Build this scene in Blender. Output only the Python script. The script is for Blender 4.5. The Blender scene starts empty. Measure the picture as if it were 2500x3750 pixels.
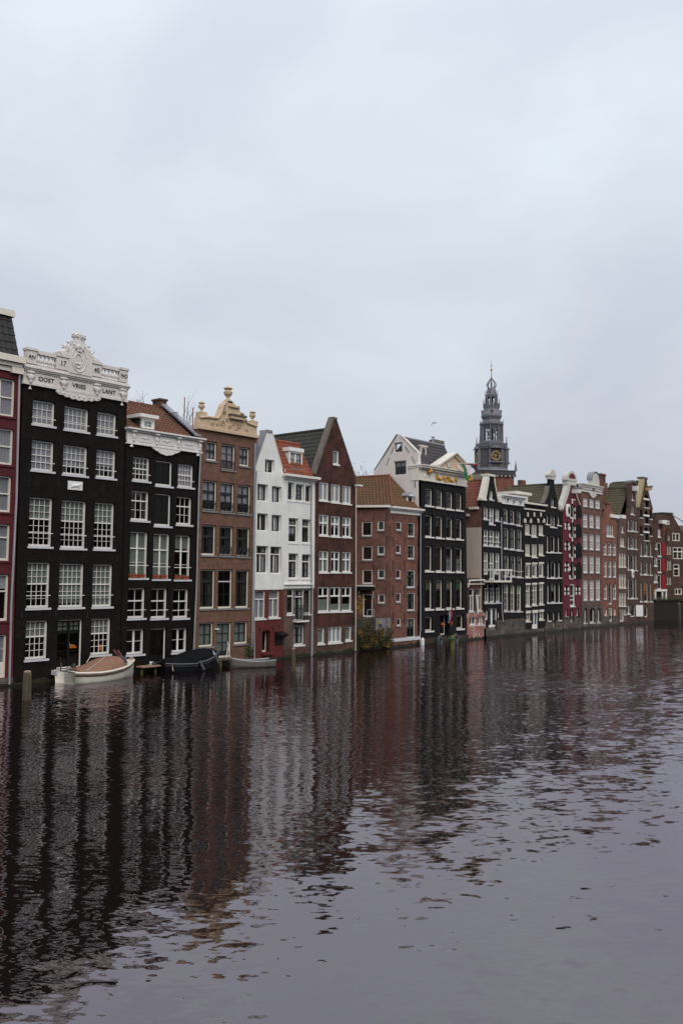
import bpy, bmesh, math, random
from math import radians, sin, cos, tan, pi, sqrt, atan2
from mathutils import Vector, Matrix
from mathutils.geometry import tessellate_polygon
random.seed(7); DEBUG = False
scene = bpy.context.scene
COL = scene.collection

# ------------------------------------------------------------------ camera
# World frame: X runs along the row of facades (away to the right), Y into the houses, Z up, water level z = 0.
FPX, PCX, PCY = 3200.0, 1250.0, 1875.0          # focal length and centre in photo pixels (2500 x 3750)
PITCH, ROLL, TH, DIST, EYE = radians(3.86177), radians(0.52308), radians(40.62186), 35.0606, 5.0
_fw0 = Vector((cos(TH), sin(TH), 0)); _rt0 = Vector((sin(TH), -cos(TH), 0)); _up0 = Vector((0, 0, 1))
_fw = _fw0 * cos(PITCH) + _up0 * sin(PITCH)
_u = -_fw0 * sin(PITCH) + _up0 * cos(PITCH)
_rt = _rt0 * cos(ROLL) + _u * sin(ROLL)
_up = -_rt0 * sin(ROLL) + _u * cos(ROLL)
CAMPOS = Vector((0, -DIST, EYE))
cam_data = bpy.data.cameras.new('camera'); cam = bpy.data.objects.new('camera', cam_data); COL.objects.link(cam)
cam_data.sensor_fit = 'HORIZONTAL'; cam_data.sensor_width = 24.0; cam_data.lens = 24.0 * FPX / 2500.0
cam_data.clip_start = 0.1; cam_data.clip_end = 5000
M = Matrix(((_rt.x, _up.x, -_fw.x, CAMPOS.x), (_rt.y, _up.y, -_fw.y, CAMPOS.y), (_rt.z, _up.z, -_fw.z, CAMPOS.z), (0, 0, 0, 1)))
cam.matrix_world = M
scene.camera = cam
scene.render.resolution_x, scene.render.resolution_y = 682, 1024

# ------------------------------------------------------------------ sky, sun, exposure
SUN_EL, SUN_AZ = radians(46), radians(-122)       # soft overcast sun, behind the camera; azimuth in the XY plane
world = bpy.data.worlds.new('World'); scene.world = world; world.use_nodes = True
wt = world.node_tree; wt.nodes.clear()
def wn(t, **k):
    n = wt.nodes.new(t)
    for a, b in k.items(): setattr(n, a, b)
    return n
w_out = wn('ShaderNodeOutputWorld'); w_bg = wn('ShaderNodeBackground')
w_sky = wn('ShaderNodeTexSky', sky_type='NISHITA', sun_disc=False)
w_sky.sun_elevation = SUN_EL; w_sky.sun_rotation = pi / 2 - SUN_AZ
w_sky.air_density = 1.0; w_sky.dust_density = 3.0
w_tc = wn('ShaderNodeTexCoord')
w_map = wn('ShaderNodeMapping'); w_map.inputs['Scale'].default_value = (1.0, 1.0, 2.0); w_map.inputs['Location'].default_value = (0.35, 0.1, 0.4)
w_n = wn('ShaderNodeTexNoise'); w_n.inputs['Scale'].default_value = 3.4; w_n.inputs['Detail'].default_value = 6
w_n.inputs['Roughness'].default_value = 0.45; w_n.inputs['Distortion'].default_value = 0.5
w_r = wn('ShaderNodeValToRGB')
w_r.color_ramp.elements[0].position = 0.33; w_r.color_ramp.elements[0].color = (0.548, 0.585, 0.668, 1)
w_r.color_ramp.elements[1].position = 0.70; w_r.color_ramp.elements[1].color = (0.655, 0.716, 0.768, 1)
w_sep = wn('ShaderNodeSeparateXYZ')
w_grad = wn('ShaderNodeMapRange'); w_grad.inputs['From Min'].default_value = 0.0; w_grad.inputs['From Max'].default_value = 1.0
w_grad.inputs['To Min'].default_value = 0.94; w_grad.inputs['To Max'].default_value = 1.7   # overcast skies brighten to the zenith
w_mul = wn('ShaderNodeMixRGB', blend_type='MULTIPLY'); w_mul.inputs[0].default_value = 1.0
w_skys = wn('ShaderNodeMixRGB', blend_type='MULTIPLY'); w_skys.inputs[0].default_value = 1.0
w_skys.inputs[2].default_value = (0.1, 0.1, 0.1, 1)
w_mix = wn('ShaderNodeMixRGB'); w_mix.inputs[0].default_value = 0.93
L = wt.links.new
L(w_tc.outputs['Generated'], w_map.inputs[0]); L(w_map.outputs[0], w_n.inputs['Vector']); L(w_n.outputs['Fac'], w_r.inputs[0])
L(w_tc.outputs['Generated'], w_sep.inputs[0]); L(w_sep.outputs['Z'], w_grad.inputs['Value'])
L(w_r.outputs[0], w_mul.inputs[1]); L(w_grad.outputs[0], w_mul.inputs[2])
L(w_sky.outputs[0], w_skys.inputs[1]); L(w_skys.outputs[0], w_mix.inputs[1]); L(w_mul.outputs[0], w_mix.inputs[2])
L(w_mix.outputs[0], w_bg.inputs['Color']); w_bg.inputs['Strength'].default_value = 1.0
L(w_bg.outputs[0], w_out.inputs['Surface'])
sun_d = bpy.data.lights.new('sun', 'SUN'); sun_d.energy = 1.5; sun_d.angle = radians(40); sun_d.color = (1.0, 0.90, 0.78)
sun = bpy.data.objects.new('sun', sun_d); COL.objects.link(sun)
sun.rotation_euler = Vector((-cos(SUN_EL) * cos(SUN_AZ), -cos(SUN_EL) * sin(SUN_AZ), -sin(SUN_EL))).to_track_quat('-Z', 'Y').to_euler()
vs = scene.view_settings
vs.view_transform = 'Standard'; vs.look = 'None'; vs.exposure = 0.0; vs.gamma = 1.0; vs.use_curve_mapping = False
scene.cycles.max_bounces = 8; scene.cycles.transparent_max_bounces = 12
scene.cycles.use_denoising = True
scene.cycles.caustics_reflective = False; scene.cycles.caustics_refractive = False

# ------------------------------------------------------------------ photo pixel -> world helpers
ZOOM = dict(A=(0, 1120, 3.136), B=(0, 1800, 3.136), C=(440, 1400, 3.136), D=(440, 1900, 3.136), E=(900, 1500, 3.5636), P=(900, 1950, 3.5636),
            G=(1280, 1560, 3.4087), H=(1280, 1980, 3.4087), I=(1680, 1300, 4.704), J=(1680, 1720, 4.1263), K=(1680, 2020, 4.1263),
            L=(2030, 1700, 6.0308), M=(2030, 2000, 6.0308), N=(2240, 1720, 3.919), Q=(2380, 1860, 5.117),
            R=(170, 2380, 4.48), S=(520, 2350, 3.0154), O=(0, 0, 1.0))
def px(z, x, y):
    a, b, s = ZOOM[z]; return a + x / s, b + y / s
def ray(x, y):
    return _rt * ((x - PCX) / FPX) - _up * ((y - PCY) / FPX) + _fw
def on_v(z, x, y, v=0.0):            # point of the vertical plane Y = v
    d = ray(*px(z, x, y)); return CAMPOS + d * ((v + DIST) / d.y)
def on_u(z, x, y, u):                # point of the vertical plane X = u
    d = ray(*px(z, x, y)); return CAMPOS + d * (u / d.x)
def on_z(z, x, y, h=0.0):
    d = ray(*px(z, x, y)); return CAMPOS + d * ((h - EYE) / d.z)
def at_depth(z, x, y, dep):
    d = ray(*px(z, x, y)); return CAMPOS + d * dep
def UZ(z, x, y, v=0.0):
    p = on_v(z, x, y, v); return p.x, p.z

# ------------------------------------------------------------------ materials
MATS = {}
def new_mat(name):
    m = bpy.data.materials.new(name); m.use_nodes = True; nt = m.node_tree; nt.nodes.clear()
    out = nt.nodes.new('ShaderNodeOutputMaterial'); MATS[name] = m
    return m, nt, out
def N(nt, t, **k):
    n = nt.nodes.new(t)
    for a, b in k.items(): setattr(n, a, b)
    return n
def wallcoord(nt):
    """object coordinates laid flat on whichever wall they are on: (along, up, 0)"""
    tc = N(nt, 'ShaderNodeTexCoord'); sp = N(nt, 'ShaderNodeSeparateXYZ'); nt.links.new(tc.outputs['Object'], sp.inputs[0])
    ge = N(nt, 'ShaderNodeNewGeometry'); sn = N(nt, 'ShaderNodeSeparateXYZ'); nt.links.new(ge.outputs['True Normal'], sn.inputs[0])
    ab = N(nt, 'ShaderNodeMath', operation='ABSOLUTE'); nt.links.new(sn.outputs['X'], ab.inputs[0])
    gt = N(nt, 'ShaderNodeMath', operation='GREATER_THAN'); gt.inputs[1].default_value = 0.75; nt.links.new(ab.outputs[0], gt.inputs[0])
    mx = N(nt, 'ShaderNodeMix'); nt.links.new(gt.outputs[0], mx.inputs[0]); nt.links.new(sp.outputs['X'], mx.inputs[2]); nt.links.new(sp.outputs['Y'], mx.inputs[3])
    cb = N(nt, 'ShaderNodeCombineXYZ'); nt.links.new(mx.outputs[0], cb.inputs[0]); nt.links.new(sp.outputs['Z'], cb.inputs[1])
    return tc, cb.outputs[0]
def rgb(c): return (c[0], c[1], c[2], 1)
def brick(name, c1, c2, mortar, bw=0.22, bh=0.065, joint=0.012, rough=0.85, bump=0.35, stain=0.35, stain_col=None, spec=0.3, mottle=0.5, msize=0.8):
    m, nt, out = new_mat(name)
    tc, vec = wallcoord(nt)
    br = N(nt, 'ShaderNodeTexBrick'); br.inputs['Scale'].default_value = 1.0
    br.inputs['Brick Width'].default_value = bw; br.inputs['Row Height'].default_value = bh; br.inputs['Mortar Size'].default_value = joint
    br.inputs['Mortar Smooth'].default_value = 0.3; br.inputs['Bias'].default_value = 0.0
    br.inputs['Color1'].default_value = rgb(c1); br.inputs['Color2'].default_value = rgb(c2); br.inputs['Mortar'].default_value = rgb(mortar)
    nt.links.new(vec, br.inputs['Vector'])
    n1 = N(nt, 'ShaderNodeTexNoise'); n1.inputs['Scale'].default_value = msize; n1.inputs['Detail'].default_value = 6; n1.inputs['Roughness'].default_value = 0.65
    nt.links.new(tc.outputs['Object'], n1.inputs['Vector'])
    rp = N(nt, 'ShaderNodeValToRGB'); rp.color_ramp.elements[0].position = 0.35; rp.color_ramp.elements[1].position = 0.72
    a = 1 - mottle
    rp.color_ramp.elements[0].color = (a, a, a, 1); rp.color_ramp.elements[1].color = (1.15, 1.12, 1.1, 1)
    nt.links.new(n1.outputs['Fac'], rp.inputs[0])
    mu = N(nt, 'ShaderNodeMixRGB', blend_type='MULTIPLY'); mu.inputs[0].default_value = 1.0
    nt.links.new(br.outputs['Color'], mu.inputs[1]); nt.links.new(rp.outputs[0], mu.inputs[2])
    col = mu.outputs[0]
    if stain_col:
        n2 = N(nt, 'ShaderNodeTexNoise'); n2.inputs['Scale'].default_value = 1.7; n2.inputs['Detail'].default_value = 8; n2.inputs['Roughness'].default_value = 0.7
        mp = N(nt, 'ShaderNodeMapping'); mp.inputs['Scale'].default_value = (1.7, 1.7, 0.33); mp.inputs['Location'].default_value = (3.1, 0, 7.7)
        nt.links.new(tc.outputs['Object'], mp.inputs[0]); nt.links.new(mp.outputs[0], n2.inputs['Vector'])
        r2 = N(nt, 'ShaderNodeValToRGB'); r2.color_ramp.elements[0].position = 0.50; r2.color_ramp.elements[1].position = 0.72
        r2.color_ramp.elements[0].color = (0, 0, 0, 1); r2.color_ramp.elements[1].color = (stain, stain, stain, 1)
        nt.links.new(n2.outputs['Fac'], r2.inputs[0])
        mm = N(nt, 'ShaderNodeMixRGB'); mm.inputs[2].default_value = rgb(stain_col)
        nt.links.new(r2.outputs[0], mm.inputs[0]); nt.links.new(col, mm.inputs[1]); col = mm.outputs[0]
    bs = N(nt, 'ShaderNodeBsdfPrincipled'); bs.inputs['Roughness'].default_value = rough; bs.inputs['Specular IOR Level'].default_value = spec
    nt.links.new(col, bs.inputs['Base Color'])
    n3 = N(nt, 'ShaderNodeTexNoise'); n3.inputs['Scale'].default_value = 14; n3.inputs['Detail'].default_value = 4
    nt.links.new(tc.outputs['Object'], n3.inputs['Vector'])
    ad = N(nt, 'ShaderNodeMath', operation='MULTIPLY_ADD'); ad.inputs[1].default_value = -1.0
    nt.links.new(br.outputs['Fac'], ad.inputs[0]); nt.links.new(n3.outputs['Fac'], ad.inputs[2])
    bp = N(nt, 'ShaderNodeBump'); bp.inputs['Strength'].default_value = bump; bp.inputs['Distance'].default_value = 0.012
    nt.links.new(ad.outputs[0], bp.inputs['Height']); nt.links.new(bp.outputs[0], bs.inputs['Normal'])
    nt.links.new(bs.outputs[0], out.inputs['Surface'])
    return m
def paint(name, c, rough=0.6, var=0.15, scale=3.0, dirt=None, dirt_amt=0.4, metallic=0.0, bump=0.15, spec=0.4, stretch=0.4):
    m, nt, out = new_mat(name)
    tc = N(nt, 'ShaderNodeTexCoord'); mp = N(nt, 'ShaderNodeMapping'); mp.inputs['Scale'].default_value = (1, 1, stretch)
    nt.links.new(tc.outputs['Object'], mp.inputs[0])
    n1 = N(nt, 'ShaderNodeTexNoise'); n1.inputs['Scale'].default_value = scale; n1.inputs['Detail'].default_value = 7; n1.inputs['Roughness'].default_value = 0.65
    nt.links.new(mp.outputs[0], n1.inputs['Vector'])
    rp = N(nt, 'ShaderNodeValToRGB'); rp.color_ramp.elements[0].position = 0.3; rp.color_ramp.elements[1].position = 0.7
    rp.color_ramp.elements[0].color = rgb([x * (1 - var) for x in c]); rp.color_ramp.elements[1].color = rgb([min(0.95, x * (1 + var * 0.5)) for x in c])
    nt.links.new(n1.outputs['Fac'], rp.inputs[0]); col = rp.outputs[0]
    if dirt:
        n2 = N(nt, 'ShaderNodeTexNoise'); n2.inputs['Scale'].default_value = scale * 1.9; n2.inputs['Detail'].default_value = 9; n2.inputs['Roughness'].default_value = 0.75
        nt.links.new(mp.outputs[0], n2.inputs['Vector'])
        r2 = N(nt, 'ShaderNodeValToRGB'); r2.color_ramp.elements[0].position = 0.52; r2.color_ramp.elements[1].position = 0.75
        r2.color_ramp.elements[0].color = (0, 0, 0, 1); r2.color_ramp.elements[1].color = (dirt_amt,) * 3 + (1,)
        nt.links.new(n2.outputs['Fac'], r2.inputs[0])
        mm = N(nt, 'ShaderNodeMixRGB'); mm.inputs[2].default_value = rgb(dirt)
        nt.links.new(r2.outputs[0], mm.inputs[0]); nt.links.new(col, mm.inputs[1]); col = mm.outputs[0]
    bs = N(nt, 'ShaderNodeBsdfPrincipled'); bs.inputs['Roughness'].default_value = rough; bs.inputs['Metallic'].default_value = metallic
    bs.inputs['Specular IOR Level'].default_value = spec
    nt.links.new(col, bs.inputs['Base Color'])
    if bump:
        n3 = N(nt, 'ShaderNodeTexNoise'); n3.inputs['Scale'].default_value = 22; n3.inputs['Detail'].default_value = 5
        nt.links.new(tc.outputs['Object'], n3.inputs['Vector'])
        bp = N(nt, 'ShaderNodeBump'); bp.inputs['Strength'].default_value = bump; bp.inputs['Distance'].default_value = 0.01
        nt.links.new(n3.outputs['Fac'], bp.inputs['Height']); nt.links.new(bp.outputs[0], bs.inputs['Normal'])
    nt.links.new(bs.outputs[0], out.inputs['Surface'])
    return m
def per_tile(name, c, c2, moss=None, moss_amt=0.4, rough=0.7):
    """roof tile: each tile object takes its own tone, moss in patches"""
    m, nt, out = new_mat(name)
    oi = N(nt, 'ShaderNodeObjectInfo'); tc = N(nt, 'ShaderNodeTexCoord'); ge = N(nt, 'ShaderNodeNewGeometry')
    wh = N(nt, 'ShaderNodeTexWhiteNoise', noise_dimensions='3D')
    sn = N(nt, 'ShaderNodeVectorMath', operation='SNAP'); sn.inputs[1].default_value = (0.27, 0.27, 0.27)
    nt.links.new(ge.outputs['Position'], sn.inputs[0]); nt.links.new(sn.outputs[0], wh.inputs['Vector'])
    av = N(nt, 'ShaderNodeMath', operation='MULTIPLY_ADD'); av.inputs[1].default_value = 0.5
    hf = N(nt, 'ShaderNodeMath', operation='MULTIPLY'); hf.inputs[1].default_value = 0.5
    nt.links.new(wh.outputs['Value'], hf.inputs[0]); nt.links.new(oi.outputs['Random'], av.inputs[0]); nt.links.new(hf.outputs[0], av.inputs[2])
    mx = N(nt, 'ShaderNodeMixRGB'); mx.inputs[1].default_value = rgb(c); mx.inputs[2].default_value = rgb(c2); nt.links.new(av.outputs[0], mx.inputs[0])
    col = mx.outputs[0]
    n1 = N(nt, 'ShaderNodeTexNoise'); n1.inputs['Scale'].default_value = 1.1; n1.inputs['Detail'].default_value = 8; n1.inputs['Roughness'].default_value = 0.7
    nt.links.new(ge.outputs['Position'], n1.inputs['Vector'])
    if moss:
        r2 = N(nt, 'ShaderNodeValToRGB'); r2.color_ramp.elements[0].position = 0.42; r2.color_ramp.elements[1].position = 0.66
        r2.color_ramp.elements[0].color = (0, 0, 0, 1); r2.color_ramp.elements[1].color = (moss_amt,) * 3 + (1,)
        nt.links.new(n1.outputs['Fac'], r2.inputs[0])
        mm = N(nt, 'ShaderNodeMixRGB'); mm.inputs[2].default_value = rgb(moss); nt.links.new(r2.outputs[0], mm.inputs[0]); nt.links.new(col, mm.inputs[1]); col = mm.outputs[0]
    bs = N(nt, 'ShaderNodeBsdfPrincipled'); bs.inputs['Roughness'].default_value = rough; bs.inputs['Specular IOR Level'].default_value = 0.35
    nt.links.new(col, bs.inputs['Base Color']); nt.links.new(bs.outputs[0], out.inputs['Surface'])
    return m
def glass_mat(name, tint=(0.9, 0.92, 0.92), ior=1.5, wob=0.05):
    m, nt, out = new_mat(name)
    tr = N(nt, 'ShaderNodeBsdfTransparent'); tr.inputs[0].default_value = rgb(tint)
    gl = N(nt, 'ShaderNodeBsdfGlossy'); gl.inputs['Roughness'].default_value = 0.02; gl.inputs['Color'].default_value = (0.95, 0.95, 0.97, 1)
    fr = N(nt, 'ShaderNodeFresnel'); fr.inputs['IOR'].default_value = ior
    mx = N(nt, 'ShaderNodeMixShader')
    tc = N(nt, 'ShaderNodeTexCoord'); ge = N(nt, 'ShaderNodeNewGeometry')
    n1 = N(nt, 'ShaderNodeTexNoise'); n1.inputs['Scale'].default_value = 2.2; n1.inputs['Detail'].default_value = 2
    nt.links.new(ge.outputs['Position'], n1.inputs['Vector'])
    bp = N(nt, 'ShaderNodeBump'); bp.inputs['Strength'].default_value = wob; bp.inputs['Distance'].default_value = 0.02
    nt.links.new(n1.outputs['Fac'], bp.inputs['Height']); nt.links.new(bp.outputs[0], gl.inputs['Normal'])
    bf = N(nt, 'ShaderNodeMath', operation='SUBTRACT'); bf.inputs[0].default_value = 1.0; nt.links.new(ge.outputs['Backfacing'], bf.inputs[1])
    fm = N(nt, 'ShaderNodeMath', operation='MULTIPLY'); nt.links.new(fr.outputs[0], fm.inputs[0]); nt.links.new(bf.outputs[0], fm.inputs[1])   # the inner face of the pane lets light out
    nt.links.new(fm.outputs[0], mx.inputs[0]); nt.links.new(tr.outputs[0], mx.inputs[1]); nt.links.new(gl.outputs[0], mx.inputs[2])
    nt.links.new(mx.outputs[0], out.inputs['Surface'])
    return m
def emit_mat(name, c, s):
    m, nt, out = new_mat(name); e = N(nt, 'ShaderNodeEmission'); e.inputs[0].default_value = rgb(c); e.inputs[1].default_value = s
    nt.links.new(e.outputs[0], out.inputs['Surface']); return m

brick('black_brick', (0.0125, 0.0098, 0.0090), (0.0175, 0.0135, 0.0122), (0.0075, 0.0060, 0.0056), bump=0.8, rough=0.75, stain=0.5, stain_col=(0.032, 0.021, 0.018), mottle=0.5, spec=0.12, msize=2.2)
brick('blueblack_brick', (0.0150, 0.0142, 0.0160), (0.0200, 0.0185, 0.0205), (0.0090, 0.0085, 0.0095), bump=0.7, rough=0.72, stain=0.4, stain_col=(0.036, 0.030, 0.031), mottle=0.4, spec=0.14, msize=2.2)
brick('maroon_paint_brick', (0.118, 0.016, 0.022), (0.135, 0.020, 0.027), (0.085, 0.012, 0.017), bump=0.4, rough=0.7, stain=0.3, stain_col=(0.045, 0.016, 0.016), mottle=0.3)
brick('red_paint_brick', (0.150, 0.030, 0.024), (0.175, 0.036, 0.029), (0.110, 0.023, 0.019), bump=0.35, rough=0.7, stain=0.35, stain_col=(0.06, 0.018, 0.016), mottle=0.35)
brick('crimson_paint_brick', (0.150, 0.020, 0.036), (0.180, 0.026, 0.042), (0.10, 0.014, 0.025), bump=0.4, rough=0.7, stain=0.3, stain_col=(0.07, 0.018, 0.022), mottle=0.3)
brick('brown_brick', (0.205, 0.090, 0.055), (0.130, 0.055, 0.035), (0.24, 0.17, 0.125), bump=0.7, stain=0.3, stain_col=(0.10, 0.050, 0.036), mottle=0.35, msize=2.6)
brick('dark_brown_brick', (0.125, 0.036, 0.026), (0.060, 0.019, 0.015), (0.12, 0.068, 0.055), bump=0.8, stain=0.6, stain_col=(0.23, 0.075, 0.055), mottle=0.75, msize=0.9)
brick('red_brown_brick', (0.270, 0.094, 0.066), (0.175, 0.056, 0.041), (0.26, 0.16, 0.125), bump=0.7, stain=0.45, stain_col=(0.11, 0.050, 0.038), mottle=0.45, msize=1.6)
brick('orange_brick', (0.310, 0.098, 0.058), (0.225, 0.064, 0.040), (0.27, 0.165, 0.125), bump=0.5, stain=0.35, stain_col=(0.12, 0.055, 0.04), mottle=0.35)
brick('rose_brick', (0.230, 0.092, 0.072), (0.155, 0.060, 0.048), (0.25, 0.16, 0.135), bump=0.7, stain=0.35, stain_col=(0.11, 0.052, 0.044), mottle=0.4, msize=1.6)
brick('umber_brick', (0.125, 0.062, 0.047), (0.078, 0.039, 0.031), (0.15, 0.098, 0.078), bump=0.7, stain=0.4, stain_col=(0.055, 0.035, 0.028), mottle=0.5, msize=1.4)
brick('grey_brown_brick', (0.165, 0.092, 0.077), (0.105, 0.060, 0.050), (0.19, 0.14, 0.125), bump=0.5, stain=0.35, stain_col=(0.07, 0.05, 0.046), mottle=0.45)
brick('quay_brick', (0.080, 0.055, 0.045), (0.052, 0.038, 0.032), (0.085, 0.068, 0.055), bump=0.7, stain=0.6, stain_col=(0.05, 0.052, 0.022), mottle=0.5)
brick('stone_base', (0.180, 0.150, 0.135), (0.115, 0.095, 0.088), (0.12, 0.10, 0.09), bw=0.42, bh=0.17, bump=0.8, stain=0.65, stain_col=(0.055, 0.052, 0.030), mottle=0.55, msize=1.5)
brick('white_render', (0.80, 0.815, 0.80), (0.78, 0.80, 0.785), (0.77, 0.785, 0.77), bump=0.3, rough=0.8, stain=0.42, stain_col=(0.52, 0.50, 0.47), mottle=0.08)
brick('graffiti_brick', (0.42, 0.105, 0.075), (0.33, 0.085, 0.06), (0.42, 0.30, 0.27), bump=0.4, stain=0.95, stain_col=(0.68, 0.60, 0.57), mottle=0.3, msize=2.0)
paint('beige_render', (0.56, 0.48, 0.42), rough=0.85, var=0.12, scale=0.9, dirt=(0.30, 0.24, 0.20), dirt_amt=0.4)
paint('warm_white_render', (0.74, 0.685, 0.645), rough=0.85, var=0.08, scale=0.9, dirt=(0.46, 0.40, 0.36), dirt_amt=0.35)
paint('cream_paint', (0.77, 0.72, 0.64), rough=0.5, var=0.08, dirt=(0.45, 0.38, 0.30), dirt_amt=0.25)
paint('white_paint', (0.81, 0.79, 0.755), rough=0.5, var=0.06, dirt=(0.5, 0.45, 0.40), dirt_amt=0.2)
paint('old_white', (0.60, 0.57, 0.525), rough=0.7, var=0.12, dirt=(0.34, 0.30, 0.26), dirt_amt=0.45)
paint('bright_white', (0.83, 0.83, 0.83), rough=0.5, var=0.05, dirt=(0.55, 0.52, 0.5), dirt_amt=0.15)
paint('sill_stone', (0.63, 0.64, 0.68), rough=0.6, var=0.12, dirt=(0.33, 0.32, 0.33), dirt_amt=0.4)
paint('grey_sill', (0.21, 0.20, 0.20), rough=0.7, var=0.2)
paint('carved_white', (0.73, 0.69, 0.66), rough=0.7, var=0.14, scale=5, dirt=(0.30, 0.23, 0.19), dirt_amt=0.65, bump=0.35)
paint('carved_plaster', (0.78, 0.765, 0.75), rough=0.65, var=0.08, scale=5, dirt=(0.42, 0.38, 0.35), dirt_amt=0.35, bump=0.35)
paint('cream_stone', (0.62, 0.47, 0.325), rough=0.8, var=0.18, scale=4, dirt=(0.27, 0.18, 0.10), dirt_amt=0.75, bump=0.4)
paint('moss_stone', (0.42, 0.35, 0.20), rough=0.85, var=0.3, scale=6, dirt=(0.22, 0.16, 0.04), dirt_amt=0.6)
paint('letter_black', (0.022, 0.02, 0.02), rough=0.6, var=0.1)
paint('black_paint', (0.009, 0.0095, 0.010), rough=0.5, var=0.2, spec=0.2)
paint('door_green', (0.0075, 0.0095, 0.0085), rough=0.45, var=0.2, spec=0.2)
paint('sash_dark', (0.020, 0.024, 0.022), rough=0.4, var=0.2)
paint('iron', (0.018, 0.018, 0.020), rough=0.5, var=0.2)
paint('gold_paint', (0.66, 0.32, 0.055), rough=0.4, var=0.25, scale=9, metallic=0.35)
paint('tower_gold', (0.50, 0.33, 0.11), rough=0.45, var=0.15, metallic=0.3)
paint('zinc', (0.36, 0.36, 0.39), rough=0.5, var=0.2, metallic=0.2)
paint('slate_side', (0.10, 0.105, 0.115), rough=0.6, var=0.3)
paint('coping_grey', (0.155, 0.135, 0.115), rough=0.8, var=0.35, scale=4, dirt=(0.07, 0.06, 0.04), dirt_amt=0.5)
paint('coping_lead', (0.25, 0.25, 0.29), rough=0.6, var=0.2)
paint('lead_grey', (0.165, 0.163, 0.190), rough=0.55, var=0.30, scale=1.2, dirt=(0.09, 0.085, 0.09), dirt_amt=0.5)
paint('tower_slate', (0.080, 0.075, 0.078), rough=0.65, var=0.35, scale=1.5, dirt=(0.20, 0.185, 0.18), dirt_amt=0.4)
paint('tower_dark', (0.045, 0.043, 0.050), rough=0.6, var=0.3)
paint('bell_bronze', (0.055, 0.060, 0.058), rough=0.4, var=0.3, metallic=0.4)
paint('clock_black', (0.015, 0.013, 0.015), rough=0.5, var=0.1)
paint('red_shutter', (0.30, 0.006, 0.012), rough=0.5, var=0.15)
paint('curtain_sky_lavender', (0.33, 0.305, 0.345), rough=0.95, var=0.12, scale=2)  # curtain cloth; on the top-row blinds a painted sky reflection
paint('curtain_sage', (0.235, 0.25, 0.225), rough=0.95, var=0.15, scale=2)
paint('curtain_white', (0.46, 0.46, 0.48), rough=0.95, var=0.12, scale=2)
paint('blind_cream', (0.47, 0.42, 0.365), rough=0.95, var=0.06, scale=2)
paint('blind_green', (0.18, 0.38, 0.14), rough=0.95, var=0.3, scale=2)
paint('curtain_dark', (0.05, 0.040, 0.036), rough=0.95, var=0.25, scale=2)
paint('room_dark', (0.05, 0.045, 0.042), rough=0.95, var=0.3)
paint('terracotta', (0.33, 0.085, 0.045), rough=0.8, var=0.25, scale=9)
paint('soil_plant', (0.10, 0.10, 0.04), rough=0.9, var=0.4, scale=15)
paint('wood_post', (0.095, 0.075, 0.052), rough=0.9, var=0.45, scale=9, dirt=(0.085, 0.095, 0.020), dirt_amt=0.9, bump=0.6, stretch=0.15)
paint('wood_cap', (0.36, 0.235, 0.16), rough=0.9, var=0.3, scale=8)
paint('algae_wood', (0.14, 0.135, 0.035), rough=0.9, var=0.45, scale=9, dirt=(0.06, 0.055, 0.03), dirt_amt=0.8, bump=0.6, stretch=0.2)
paint('tan_canvas', (0.275, 0.150, 0.100), rough=0.9, var=0.15, scale=4, dirt=(0.17, 0.09, 0.06), dirt_amt=0.7, bump=0.6)
paint('black_canvas', (0.008, 0.0085, 0.010), spec=0.1, rough=0.9, var=0.25, scale=6, bump=0.3)
paint('hull_cream', (0.76, 0.71, 0.61), rough=0.35, var=0.10, scale=2, dirt=(0.50, 0.44, 0.33), dirt_amt=0.5)
paint('hull_black', (0.009, 0.010, 0.012), spec=0.25, rough=0.35, var=0.2)
paint('rub_strake', (0.095, 0.05, 0.03), rough=0.6, var=0.3)
paint('aluminium', (0.17, 0.16, 0.145), rough=0.5, var=0.25, scale=4, metallic=0.2, dirt=(0.20, 0.15, 0.09), dirt_amt=0.6)
paint('wet_algae', (0.018, 0.017, 0.009), rough=0.5, var=0.5, scale=3, dirt=(0.045, 0.045, 0.014), dirt_amt=0.7)
paint('perspex', (0.42, 0.47, 0.58), rough=0.15, var=0.1)
paint('varnish_brown', (0.13, 0.045, 0.04), rough=0.5, var=0.3)
paint('rope_white', (0.62, 0.58, 0.52), rough=0.9, var=0.2)
paint('pole_pink', (0.33, 0.17, 0.17), rough=0.6, var=0.2)
paint('twig', (0.085, 0.065, 0.055), rough=0.9, var=0.3)
paint('leaf_olive', (0.115, 0.085, 0.025), rough=0.8, var=0.5, scale=5)
paint('leaf_yellow', (0.40, 0.245, 0.025), rough=0.8, var=0.4, scale=5)
paint('leaf_dark', (0.050, 0.038, 0.020), rough=0.8, var=0.5, scale=5)
paint('leaf_green', (0.06, 0.105, 0.03), rough=0.8, var=0.4, scale=5)
paint('flower_orange', (0.70, 0.17, 0.015), rough=0.8, var=0.2)
paint('flag_red', (0.42, 0.02, 0.035), rough=0.8, var=0.1)
paint('flag_green', (0.02, 0.20, 0.085), rough=0.8, var=0.1)
paint('flag_white', (0.72, 0.71, 0.76), rough=0.8, var=0.05)
paint('flag_black', (0.03, 0.025, 0.03), rough=0.8, var=0.1)
paint('flag_blue', (0.03, 0.05, 0.20), rough=0.8, var=0.1)
paint('green_rope', (0.015, 0.13, 0.07), rough=0.8, var=0.2)
paint('fender_white', (0.80, 0.80, 0.80), rough=0.5, var=0.1)
paint('gull_grey', (0.07, 0.065, 0.06), rough=0.8, var=0.2)
paint('land', (0.10, 0.09, 0.08), rough=0.95, var=0.3)
paint('roof_felt', (0.09, 0.085, 0.08), rough=0.9, var=0.3)
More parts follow.
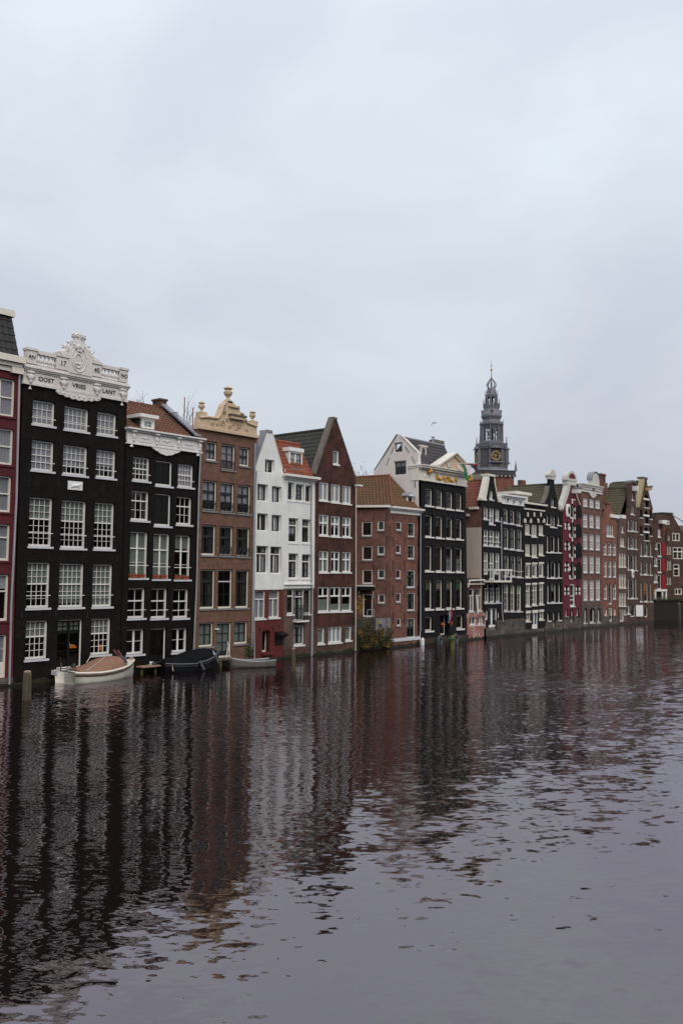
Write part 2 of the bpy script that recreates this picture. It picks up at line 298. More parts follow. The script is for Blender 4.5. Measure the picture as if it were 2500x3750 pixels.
paint('tar_timber', (0.016, 0.013, 0.010), rough=0.9, var=0.4, scale=5, dirt=(0.035, 0.028, 0.010), dirt_amt=0.6)
paint('graffiti_grey', (0.24, 0.225, 0.25), rough=0.85, var=0.3, scale=2.5, dirt=(0.11, 0.085, 0.075), dirt_amt=0.8)
paint('graffiti_ink', (0.07, 0.065, 0.085), rough=0.7, var=0.3)
paint('graffiti_yellow', (0.45, 0.32, 0.05), rough=0.7, var=0.3)
paint('graffiti_white', (0.62, 0.57, 0.55), rough=0.7, var=0.2)
per_tile('tile_red', (0.20, 0.062, 0.036), (0.105, 0.045, 0.03), moss=(0.085, 0.07, 0.032), moss_amt=0.75)
per_tile('tile_orange', (0.30, 0.078, 0.036), (0.185, 0.050, 0.027), moss=(0.12, 0.05, 0.028), moss_amt=0.55)
per_tile('tile_black', (0.040, 0.042, 0.038), (0.026, 0.027, 0.026), moss=(0.05, 0.052, 0.035), moss_amt=0.6)
per_tile('tile_charcoal', (0.034, 0.032, 0.031), (0.022, 0.021, 0.021))
per_tile('tile_moss', (0.18, 0.078, 0.034), (0.105, 0.050, 0.025), moss=(0.095, 0.072, 0.026), moss_amt=0.75)
per_tile('tile_slate', (0.085, 0.080, 0.088), (0.06, 0.057, 0.065))
per_tile('tile_olive', (0.078, 0.068, 0.045), (0.052, 0.047, 0.034), moss=(0.095, 0.085, 0.025), moss_amt=0.7)
per_tile('tile_rust', (0.215, 0.062, 0.036), (0.14, 0.045, 0.030), moss=(0.10, 0.05, 0.03), moss_amt=0.5)
glass_mat('glass')
emit_mat('lamp_glow', (1.0, 0.30, 0.045), 0.32)
emit_mat('lamp_warm', (1.0, 0.62, 0.28), 0.9)

# ------------------------------------------------------------------ mesh builder
class MB:
    def __init__(s): s.v = []; s.f = []
    def add(s, vs, fs):
        o = len(s.v); s.v += [tuple(v) for v in vs]; s.f += [tuple(i + o for i in f) for f in fs]; return s
    def box(s, x0, x1, y0, y1, z0, z1):
        if x0 > x1: x0, x1 = x1, x0
        if y0 > y1: y0, y1 = y1, y0
        if z0 > z1: z0, z1 = z1, z0
        return s.add([(x0, y0, z0), (x1, y0, z0), (x1, y1, z0), (x0, y1, z0), (x0, y0, z1), (x1, y0, z1), (x1, y1, z1), (x0, y1, z1)],
                     [(0, 3, 2, 1), (4, 5, 6, 7), (0, 1, 5, 4), (1, 2, 6, 5), (2, 3, 7, 6), (3, 0, 4, 7)])
    def quad(s, a, b, c, d): return s.add([a, b, c, d], [(0, 1, 2, 3)])
    def slab(s, pts, off):      # polygon pts extruded by vector off
        n = len(pts); off = Vector(off); P = [Vector(p) for p in pts]
        return s.add(P + [p + off for p in P], [tuple(range(n - 1, -1, -1)), tuple(range(n, 2 * n))] + [(i, (i + 1) % n, n + (i + 1) % n, n + i) for i in range(n)])
    def prism(s, uz, y0, y1):   # outline in the XZ plane extruded in Y, ear-filled
        n = len(uz)
        tri = tessellate_polygon([[Vector((a, b, 0)) for a, b in uz]])
        o = len(s.v)
        s.v += [(a, y0, b) for a, b in uz] + [(a, y1, b) for a, b in uz]
        s.f += [tuple(o + i for i in t) for t in tri] + [tuple(o + n + i for i in reversed(t)) for t in tri]
        s.f += [(o + i, o + (i + 1) % n, o + n + (i + 1) % n, o + n + i) for i in range(n)]
        return s
    def lathe(s, c, prof, n=12, rot=0.0, cap=True, sx=1.0, sy=1.0):   # prof: (radius, z)
        o = len(s.v); k = len(prof)
        for r, z in prof:
            for i in range(n):
                a = rot + 2 * pi * i / n; s.v.append((c[0] + r * cos(a) * sx, c[1] + r * sin(a) * sy, c[2] + z))
        for j in range(k - 1):
            for i in range(n):
                s.f.append((o + j * n + i, o + j * n + (i + 1) % n, o + (j + 1) * n + (i + 1) % n, o + (j + 1) * n + i))
        if cap:
            s.f.append(tuple(o + i for i in reversed(range(n)))); s.f.append(tuple(o + (k - 1) * n + i for i in range(n)))
        return s
    def tube(s, pts, r, n=6, r1=None):
        P = [Vector(p) for p in pts]; o = len(s.v); k = len(P)
        for j, p in enumerate(P):
            t = (P[min(j + 1, k - 1)] - P[max(j - 1, 0)]).normalized()
            a = t.orthogonal().normalized() if abs(t.z) > 0.99 else Vector((0, 0, 1)).cross(t).normalized()
            b = t.cross(a); rr = r if r1 is None else r + (r1 - r) * j / (k - 1)
            for i in range(n):
                q = 2 * pi * i / n; s.v.append(tuple(p + a * (rr * cos(q)) + b * (rr * sin(q))))
        for j in range(k - 1):
            for i in range(n):
                s.f.append((o + j * n + i, o + j * n + (i + 1) % n, o + (j + 1) * n + (i + 1) % n, o + (j + 1) * n + i))
        s.f.append(tuple(o + i for i in reversed(range(n)))); s.f.append(tuple(o + (k - 1) * n + i for i in range(n)))
        return s
    def ball(s, c, r, n=8, m=6, sx=1, sy=1, sz=1):
        return s.lathe(c, [(max(1e-3, r * sin(pi * j / m)), -r * sz * cos(pi * j / m)) for j in range(m + 1)], n, cap=False, sx=sx, sy=sy)
    def build(s, name, mat, parent=None, smooth=False, origin=None):
        """origin: world position of the object's own origin; vertices are given in world space"""
        po = Vector((0, 0, 0)) if parent is None else Vector(parent['_wo'])
        o = Vector(po) if origin is None else Vector(origin)
        me = bpy.data.meshes.new(name)
        me.from_pydata([(a - o.x, b - o.y, c - o.z) for a, b, c in s.v], [], s.f)
        if smooth:
            me.polygons.foreach_set('use_smooth', [True] * len(me.polygons))
        me.materials.append(MATS[mat] if isinstance(mat, str) else mat)
        me.update()
        ob = bpy.data.objects.new(name, me); COL.objects.link(ob)
        ob['_wo'] = tuple(o)
        if parent is not None: ob.parent = parent
        ob.location = o - po
        return ob
def tag(o, label, cat=None, group=None, kind=None):
    if label: o['label'] = label
    if cat: o['category'] = cat
    if group: o['group'] = group
    if kind: o['kind'] = kind
    return o
def thing(name, label, cat, loc, group=None, kind=None):
    o = bpy.data.objects.new(name, None); COL.objects.link(o); o.location = loc; o['_wo'] = tuple(loc)
    o.empty_display_size = 0.5
    return tag(o, label, cat, group, kind)
def inst(name, me, parent, loc, scale=(1, 1, 1), rot=(0, 0, 0)):   # shared mesh data; loc in world space
    ob = bpy.data.objects.new(name, me); COL.objects.link(ob)
    po = Vector(parent['_wo']) if parent is not None else Vector((0, 0, 0))
    ob.parent = parent; ob.location = Vector(loc) - po; ob.scale = scale; ob.rotation_euler = rot; ob['_wo'] = tuple(loc)
    return ob
def raw_mesh(name, mb, mat):
    me = bpy.data.meshes.new(name); me.from_pydata(mb.v, [], mb.f); me.materials.append(MATS[mat]); me.update(); return me
def text(name, body, mat, parent, loc, size, extr=0.012, align='CENTER', sx=1.0):
    cu = bpy.data.curves.new(name, 'FONT'); cu.body = body; cu.size = size; cu.extrude = extr; cu.align_x = align; cu.align_y = 'CENTER'
    cu.resolution_u = 3; cu.materials.append(MATS[mat])
    tmp = bpy.data.objects.new('tmp_text', cu); COL.objects.link(tmp); bpy.context.view_layer.update()
    me = bpy.data.meshes.new_from_object(tmp.evaluated_get(bpy.context.evaluated_depsgraph_get())); bpy.data.objects.remove(tmp)
    ob = bpy.data.objects.new(name, me); COL.objects.link(ob); ob.parent = parent
    ob.location = Vector(loc) - Vector(parent['_wo']); ob.rotation_euler = (pi / 2, 0, 0); ob.scale = (sx, 1, 1)
    ob['_wo'] = tuple(loc); return ob
def carve(name, mat, parent, balls, voxel=0.05, smooth_it=4):
    """a carved ornament or figure: lumps fused into one continuous surface"""
    mb = MB()
    for c, r, sx, sy, sz in balls: mb.ball(c, r, 10, 8, sx, sy, sz)
    ob = mb.build(name, mat, parent, True)
    md = ob.modifiers.new('fuse', 'REMESH'); md.mode = 'VOXEL'; md.voxel_size = voxel; md.use_smooth_shade = True
    return ob

PANE = raw_mesh('pane', MB().box(-.5, .5, -.5, .5, -.5, .5), 'glass')
PANE_CACHE = {}

# ------------------------------------------------------------------ houses
class Plane:
    """a vertical wall plane: origin (x,y), direction along, maps photo pixels to (s,z) and (s,d,z) to world; d goes into the wall"""
    def __init__(self, a, b):
        self.a = Vector((a[0], a[1], 0)); t = Vector((b[0] - a[0], b[1] - a[1], 0)); self.len = t.length; self.t = t.normalized()
        self.n = Vector((-self.t.y, self.t.x, 0))       # into the wall
    def sz(self, z, x, y):
        d = ray(*px(z, x, y)); k = (self.a - Vector((CAMPOS.x, CAMPOS.y, 0))).dot(self.n) / Vector((d.x, d.y, 0)).dot(self.n)
        p = CAMPOS + d * k; return (Vector((p.x, p.y, 0)) - self.a).dot(self.t), p.z
    def w(self, s, d, z): p = self.a + self.t * s + self.n * d; return Vector((p.x, p.y, z))
    def slope(self):        # how far the sight line slides along the wall per metre of depth, near s
        return lambda s: (lambda q: q.dot(self.t) / q.dot(self.n))(self.w(s, 0, 0) - Vector((CAMPOS.x, CAMPOS.y, 0)))
FACADE = Plane((0, 0), (1, 0))
def arch_pts(u0, u1, z0, z1, rise):
    c = (u0 + u1) / 2; hw = (u1 - u0) / 2; pts = [(u0, z0), (u1, z0)]
    for i in range(0, 9):
        a = pi * i / 8; pts.append((c + hw * cos(a), z1 - rise + rise * sin(a)))
    return pts
class House:
    def __init__(s, name, label, u0, u1, plane=FACADE, cat='house', rec=0.1, frame='white_paint', bars='white_paint', sill='sill_stone', wallmat=None, lite=False, yoff=0.0, group='canal houses standing in the water'):
        s.plane = plane; c = plane.w((u0 + u1) / 2, 0, 0); s.root = thing(name, label, cat, (c.x, c.y, 0.0), group)
        s.u0, s.u1 = u0, u1; s.holes = []; s.rec = rec; s.frame = frame; s.bars = bars; s.sill = sill; s.lite = lite; s.yoff = yoff
        s.sl = plane.slope()
    def W(s, u, d, z): return s.plane.w(u, d + s.yoff, z)
    # --- openings measured as the visible box in the photo
    def meas(s, z, x0, y0, x1, y1, rec=None, z2=None):
        rec = s.rec if rec is None else rec
        a = s.plane.sz(z, x0, y0); b = s.plane.sz(z2 or z, x1, y1)
        k = s.sl((a[0] + b[0]) / 2)
        return [a[0] + max(-.16, rec * min(0.0, k)), b[0] + min(.16, rec * max(0.0, k)), b[1], a[1]]
    def lbox(s, mb, u0, u1, d0, d1, z0, z1):
        if s.plane is FACADE: return mb.box(u0, u1, d0 + s.yoff, d1 + s.yoff, z0, z1)
        P = [s.W(u, d, z) for z in (z0, z1) for u, d in ((u0, d0), (u1, d0), (u1, d1), (u0, d1))]
        return mb.add(P, [(0, 3, 2, 1), (4, 5, 6, 7), (0, 1, 5, 4), (1, 2, 6, 5), (2, 3, 7, 6), (3, 0, 4, 7)])
    def win(s, z, x0, y0, x1, y1, lights=((1, 2, 1),), z2=None, **k):
        rec = k.get('rec', s.rec); b = s.meas(z, x0, y0, x1, y1, rec, z2); return s.window(b, lights, **k)
    def window(s, b, lights=((1, 2, 1),), rec=None, fw=0.075, frame=None, bars=None, mw=0.020, mull=None, sill=True, sillmat=None, curtain=None, ctype='curtain',
               cfrac=(0, 1), name='window', arch=0.0, label=None, rail=0.06, bot=0.10, sash=None, hole=True, panel=0.0, fmull=False, cdep=None, bar=False, sill_h=0.09, ledge=0.06):
        rec = s.rec if rec is None else rec; frame = frame or s.frame; bars = bars or s.bars
        u0, u1, z0, z1 = b
        if hole: s.holes.append(arch_pts(u0, u1, z0, z1, arch) if arch else [(u0, z0), (u1, z0), (u1, z1), (u0, z1)])
        d0, d1 = rec, rec + 0.11
        f = MB(); e = 0.004
        s.lbox(f, u0 - e, u0 + fw, d0, d1, z0, z1 - (arch or 0)); s.lbox(f, u1 - fw, u1 + e, d0, d1, z0, z1 - (arch or 0))
        s.lbox(f, u0 + fw, u1 - fw, d0 + e, d1, z0 - e, z0 + bot)
        if arch:
            c = (u0 + u1) / 2; hw = (u1 - u0) / 2 + e; hi = hw - fw; P = []
            for i in range(9):
                a = pi * i / 8
                P.append((c + hw * cos(a), z1 - arch + arch * sin(a), c + hi * cos(a), z1 - arch + (arch - fw) * sin(a)))
            for i in range(8):
                A, B = P[i], P[i + 1]
                V = [s.W(A[0], d0, A[1]), s.W(B[0], d0, B[1]), s.W(B[2], d0, B[3]), s.W(A[2], d0, A[3])]
                V += [v + s.plane.n * 0.1 for v in V]
                f.add(V, [(0, 1, 2, 3), (7, 6, 5, 4), (0, 4, 5, 1), (2, 6, 7, 3)])
        else:
            s.lbox(f, u0 + fw, u1 - fw, d0 + e, d1, z1 - fw, z1 + e)
        iu0, iu1, iz0, iz1 = u0 + fw, u1 - fw, z0 + bot, z1 - (fw if not arch else arch * 0.45)
        tot = sum(l[0] for l in lights); H = iz1 - iz0; zt = iz1
        m = MB(); cells = []; anyb = False; sd = 0.035
        if panel:       # solid panel at the foot (doors)
            s.lbox(m if sash else f, iu0, iu1, d0 + 0.03, d1 - 0.02, iz0, iz0 + H * panel); anyb = anyb or bool(sash)
            np_ = 2 if (iu1 - iu0) > .5 else 1
            for i in range(np_):      # raised fields on the solid part
                q0 = iu0 + (iu1 - iu0) * i / np_ + .05; q1 = iu0 + (iu1 - iu0) * (i + 1) / np_ - .05
                if q1 - q0 > .06 and H * panel > .25: s.lbox(m if sash else f, q0, q1, d0 + 0.012, d0 + 0.03, iz0 + .07, iz0 + H * panel - .06)
            iz0 += H * panel; H = iz1 - iz0
        for li, (fr, nc, nr) in enumerate(lights if panel < .99 else ()):
            zb = zt - H * fr / tot
            if li: anyb = True; s.lbox(m if (sash and not fmull) else f, iu0, iu1, d0 + 0.015, d1 - 0.01, zt - rail / 2, zt + rail / 2)
            top = zt - (rail / 2 if li else 0); botm = zb + (rail / 2 if li < len(lights) - 1 else 0)
            if sash:    # dark sash frame set inside
                sw = 0.045
                for (a0, a1, c0, c1) in ((iu0, iu0 + sw, botm, top), (iu1 - sw, iu1, botm, top), (iu0 + sw, iu1 - sw, top - sw, top), (iu0 + sw, iu1 - sw, botm, botm + sw)):
                    s.lbox(m, a0, a1, d0 + 0.03, d0 + 0.09, c0, c1); anyb = True
                a_u0, a_u1, a_t, a_b = iu0 + sw, iu1 - sw, top - sw, botm + sw
            else: a_u0, a_u1, a_t, a_b = iu0, iu1, top, botm
            mwv = mull if (mull and nc > 1) else mw
            cw = (a_u1 - a_u0) / nc; ch = (a_t - a_b) / nr
            for i in range(1, nc):
                x = a_u0 + cw * i; s.lbox(f if (fmull and mull) else m, x - mwv / 2, x + mwv / 2, d0 + sd, d0 + sd + 0.045, a_b, a_t); anyb = True
            for j in range(1, nr):
                y = a_b + ch * j
                for i in range(nc):
                    s.lbox(m, a_u0 + cw * i + (mwv / 2 if i else 0), a_u0 + cw * (i + 1) - (mwv / 2 if i < nc - 1 else 0), d0 + sd + 0.002, d0 + sd + 0.043, y - mw / 2, y + mw / 2); anyb = True
            if s.lite: cells.append((a_u0, a_u1, a_b, a_t))
            else:
                for i in range(nc):
                    for j in range(nr): cells.append((a_u0 + cw * i, a_u0 + cw * (i + 1), a_b + ch * j, a_b + ch * (j + 1)))
            zt = zb
        wo = s.W((u0 + u1) / 2, 0, z0)
        w = f.build(name, frame, s.root, origin=wo)
        if label: w['label'] = label
        if anyb: m.build('glazing_bars', sash or bars, w)
        ang = atan2(s.plane.t.y, s.plane.t.x)
        for (a0, a1, c0, c1) in cells:
            p = s.W((a0 + a1) / 2, d0 + 0.058, (c0 + c1) / 2)
            inst('pane', PANE, w, p, (a1 - a0, 0.006, c1 - c0), (random.gauss(0, 0.009), 0, ang + random.gauss(0, 0.009)))
        if sill:
            q = MB(); s.lbox(q, u0 - 0.05, u1 + 0.05, -ledge, rec + 0.03, z0 - sill_h, z0 - 0.002); q.build('sill', sillmat or s.sill, w)
        if bar:
            q = MB(); zz = z0 + (z1 - z0) * 0.27; s.lbox(q, u0 - 0.02, u1 + 0.02, -0.012, 0.014, zz - 0.016, zz + 0.016); q.build('guard_bar', 'white_paint', w)
        if curtain:
            lo = iz1 - (iz1 - (z0 + bot)) * cfrac[1]; hi = iz1 - (iz1 - (z0 + bot)) * cfrac[0]
            q = MB(); dd = d0 + (0.095 if cdep is None else cdep)
            if ctype == 'blind': s.lbox(q, u0 + 0.02, u1 - 0.02, dd, dd + 0.012, lo, hi + 0.03)
            else:
                fa = 0.018 if cdep is None else 0.006
                sides = [(u0 + 0.02, u1 - 0.02)] if ctype == 'curtain' else [(u0 + 0.02, u0 + (u1 - u0) * 0.36), (u1 - (u1 - u0) * 0.36, u1 - 0.02)]
                for (a, c) in sides:
                    n = max(5, int((c - a) / 0.04))
                    for i in range(n):
                        xa = a + (c - a) * i / n; xb = a + (c - a) * (i + 1) / n
                        ya = dd + fa * sin(i * 1.9); yb = dd + fa * sin((i + 1) * 1.9)
                        q.quad(s.W(xa, ya, lo), s.W(xb, yb, lo), s.W(xb, yb, hi), s.W(xa, ya, hi))
            q.build('blind' if ctype == 'blind' else 'curtain', curtain, w)
        return w
    def wall(s, poly, mat, name='front_wall', holes=None, d=0.0, thick=0.24, clip=None):
        """front wall polygon [(u,z)...] with the openings whose centre lies inside it"""
        hs = []
        for h in (s.holes if holes is None else holes):
            zmn, zmx = min(p[1] for p in poly), max(p[1] for p in poly)
            h0, h1 = min(p[1] for p in h), max(p[1] for p in h)
            if h1 <= zmn + .06 or (name != 'front_wall' and h0 >= zmx - .06): continue
            if h0 < zmn: h = [(p[0], max(p[1], zmn + .004)) for p in h]        # an opening that runs on into the plinth below
            if name != 'front_wall' and h1 > zmx: h = [(p[0], min(p[1], zmx - .004)) for p in (h if len(h) == 4 else [h[0], h[1], (h[1][0], h1), (h[0][0], h1)])]
            cu = sum(p[0] for p in h) / len(h); cz = sum(p[1] for p in h) / len(h)
            if inside(cu, cz, poly):
                if DEBUG and not all(inside(p[0], p[1], poly) for p in h): print('HOLE CROSSES', s.root['label'][:40], name, [round(v, 2) for p in h for v in p][:8])
                for g in hs:
                    if DEBUG and min(p[0] for p in h) < max(p[0] for p in g) and max(p[0] for p in h) > min(p[0] for p in g) and min(p[1] for p in h) < max(p[1] for p in g) and max(p[1] for p in h) > min(p[1] for p in g): print('HOLES OVERLAP', s.root['label'][:40], [round(v, 2) for v in h[0] + g[0]])
                hs.append(h)
        loops = [[Vector((a, b, 0)) for a, b in poly]] + [[Vector((a, b, 0)) for a, b in h] for h in hs]
        flat = [p for l in loops for p in l]; tri = tessellate_polygon(loops)
        mb = MB(); mb.v = [tuple(s.W(p.x, d, p.y)) for p in flat]
        for t in tri:
            a, b, c = (flat[i] for i in t)
            mb.f.append(tuple(t) if (b - a).cross(c - a).z > 0 else tuple(reversed(t)))
        for l in loops:
            n = len(l)
            for i in range(n):
                a, b = l[i], l[(i + 1) % n]
                mb.quad(s.W(a.x, d, a.y), s.W(b.x, d, b.y), s.W(b.x, d + thick, b.y), s.W(a.x, d + thick, a.y))
        if abs(min(p[1] for p in poly) + .6) < 1e-6 and s.plane is FACADE:     # dark wet strip with algae at the waterline
            lo = [p for p in poly if abs(p[1] + .6) < 1e-6]; ua, uc = min(p[0] for p in lo), max(p[0] for p in lo); n = 22; rw = random.Random(int(ua * 91)); pts = [(ua + .002, -.62)]
            for i in range(n + 1): pts.append((ua + .002 + (uc - ua - .004) * i / n, .10 + .14 * rw.random() ** 1.5))
            pts.append((uc - .002, -.62)); MB().prism(pts, s.yoff + d - .014, s.yoff + d + .03).build('waterline_band', 'wet_algae', s.root)
        return mb.build(name, mat, s.root)
    def block(s, name, mat, u0, u1, d0, d1, z0, z1, parent=None):
        mb = MB(); s.lbox(mb, u0, u1, d0, d1, z0, z1); return mb.build(name, mat, parent or s.root)
    def shell(s, mat, zl, zr, depth=8.0, u0=None, u1=None, cap=True, zb=None, name='side_wall'):
        """side and rear walls behind the front, plus a flat deck to close the rooms"""
        u0 = (s.u0 if u0 is None else u0) + 0.03; u1 = (s.u1 if u1 is None else u1) - 0.03
        b = -0.6
        for nm, us, zz in (('side_wall', u0, zl), ('side_wall', u1, zr)):
            mb = MB(); s.lbox(mb, us - 0.02, us + 0.02, 0.05, depth, b, zz); mb.build(nm, mat, s.root)
        mb = MB(); s.lbox(mb, u0 + 0.03, u1 - 0.03, depth - 0.05, depth - 0.01, b, min(zl, zr)); mb.build('rear_wall', mat, s.root)
        if cap:
            zc = (min(zl, zr) if zb is None else zb)
            mb = MB(); s.lbox(mb, u0 + 0.03, u1 - 0.03, 0.26, depth - 0.06, zc - 0.16, zc - 0.02); mb.build('attic_floor', 'roof_felt', s.root)
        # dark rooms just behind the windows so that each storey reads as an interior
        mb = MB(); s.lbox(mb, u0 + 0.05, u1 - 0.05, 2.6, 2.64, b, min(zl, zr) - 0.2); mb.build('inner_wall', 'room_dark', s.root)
def inside(x, y, poly):
    r = False; j = len(poly) - 1
    for i in range(len(poly)):
        xi, yi = poly[i]; xj, yj = poly[j]
        if (yi > y) != (yj > y) and x < (xj - xi) * (y - yi) / (yj - yi) + xi: r = not r
        j = i
    return r
def pipe(house, pts, r=0.045, mat='zinc', name='drainpipe'):
    return MB().tube(pts, r, 6).build(name, mat, house.root)
TILE_CACHE = {}
def tile_mesh(mat, tw, tl):
    key = (mat, round(tw, 3), round(tl, 3))
    if key not in TILE_CACHE:
        mb = MB(); prof = [(-0.5, 0.012), (-0.25, -0.006), (0.05, 0.0), (0.28, 0.052), (0.5, 0.016)]; o = []
        for j, (yy, lift) in enumerate(((-0.04, 0.03), (1.0, 0.0))):
            for x, h in prof: mb.v.append((x * tw * 1.02, yy * tl, h + lift))
        for x, h in prof: mb.v.append((x * tw * 1.02, -0.04 * tl, h + 0.0))
        for i in range(4): mb.f.append((i, i + 1, 5 + i + 1, 5 + i)); mb.f.append((10 + i, 11 + i, i + 1, i))
        TILE_CACHE[key] = (raw_mesh('tile', mb, mat), list(mb.v), list(mb.f))
    return TILE_CACHE[key]
def tiled(house, p0, p1, p2, p3, mat, tw=0.25, tl=0.30, limit=300, name='roof', slab=0.08, stuff=False):
    """roof slope p0 eave-left, p1 eave-right, p2 ridge-right, p3 ridge-left (seen from outside) laid with tiles"""
    p0, p1, p2, p3 = map(Vector, (p0, p1, p2, p3))
    nrm = ((p1 - p0).cross(p3 - p0)); nrm = nrm if nrm.length > 1e-6 else (p1 - p0).cross(p2 - p0); nrm.normalize()
    if nrm.z < 0: nrm = -nrm
    mb = MB()
    pts = [p0, p1, p2] + ([p3] if (p3 - p2).length > 1e-3 else [])
    mb.slab([p - nrm * 0.02 for p in pts], -nrm * slab)
    roof = mb.build(name, 'roof_felt' if not stuff else mat, house.root)
    me, tv, tf = tile_mesh(mat, tw, tl)
    up = (p3 + p2) / 2 - (p0 + p1) / 2
    eave = (p1 - p0).normalized() if (p1 - p0).length > (p2 - p3).length else (p2 - p3).normalized()
    upd = nrm.cross(eave).normalized()
    if upd.dot(up) < 0: upd = -upd
    if eave.cross(upd).dot(nrm) < 0: eave = -eave; p0, p1, p2, p3 = p1, p0, p3, p2
    spots = []
    o = p0; E = [((p - o).dot(eave), (p - o).dot(upd)) for p in (p0, p1, p2, p3)]
    vmax = max(e[1] for e in E); vmin = min(e[1] for e in E)
    nrow = max(1, int((vmax - vmin) / tl)); tlr = (vmax - vmin) / nrow
    poly = E[:3] + ([E[3]] if abs(E[3][0] - E[2][0]) + abs(E[3][1] - E[2][1]) > 1e-3 else [])
    for j in range(nrow):
        vy = vmin + j * tlr; vm = vy + tlr * 0.5; xs = []
        for i in range(len(poly)):
            a, b = poly[i], poly[(i + 1) % len(poly)]
            if (a[1] > vm) != (b[1] > vm): xs.append(a[0] + (b[0] - a[0]) * (vm - a[1]) / (b[1] - a[1]))
        if len(xs) < 2: continue
        x0, x1 = min(xs), max(xs); n = max(1, round((x1 - x0) / tw))
        for i in range(n): spots.append((x0 + (i + 0.5) * (x1 - x0) / n, vy))
    R3 = Matrix((eave, upd, nrm)).transposed()
    random.shuffle(spots); spots.sort(key=lambda q: q[1] > 1e9)
    sc = tlr / tl; rest = MB(); cnt = 0
    for x, y in spots:
        p = o + eave * x + upd * y + nrm * random.uniform(0, 0.006); tw_ = random.gauss(0, 0.014)
        Rm = R3 @ Matrix.Rotation(tw_, 3, 'Z')
        if not stuff and cnt < limit:
            ob = bpy.data.objects.new('tile', me); COL.objects.link(ob); ob.parent = roof
            ob.matrix_local = Matrix.Translation(p - Vector(roof['_wo'])) @ Rm.to_4x4() @ Matrix.Diagonal((1, sc, 1, 1)); cnt += 1
        else: rest.add([p + Rm @ Vector((v[0], v[1] * sc, v[2])) for v in tv], tf)
    if rest.v:
        ob = rest.build('tile_field', mat, roof); ob['kind'] = 'stuff'
    return roof
def ridge_line(house, a, b, mat, r=0.09, n=None, name='ridge_tile', step=0.38):
    a, b = Vector(a), Vector(b); k = max(1, int((b - a).length / step)); d = (b - a) / k
    for i in range(k):
        q = a + d * i; MB().tube([q, q + d * 1.04], r * 1.08, 7, r * 0.94).build(name, mat, house.root)
def coping(house, a, b, w=0.3, t=0.12, mat='coping_grey', v0=-0.06, v1=0.3, name='coping'):
    """coping stone along a gable edge from (u,z) a to b"""
    a = Vector((a[0], a[1])); b = Vector((b[0], b[1])); d = (b - a).normalized(); n = Vector((-d.y, d.x))
    if n.y < 0: n = -n
    o = [a, b, b + n * t, a + n * t]
    return MB().prism([(p.x, p.y) for p in o], v0, v1).build(name, mat, house.root)
def mould(house, u0, u1, z, steps, parent=None, name='cornice', mat='white_paint', back=0.3):
    """stepped moulding: steps of (z0,z1,projection) relative to z"""
    mb = MB()
    for a, b, p in steps: house.lbox(mb, u0 - p * 0.5, u1 + p * 0.5, -p, back, z + a, z + b)
    return mb.build(name, mat, parent or house.root)
def ornament(house, name, mat, outline, d0, d1, parent=None):
    return MB().prism(outline, house.yoff + d0, house.yoff + d1).build(name, mat, parent or house.root)
def urn(house, c, h, mat, name='urn', parent=None, n=10):
    pr = [(0.30, 0), (0.30, .06), (0.16, .10), (0.13, .2), (0.22, .30), (0.36, .42), (0.40, .56), (0.34, .62), (0.22, .66), (0.30, .74), (0.42, .80), (0.22, .88), (0.10, .95), (0.02, 1.0)]
    return MB().lathe(c, [(r * h * .74, z * h) for r, z in pr], n).build(name, mat, parent or house.root, False)
def bar_rail(house, u0, u1, z0, z1, d, n=6, mat='iron', parent=None, name='balconette'):
    mb = MB(); t = 0.014
    for z in (z0, z1, z0 + (z1 - z0) * 0.82): house.lbox(mb, u0, u1, d - t, d + t, z - t, z + t)
    for i in range(n + 1):
        u = u0 + (u1 - u0) * i / n; house.lbox(mb, u - t * .7, u + t * .7, d - t * .7, d + t * .7, z0, z1)
    for i in range(n // 2):
        a = u0 + (u1 - u0) * (2 * i) / n; b = u0 + (u1 - u0) * (2 * i + 2) / n; zc = z0 + (z1 - z0) * .82
        for (p, q) in (((a, z0), (b, zc)), ((a, zc), (b, z0))):
            mb.tube([house.W(p[0], d, p[1]), house.W((p[0] + q[0]) / 2, d, (p[1] + q[1]) / 2 ), house.W(q[0], d, q[1])], 0.012, 4)
    return mb.build(name, mat, parent or house.root)
def anchor(house, z, x, y0, y1, d=-0.03):
    a = house.plane.sz(z, x, y0); b = house.plane.sz(z, x, y1)
    mb = MB(); house.lbox(mb, a[0] - 0.022, a[0] + 0.022, d, 0.02, b[1], a[1]); return mb.build('wall_anchor', 'iron', house.root)
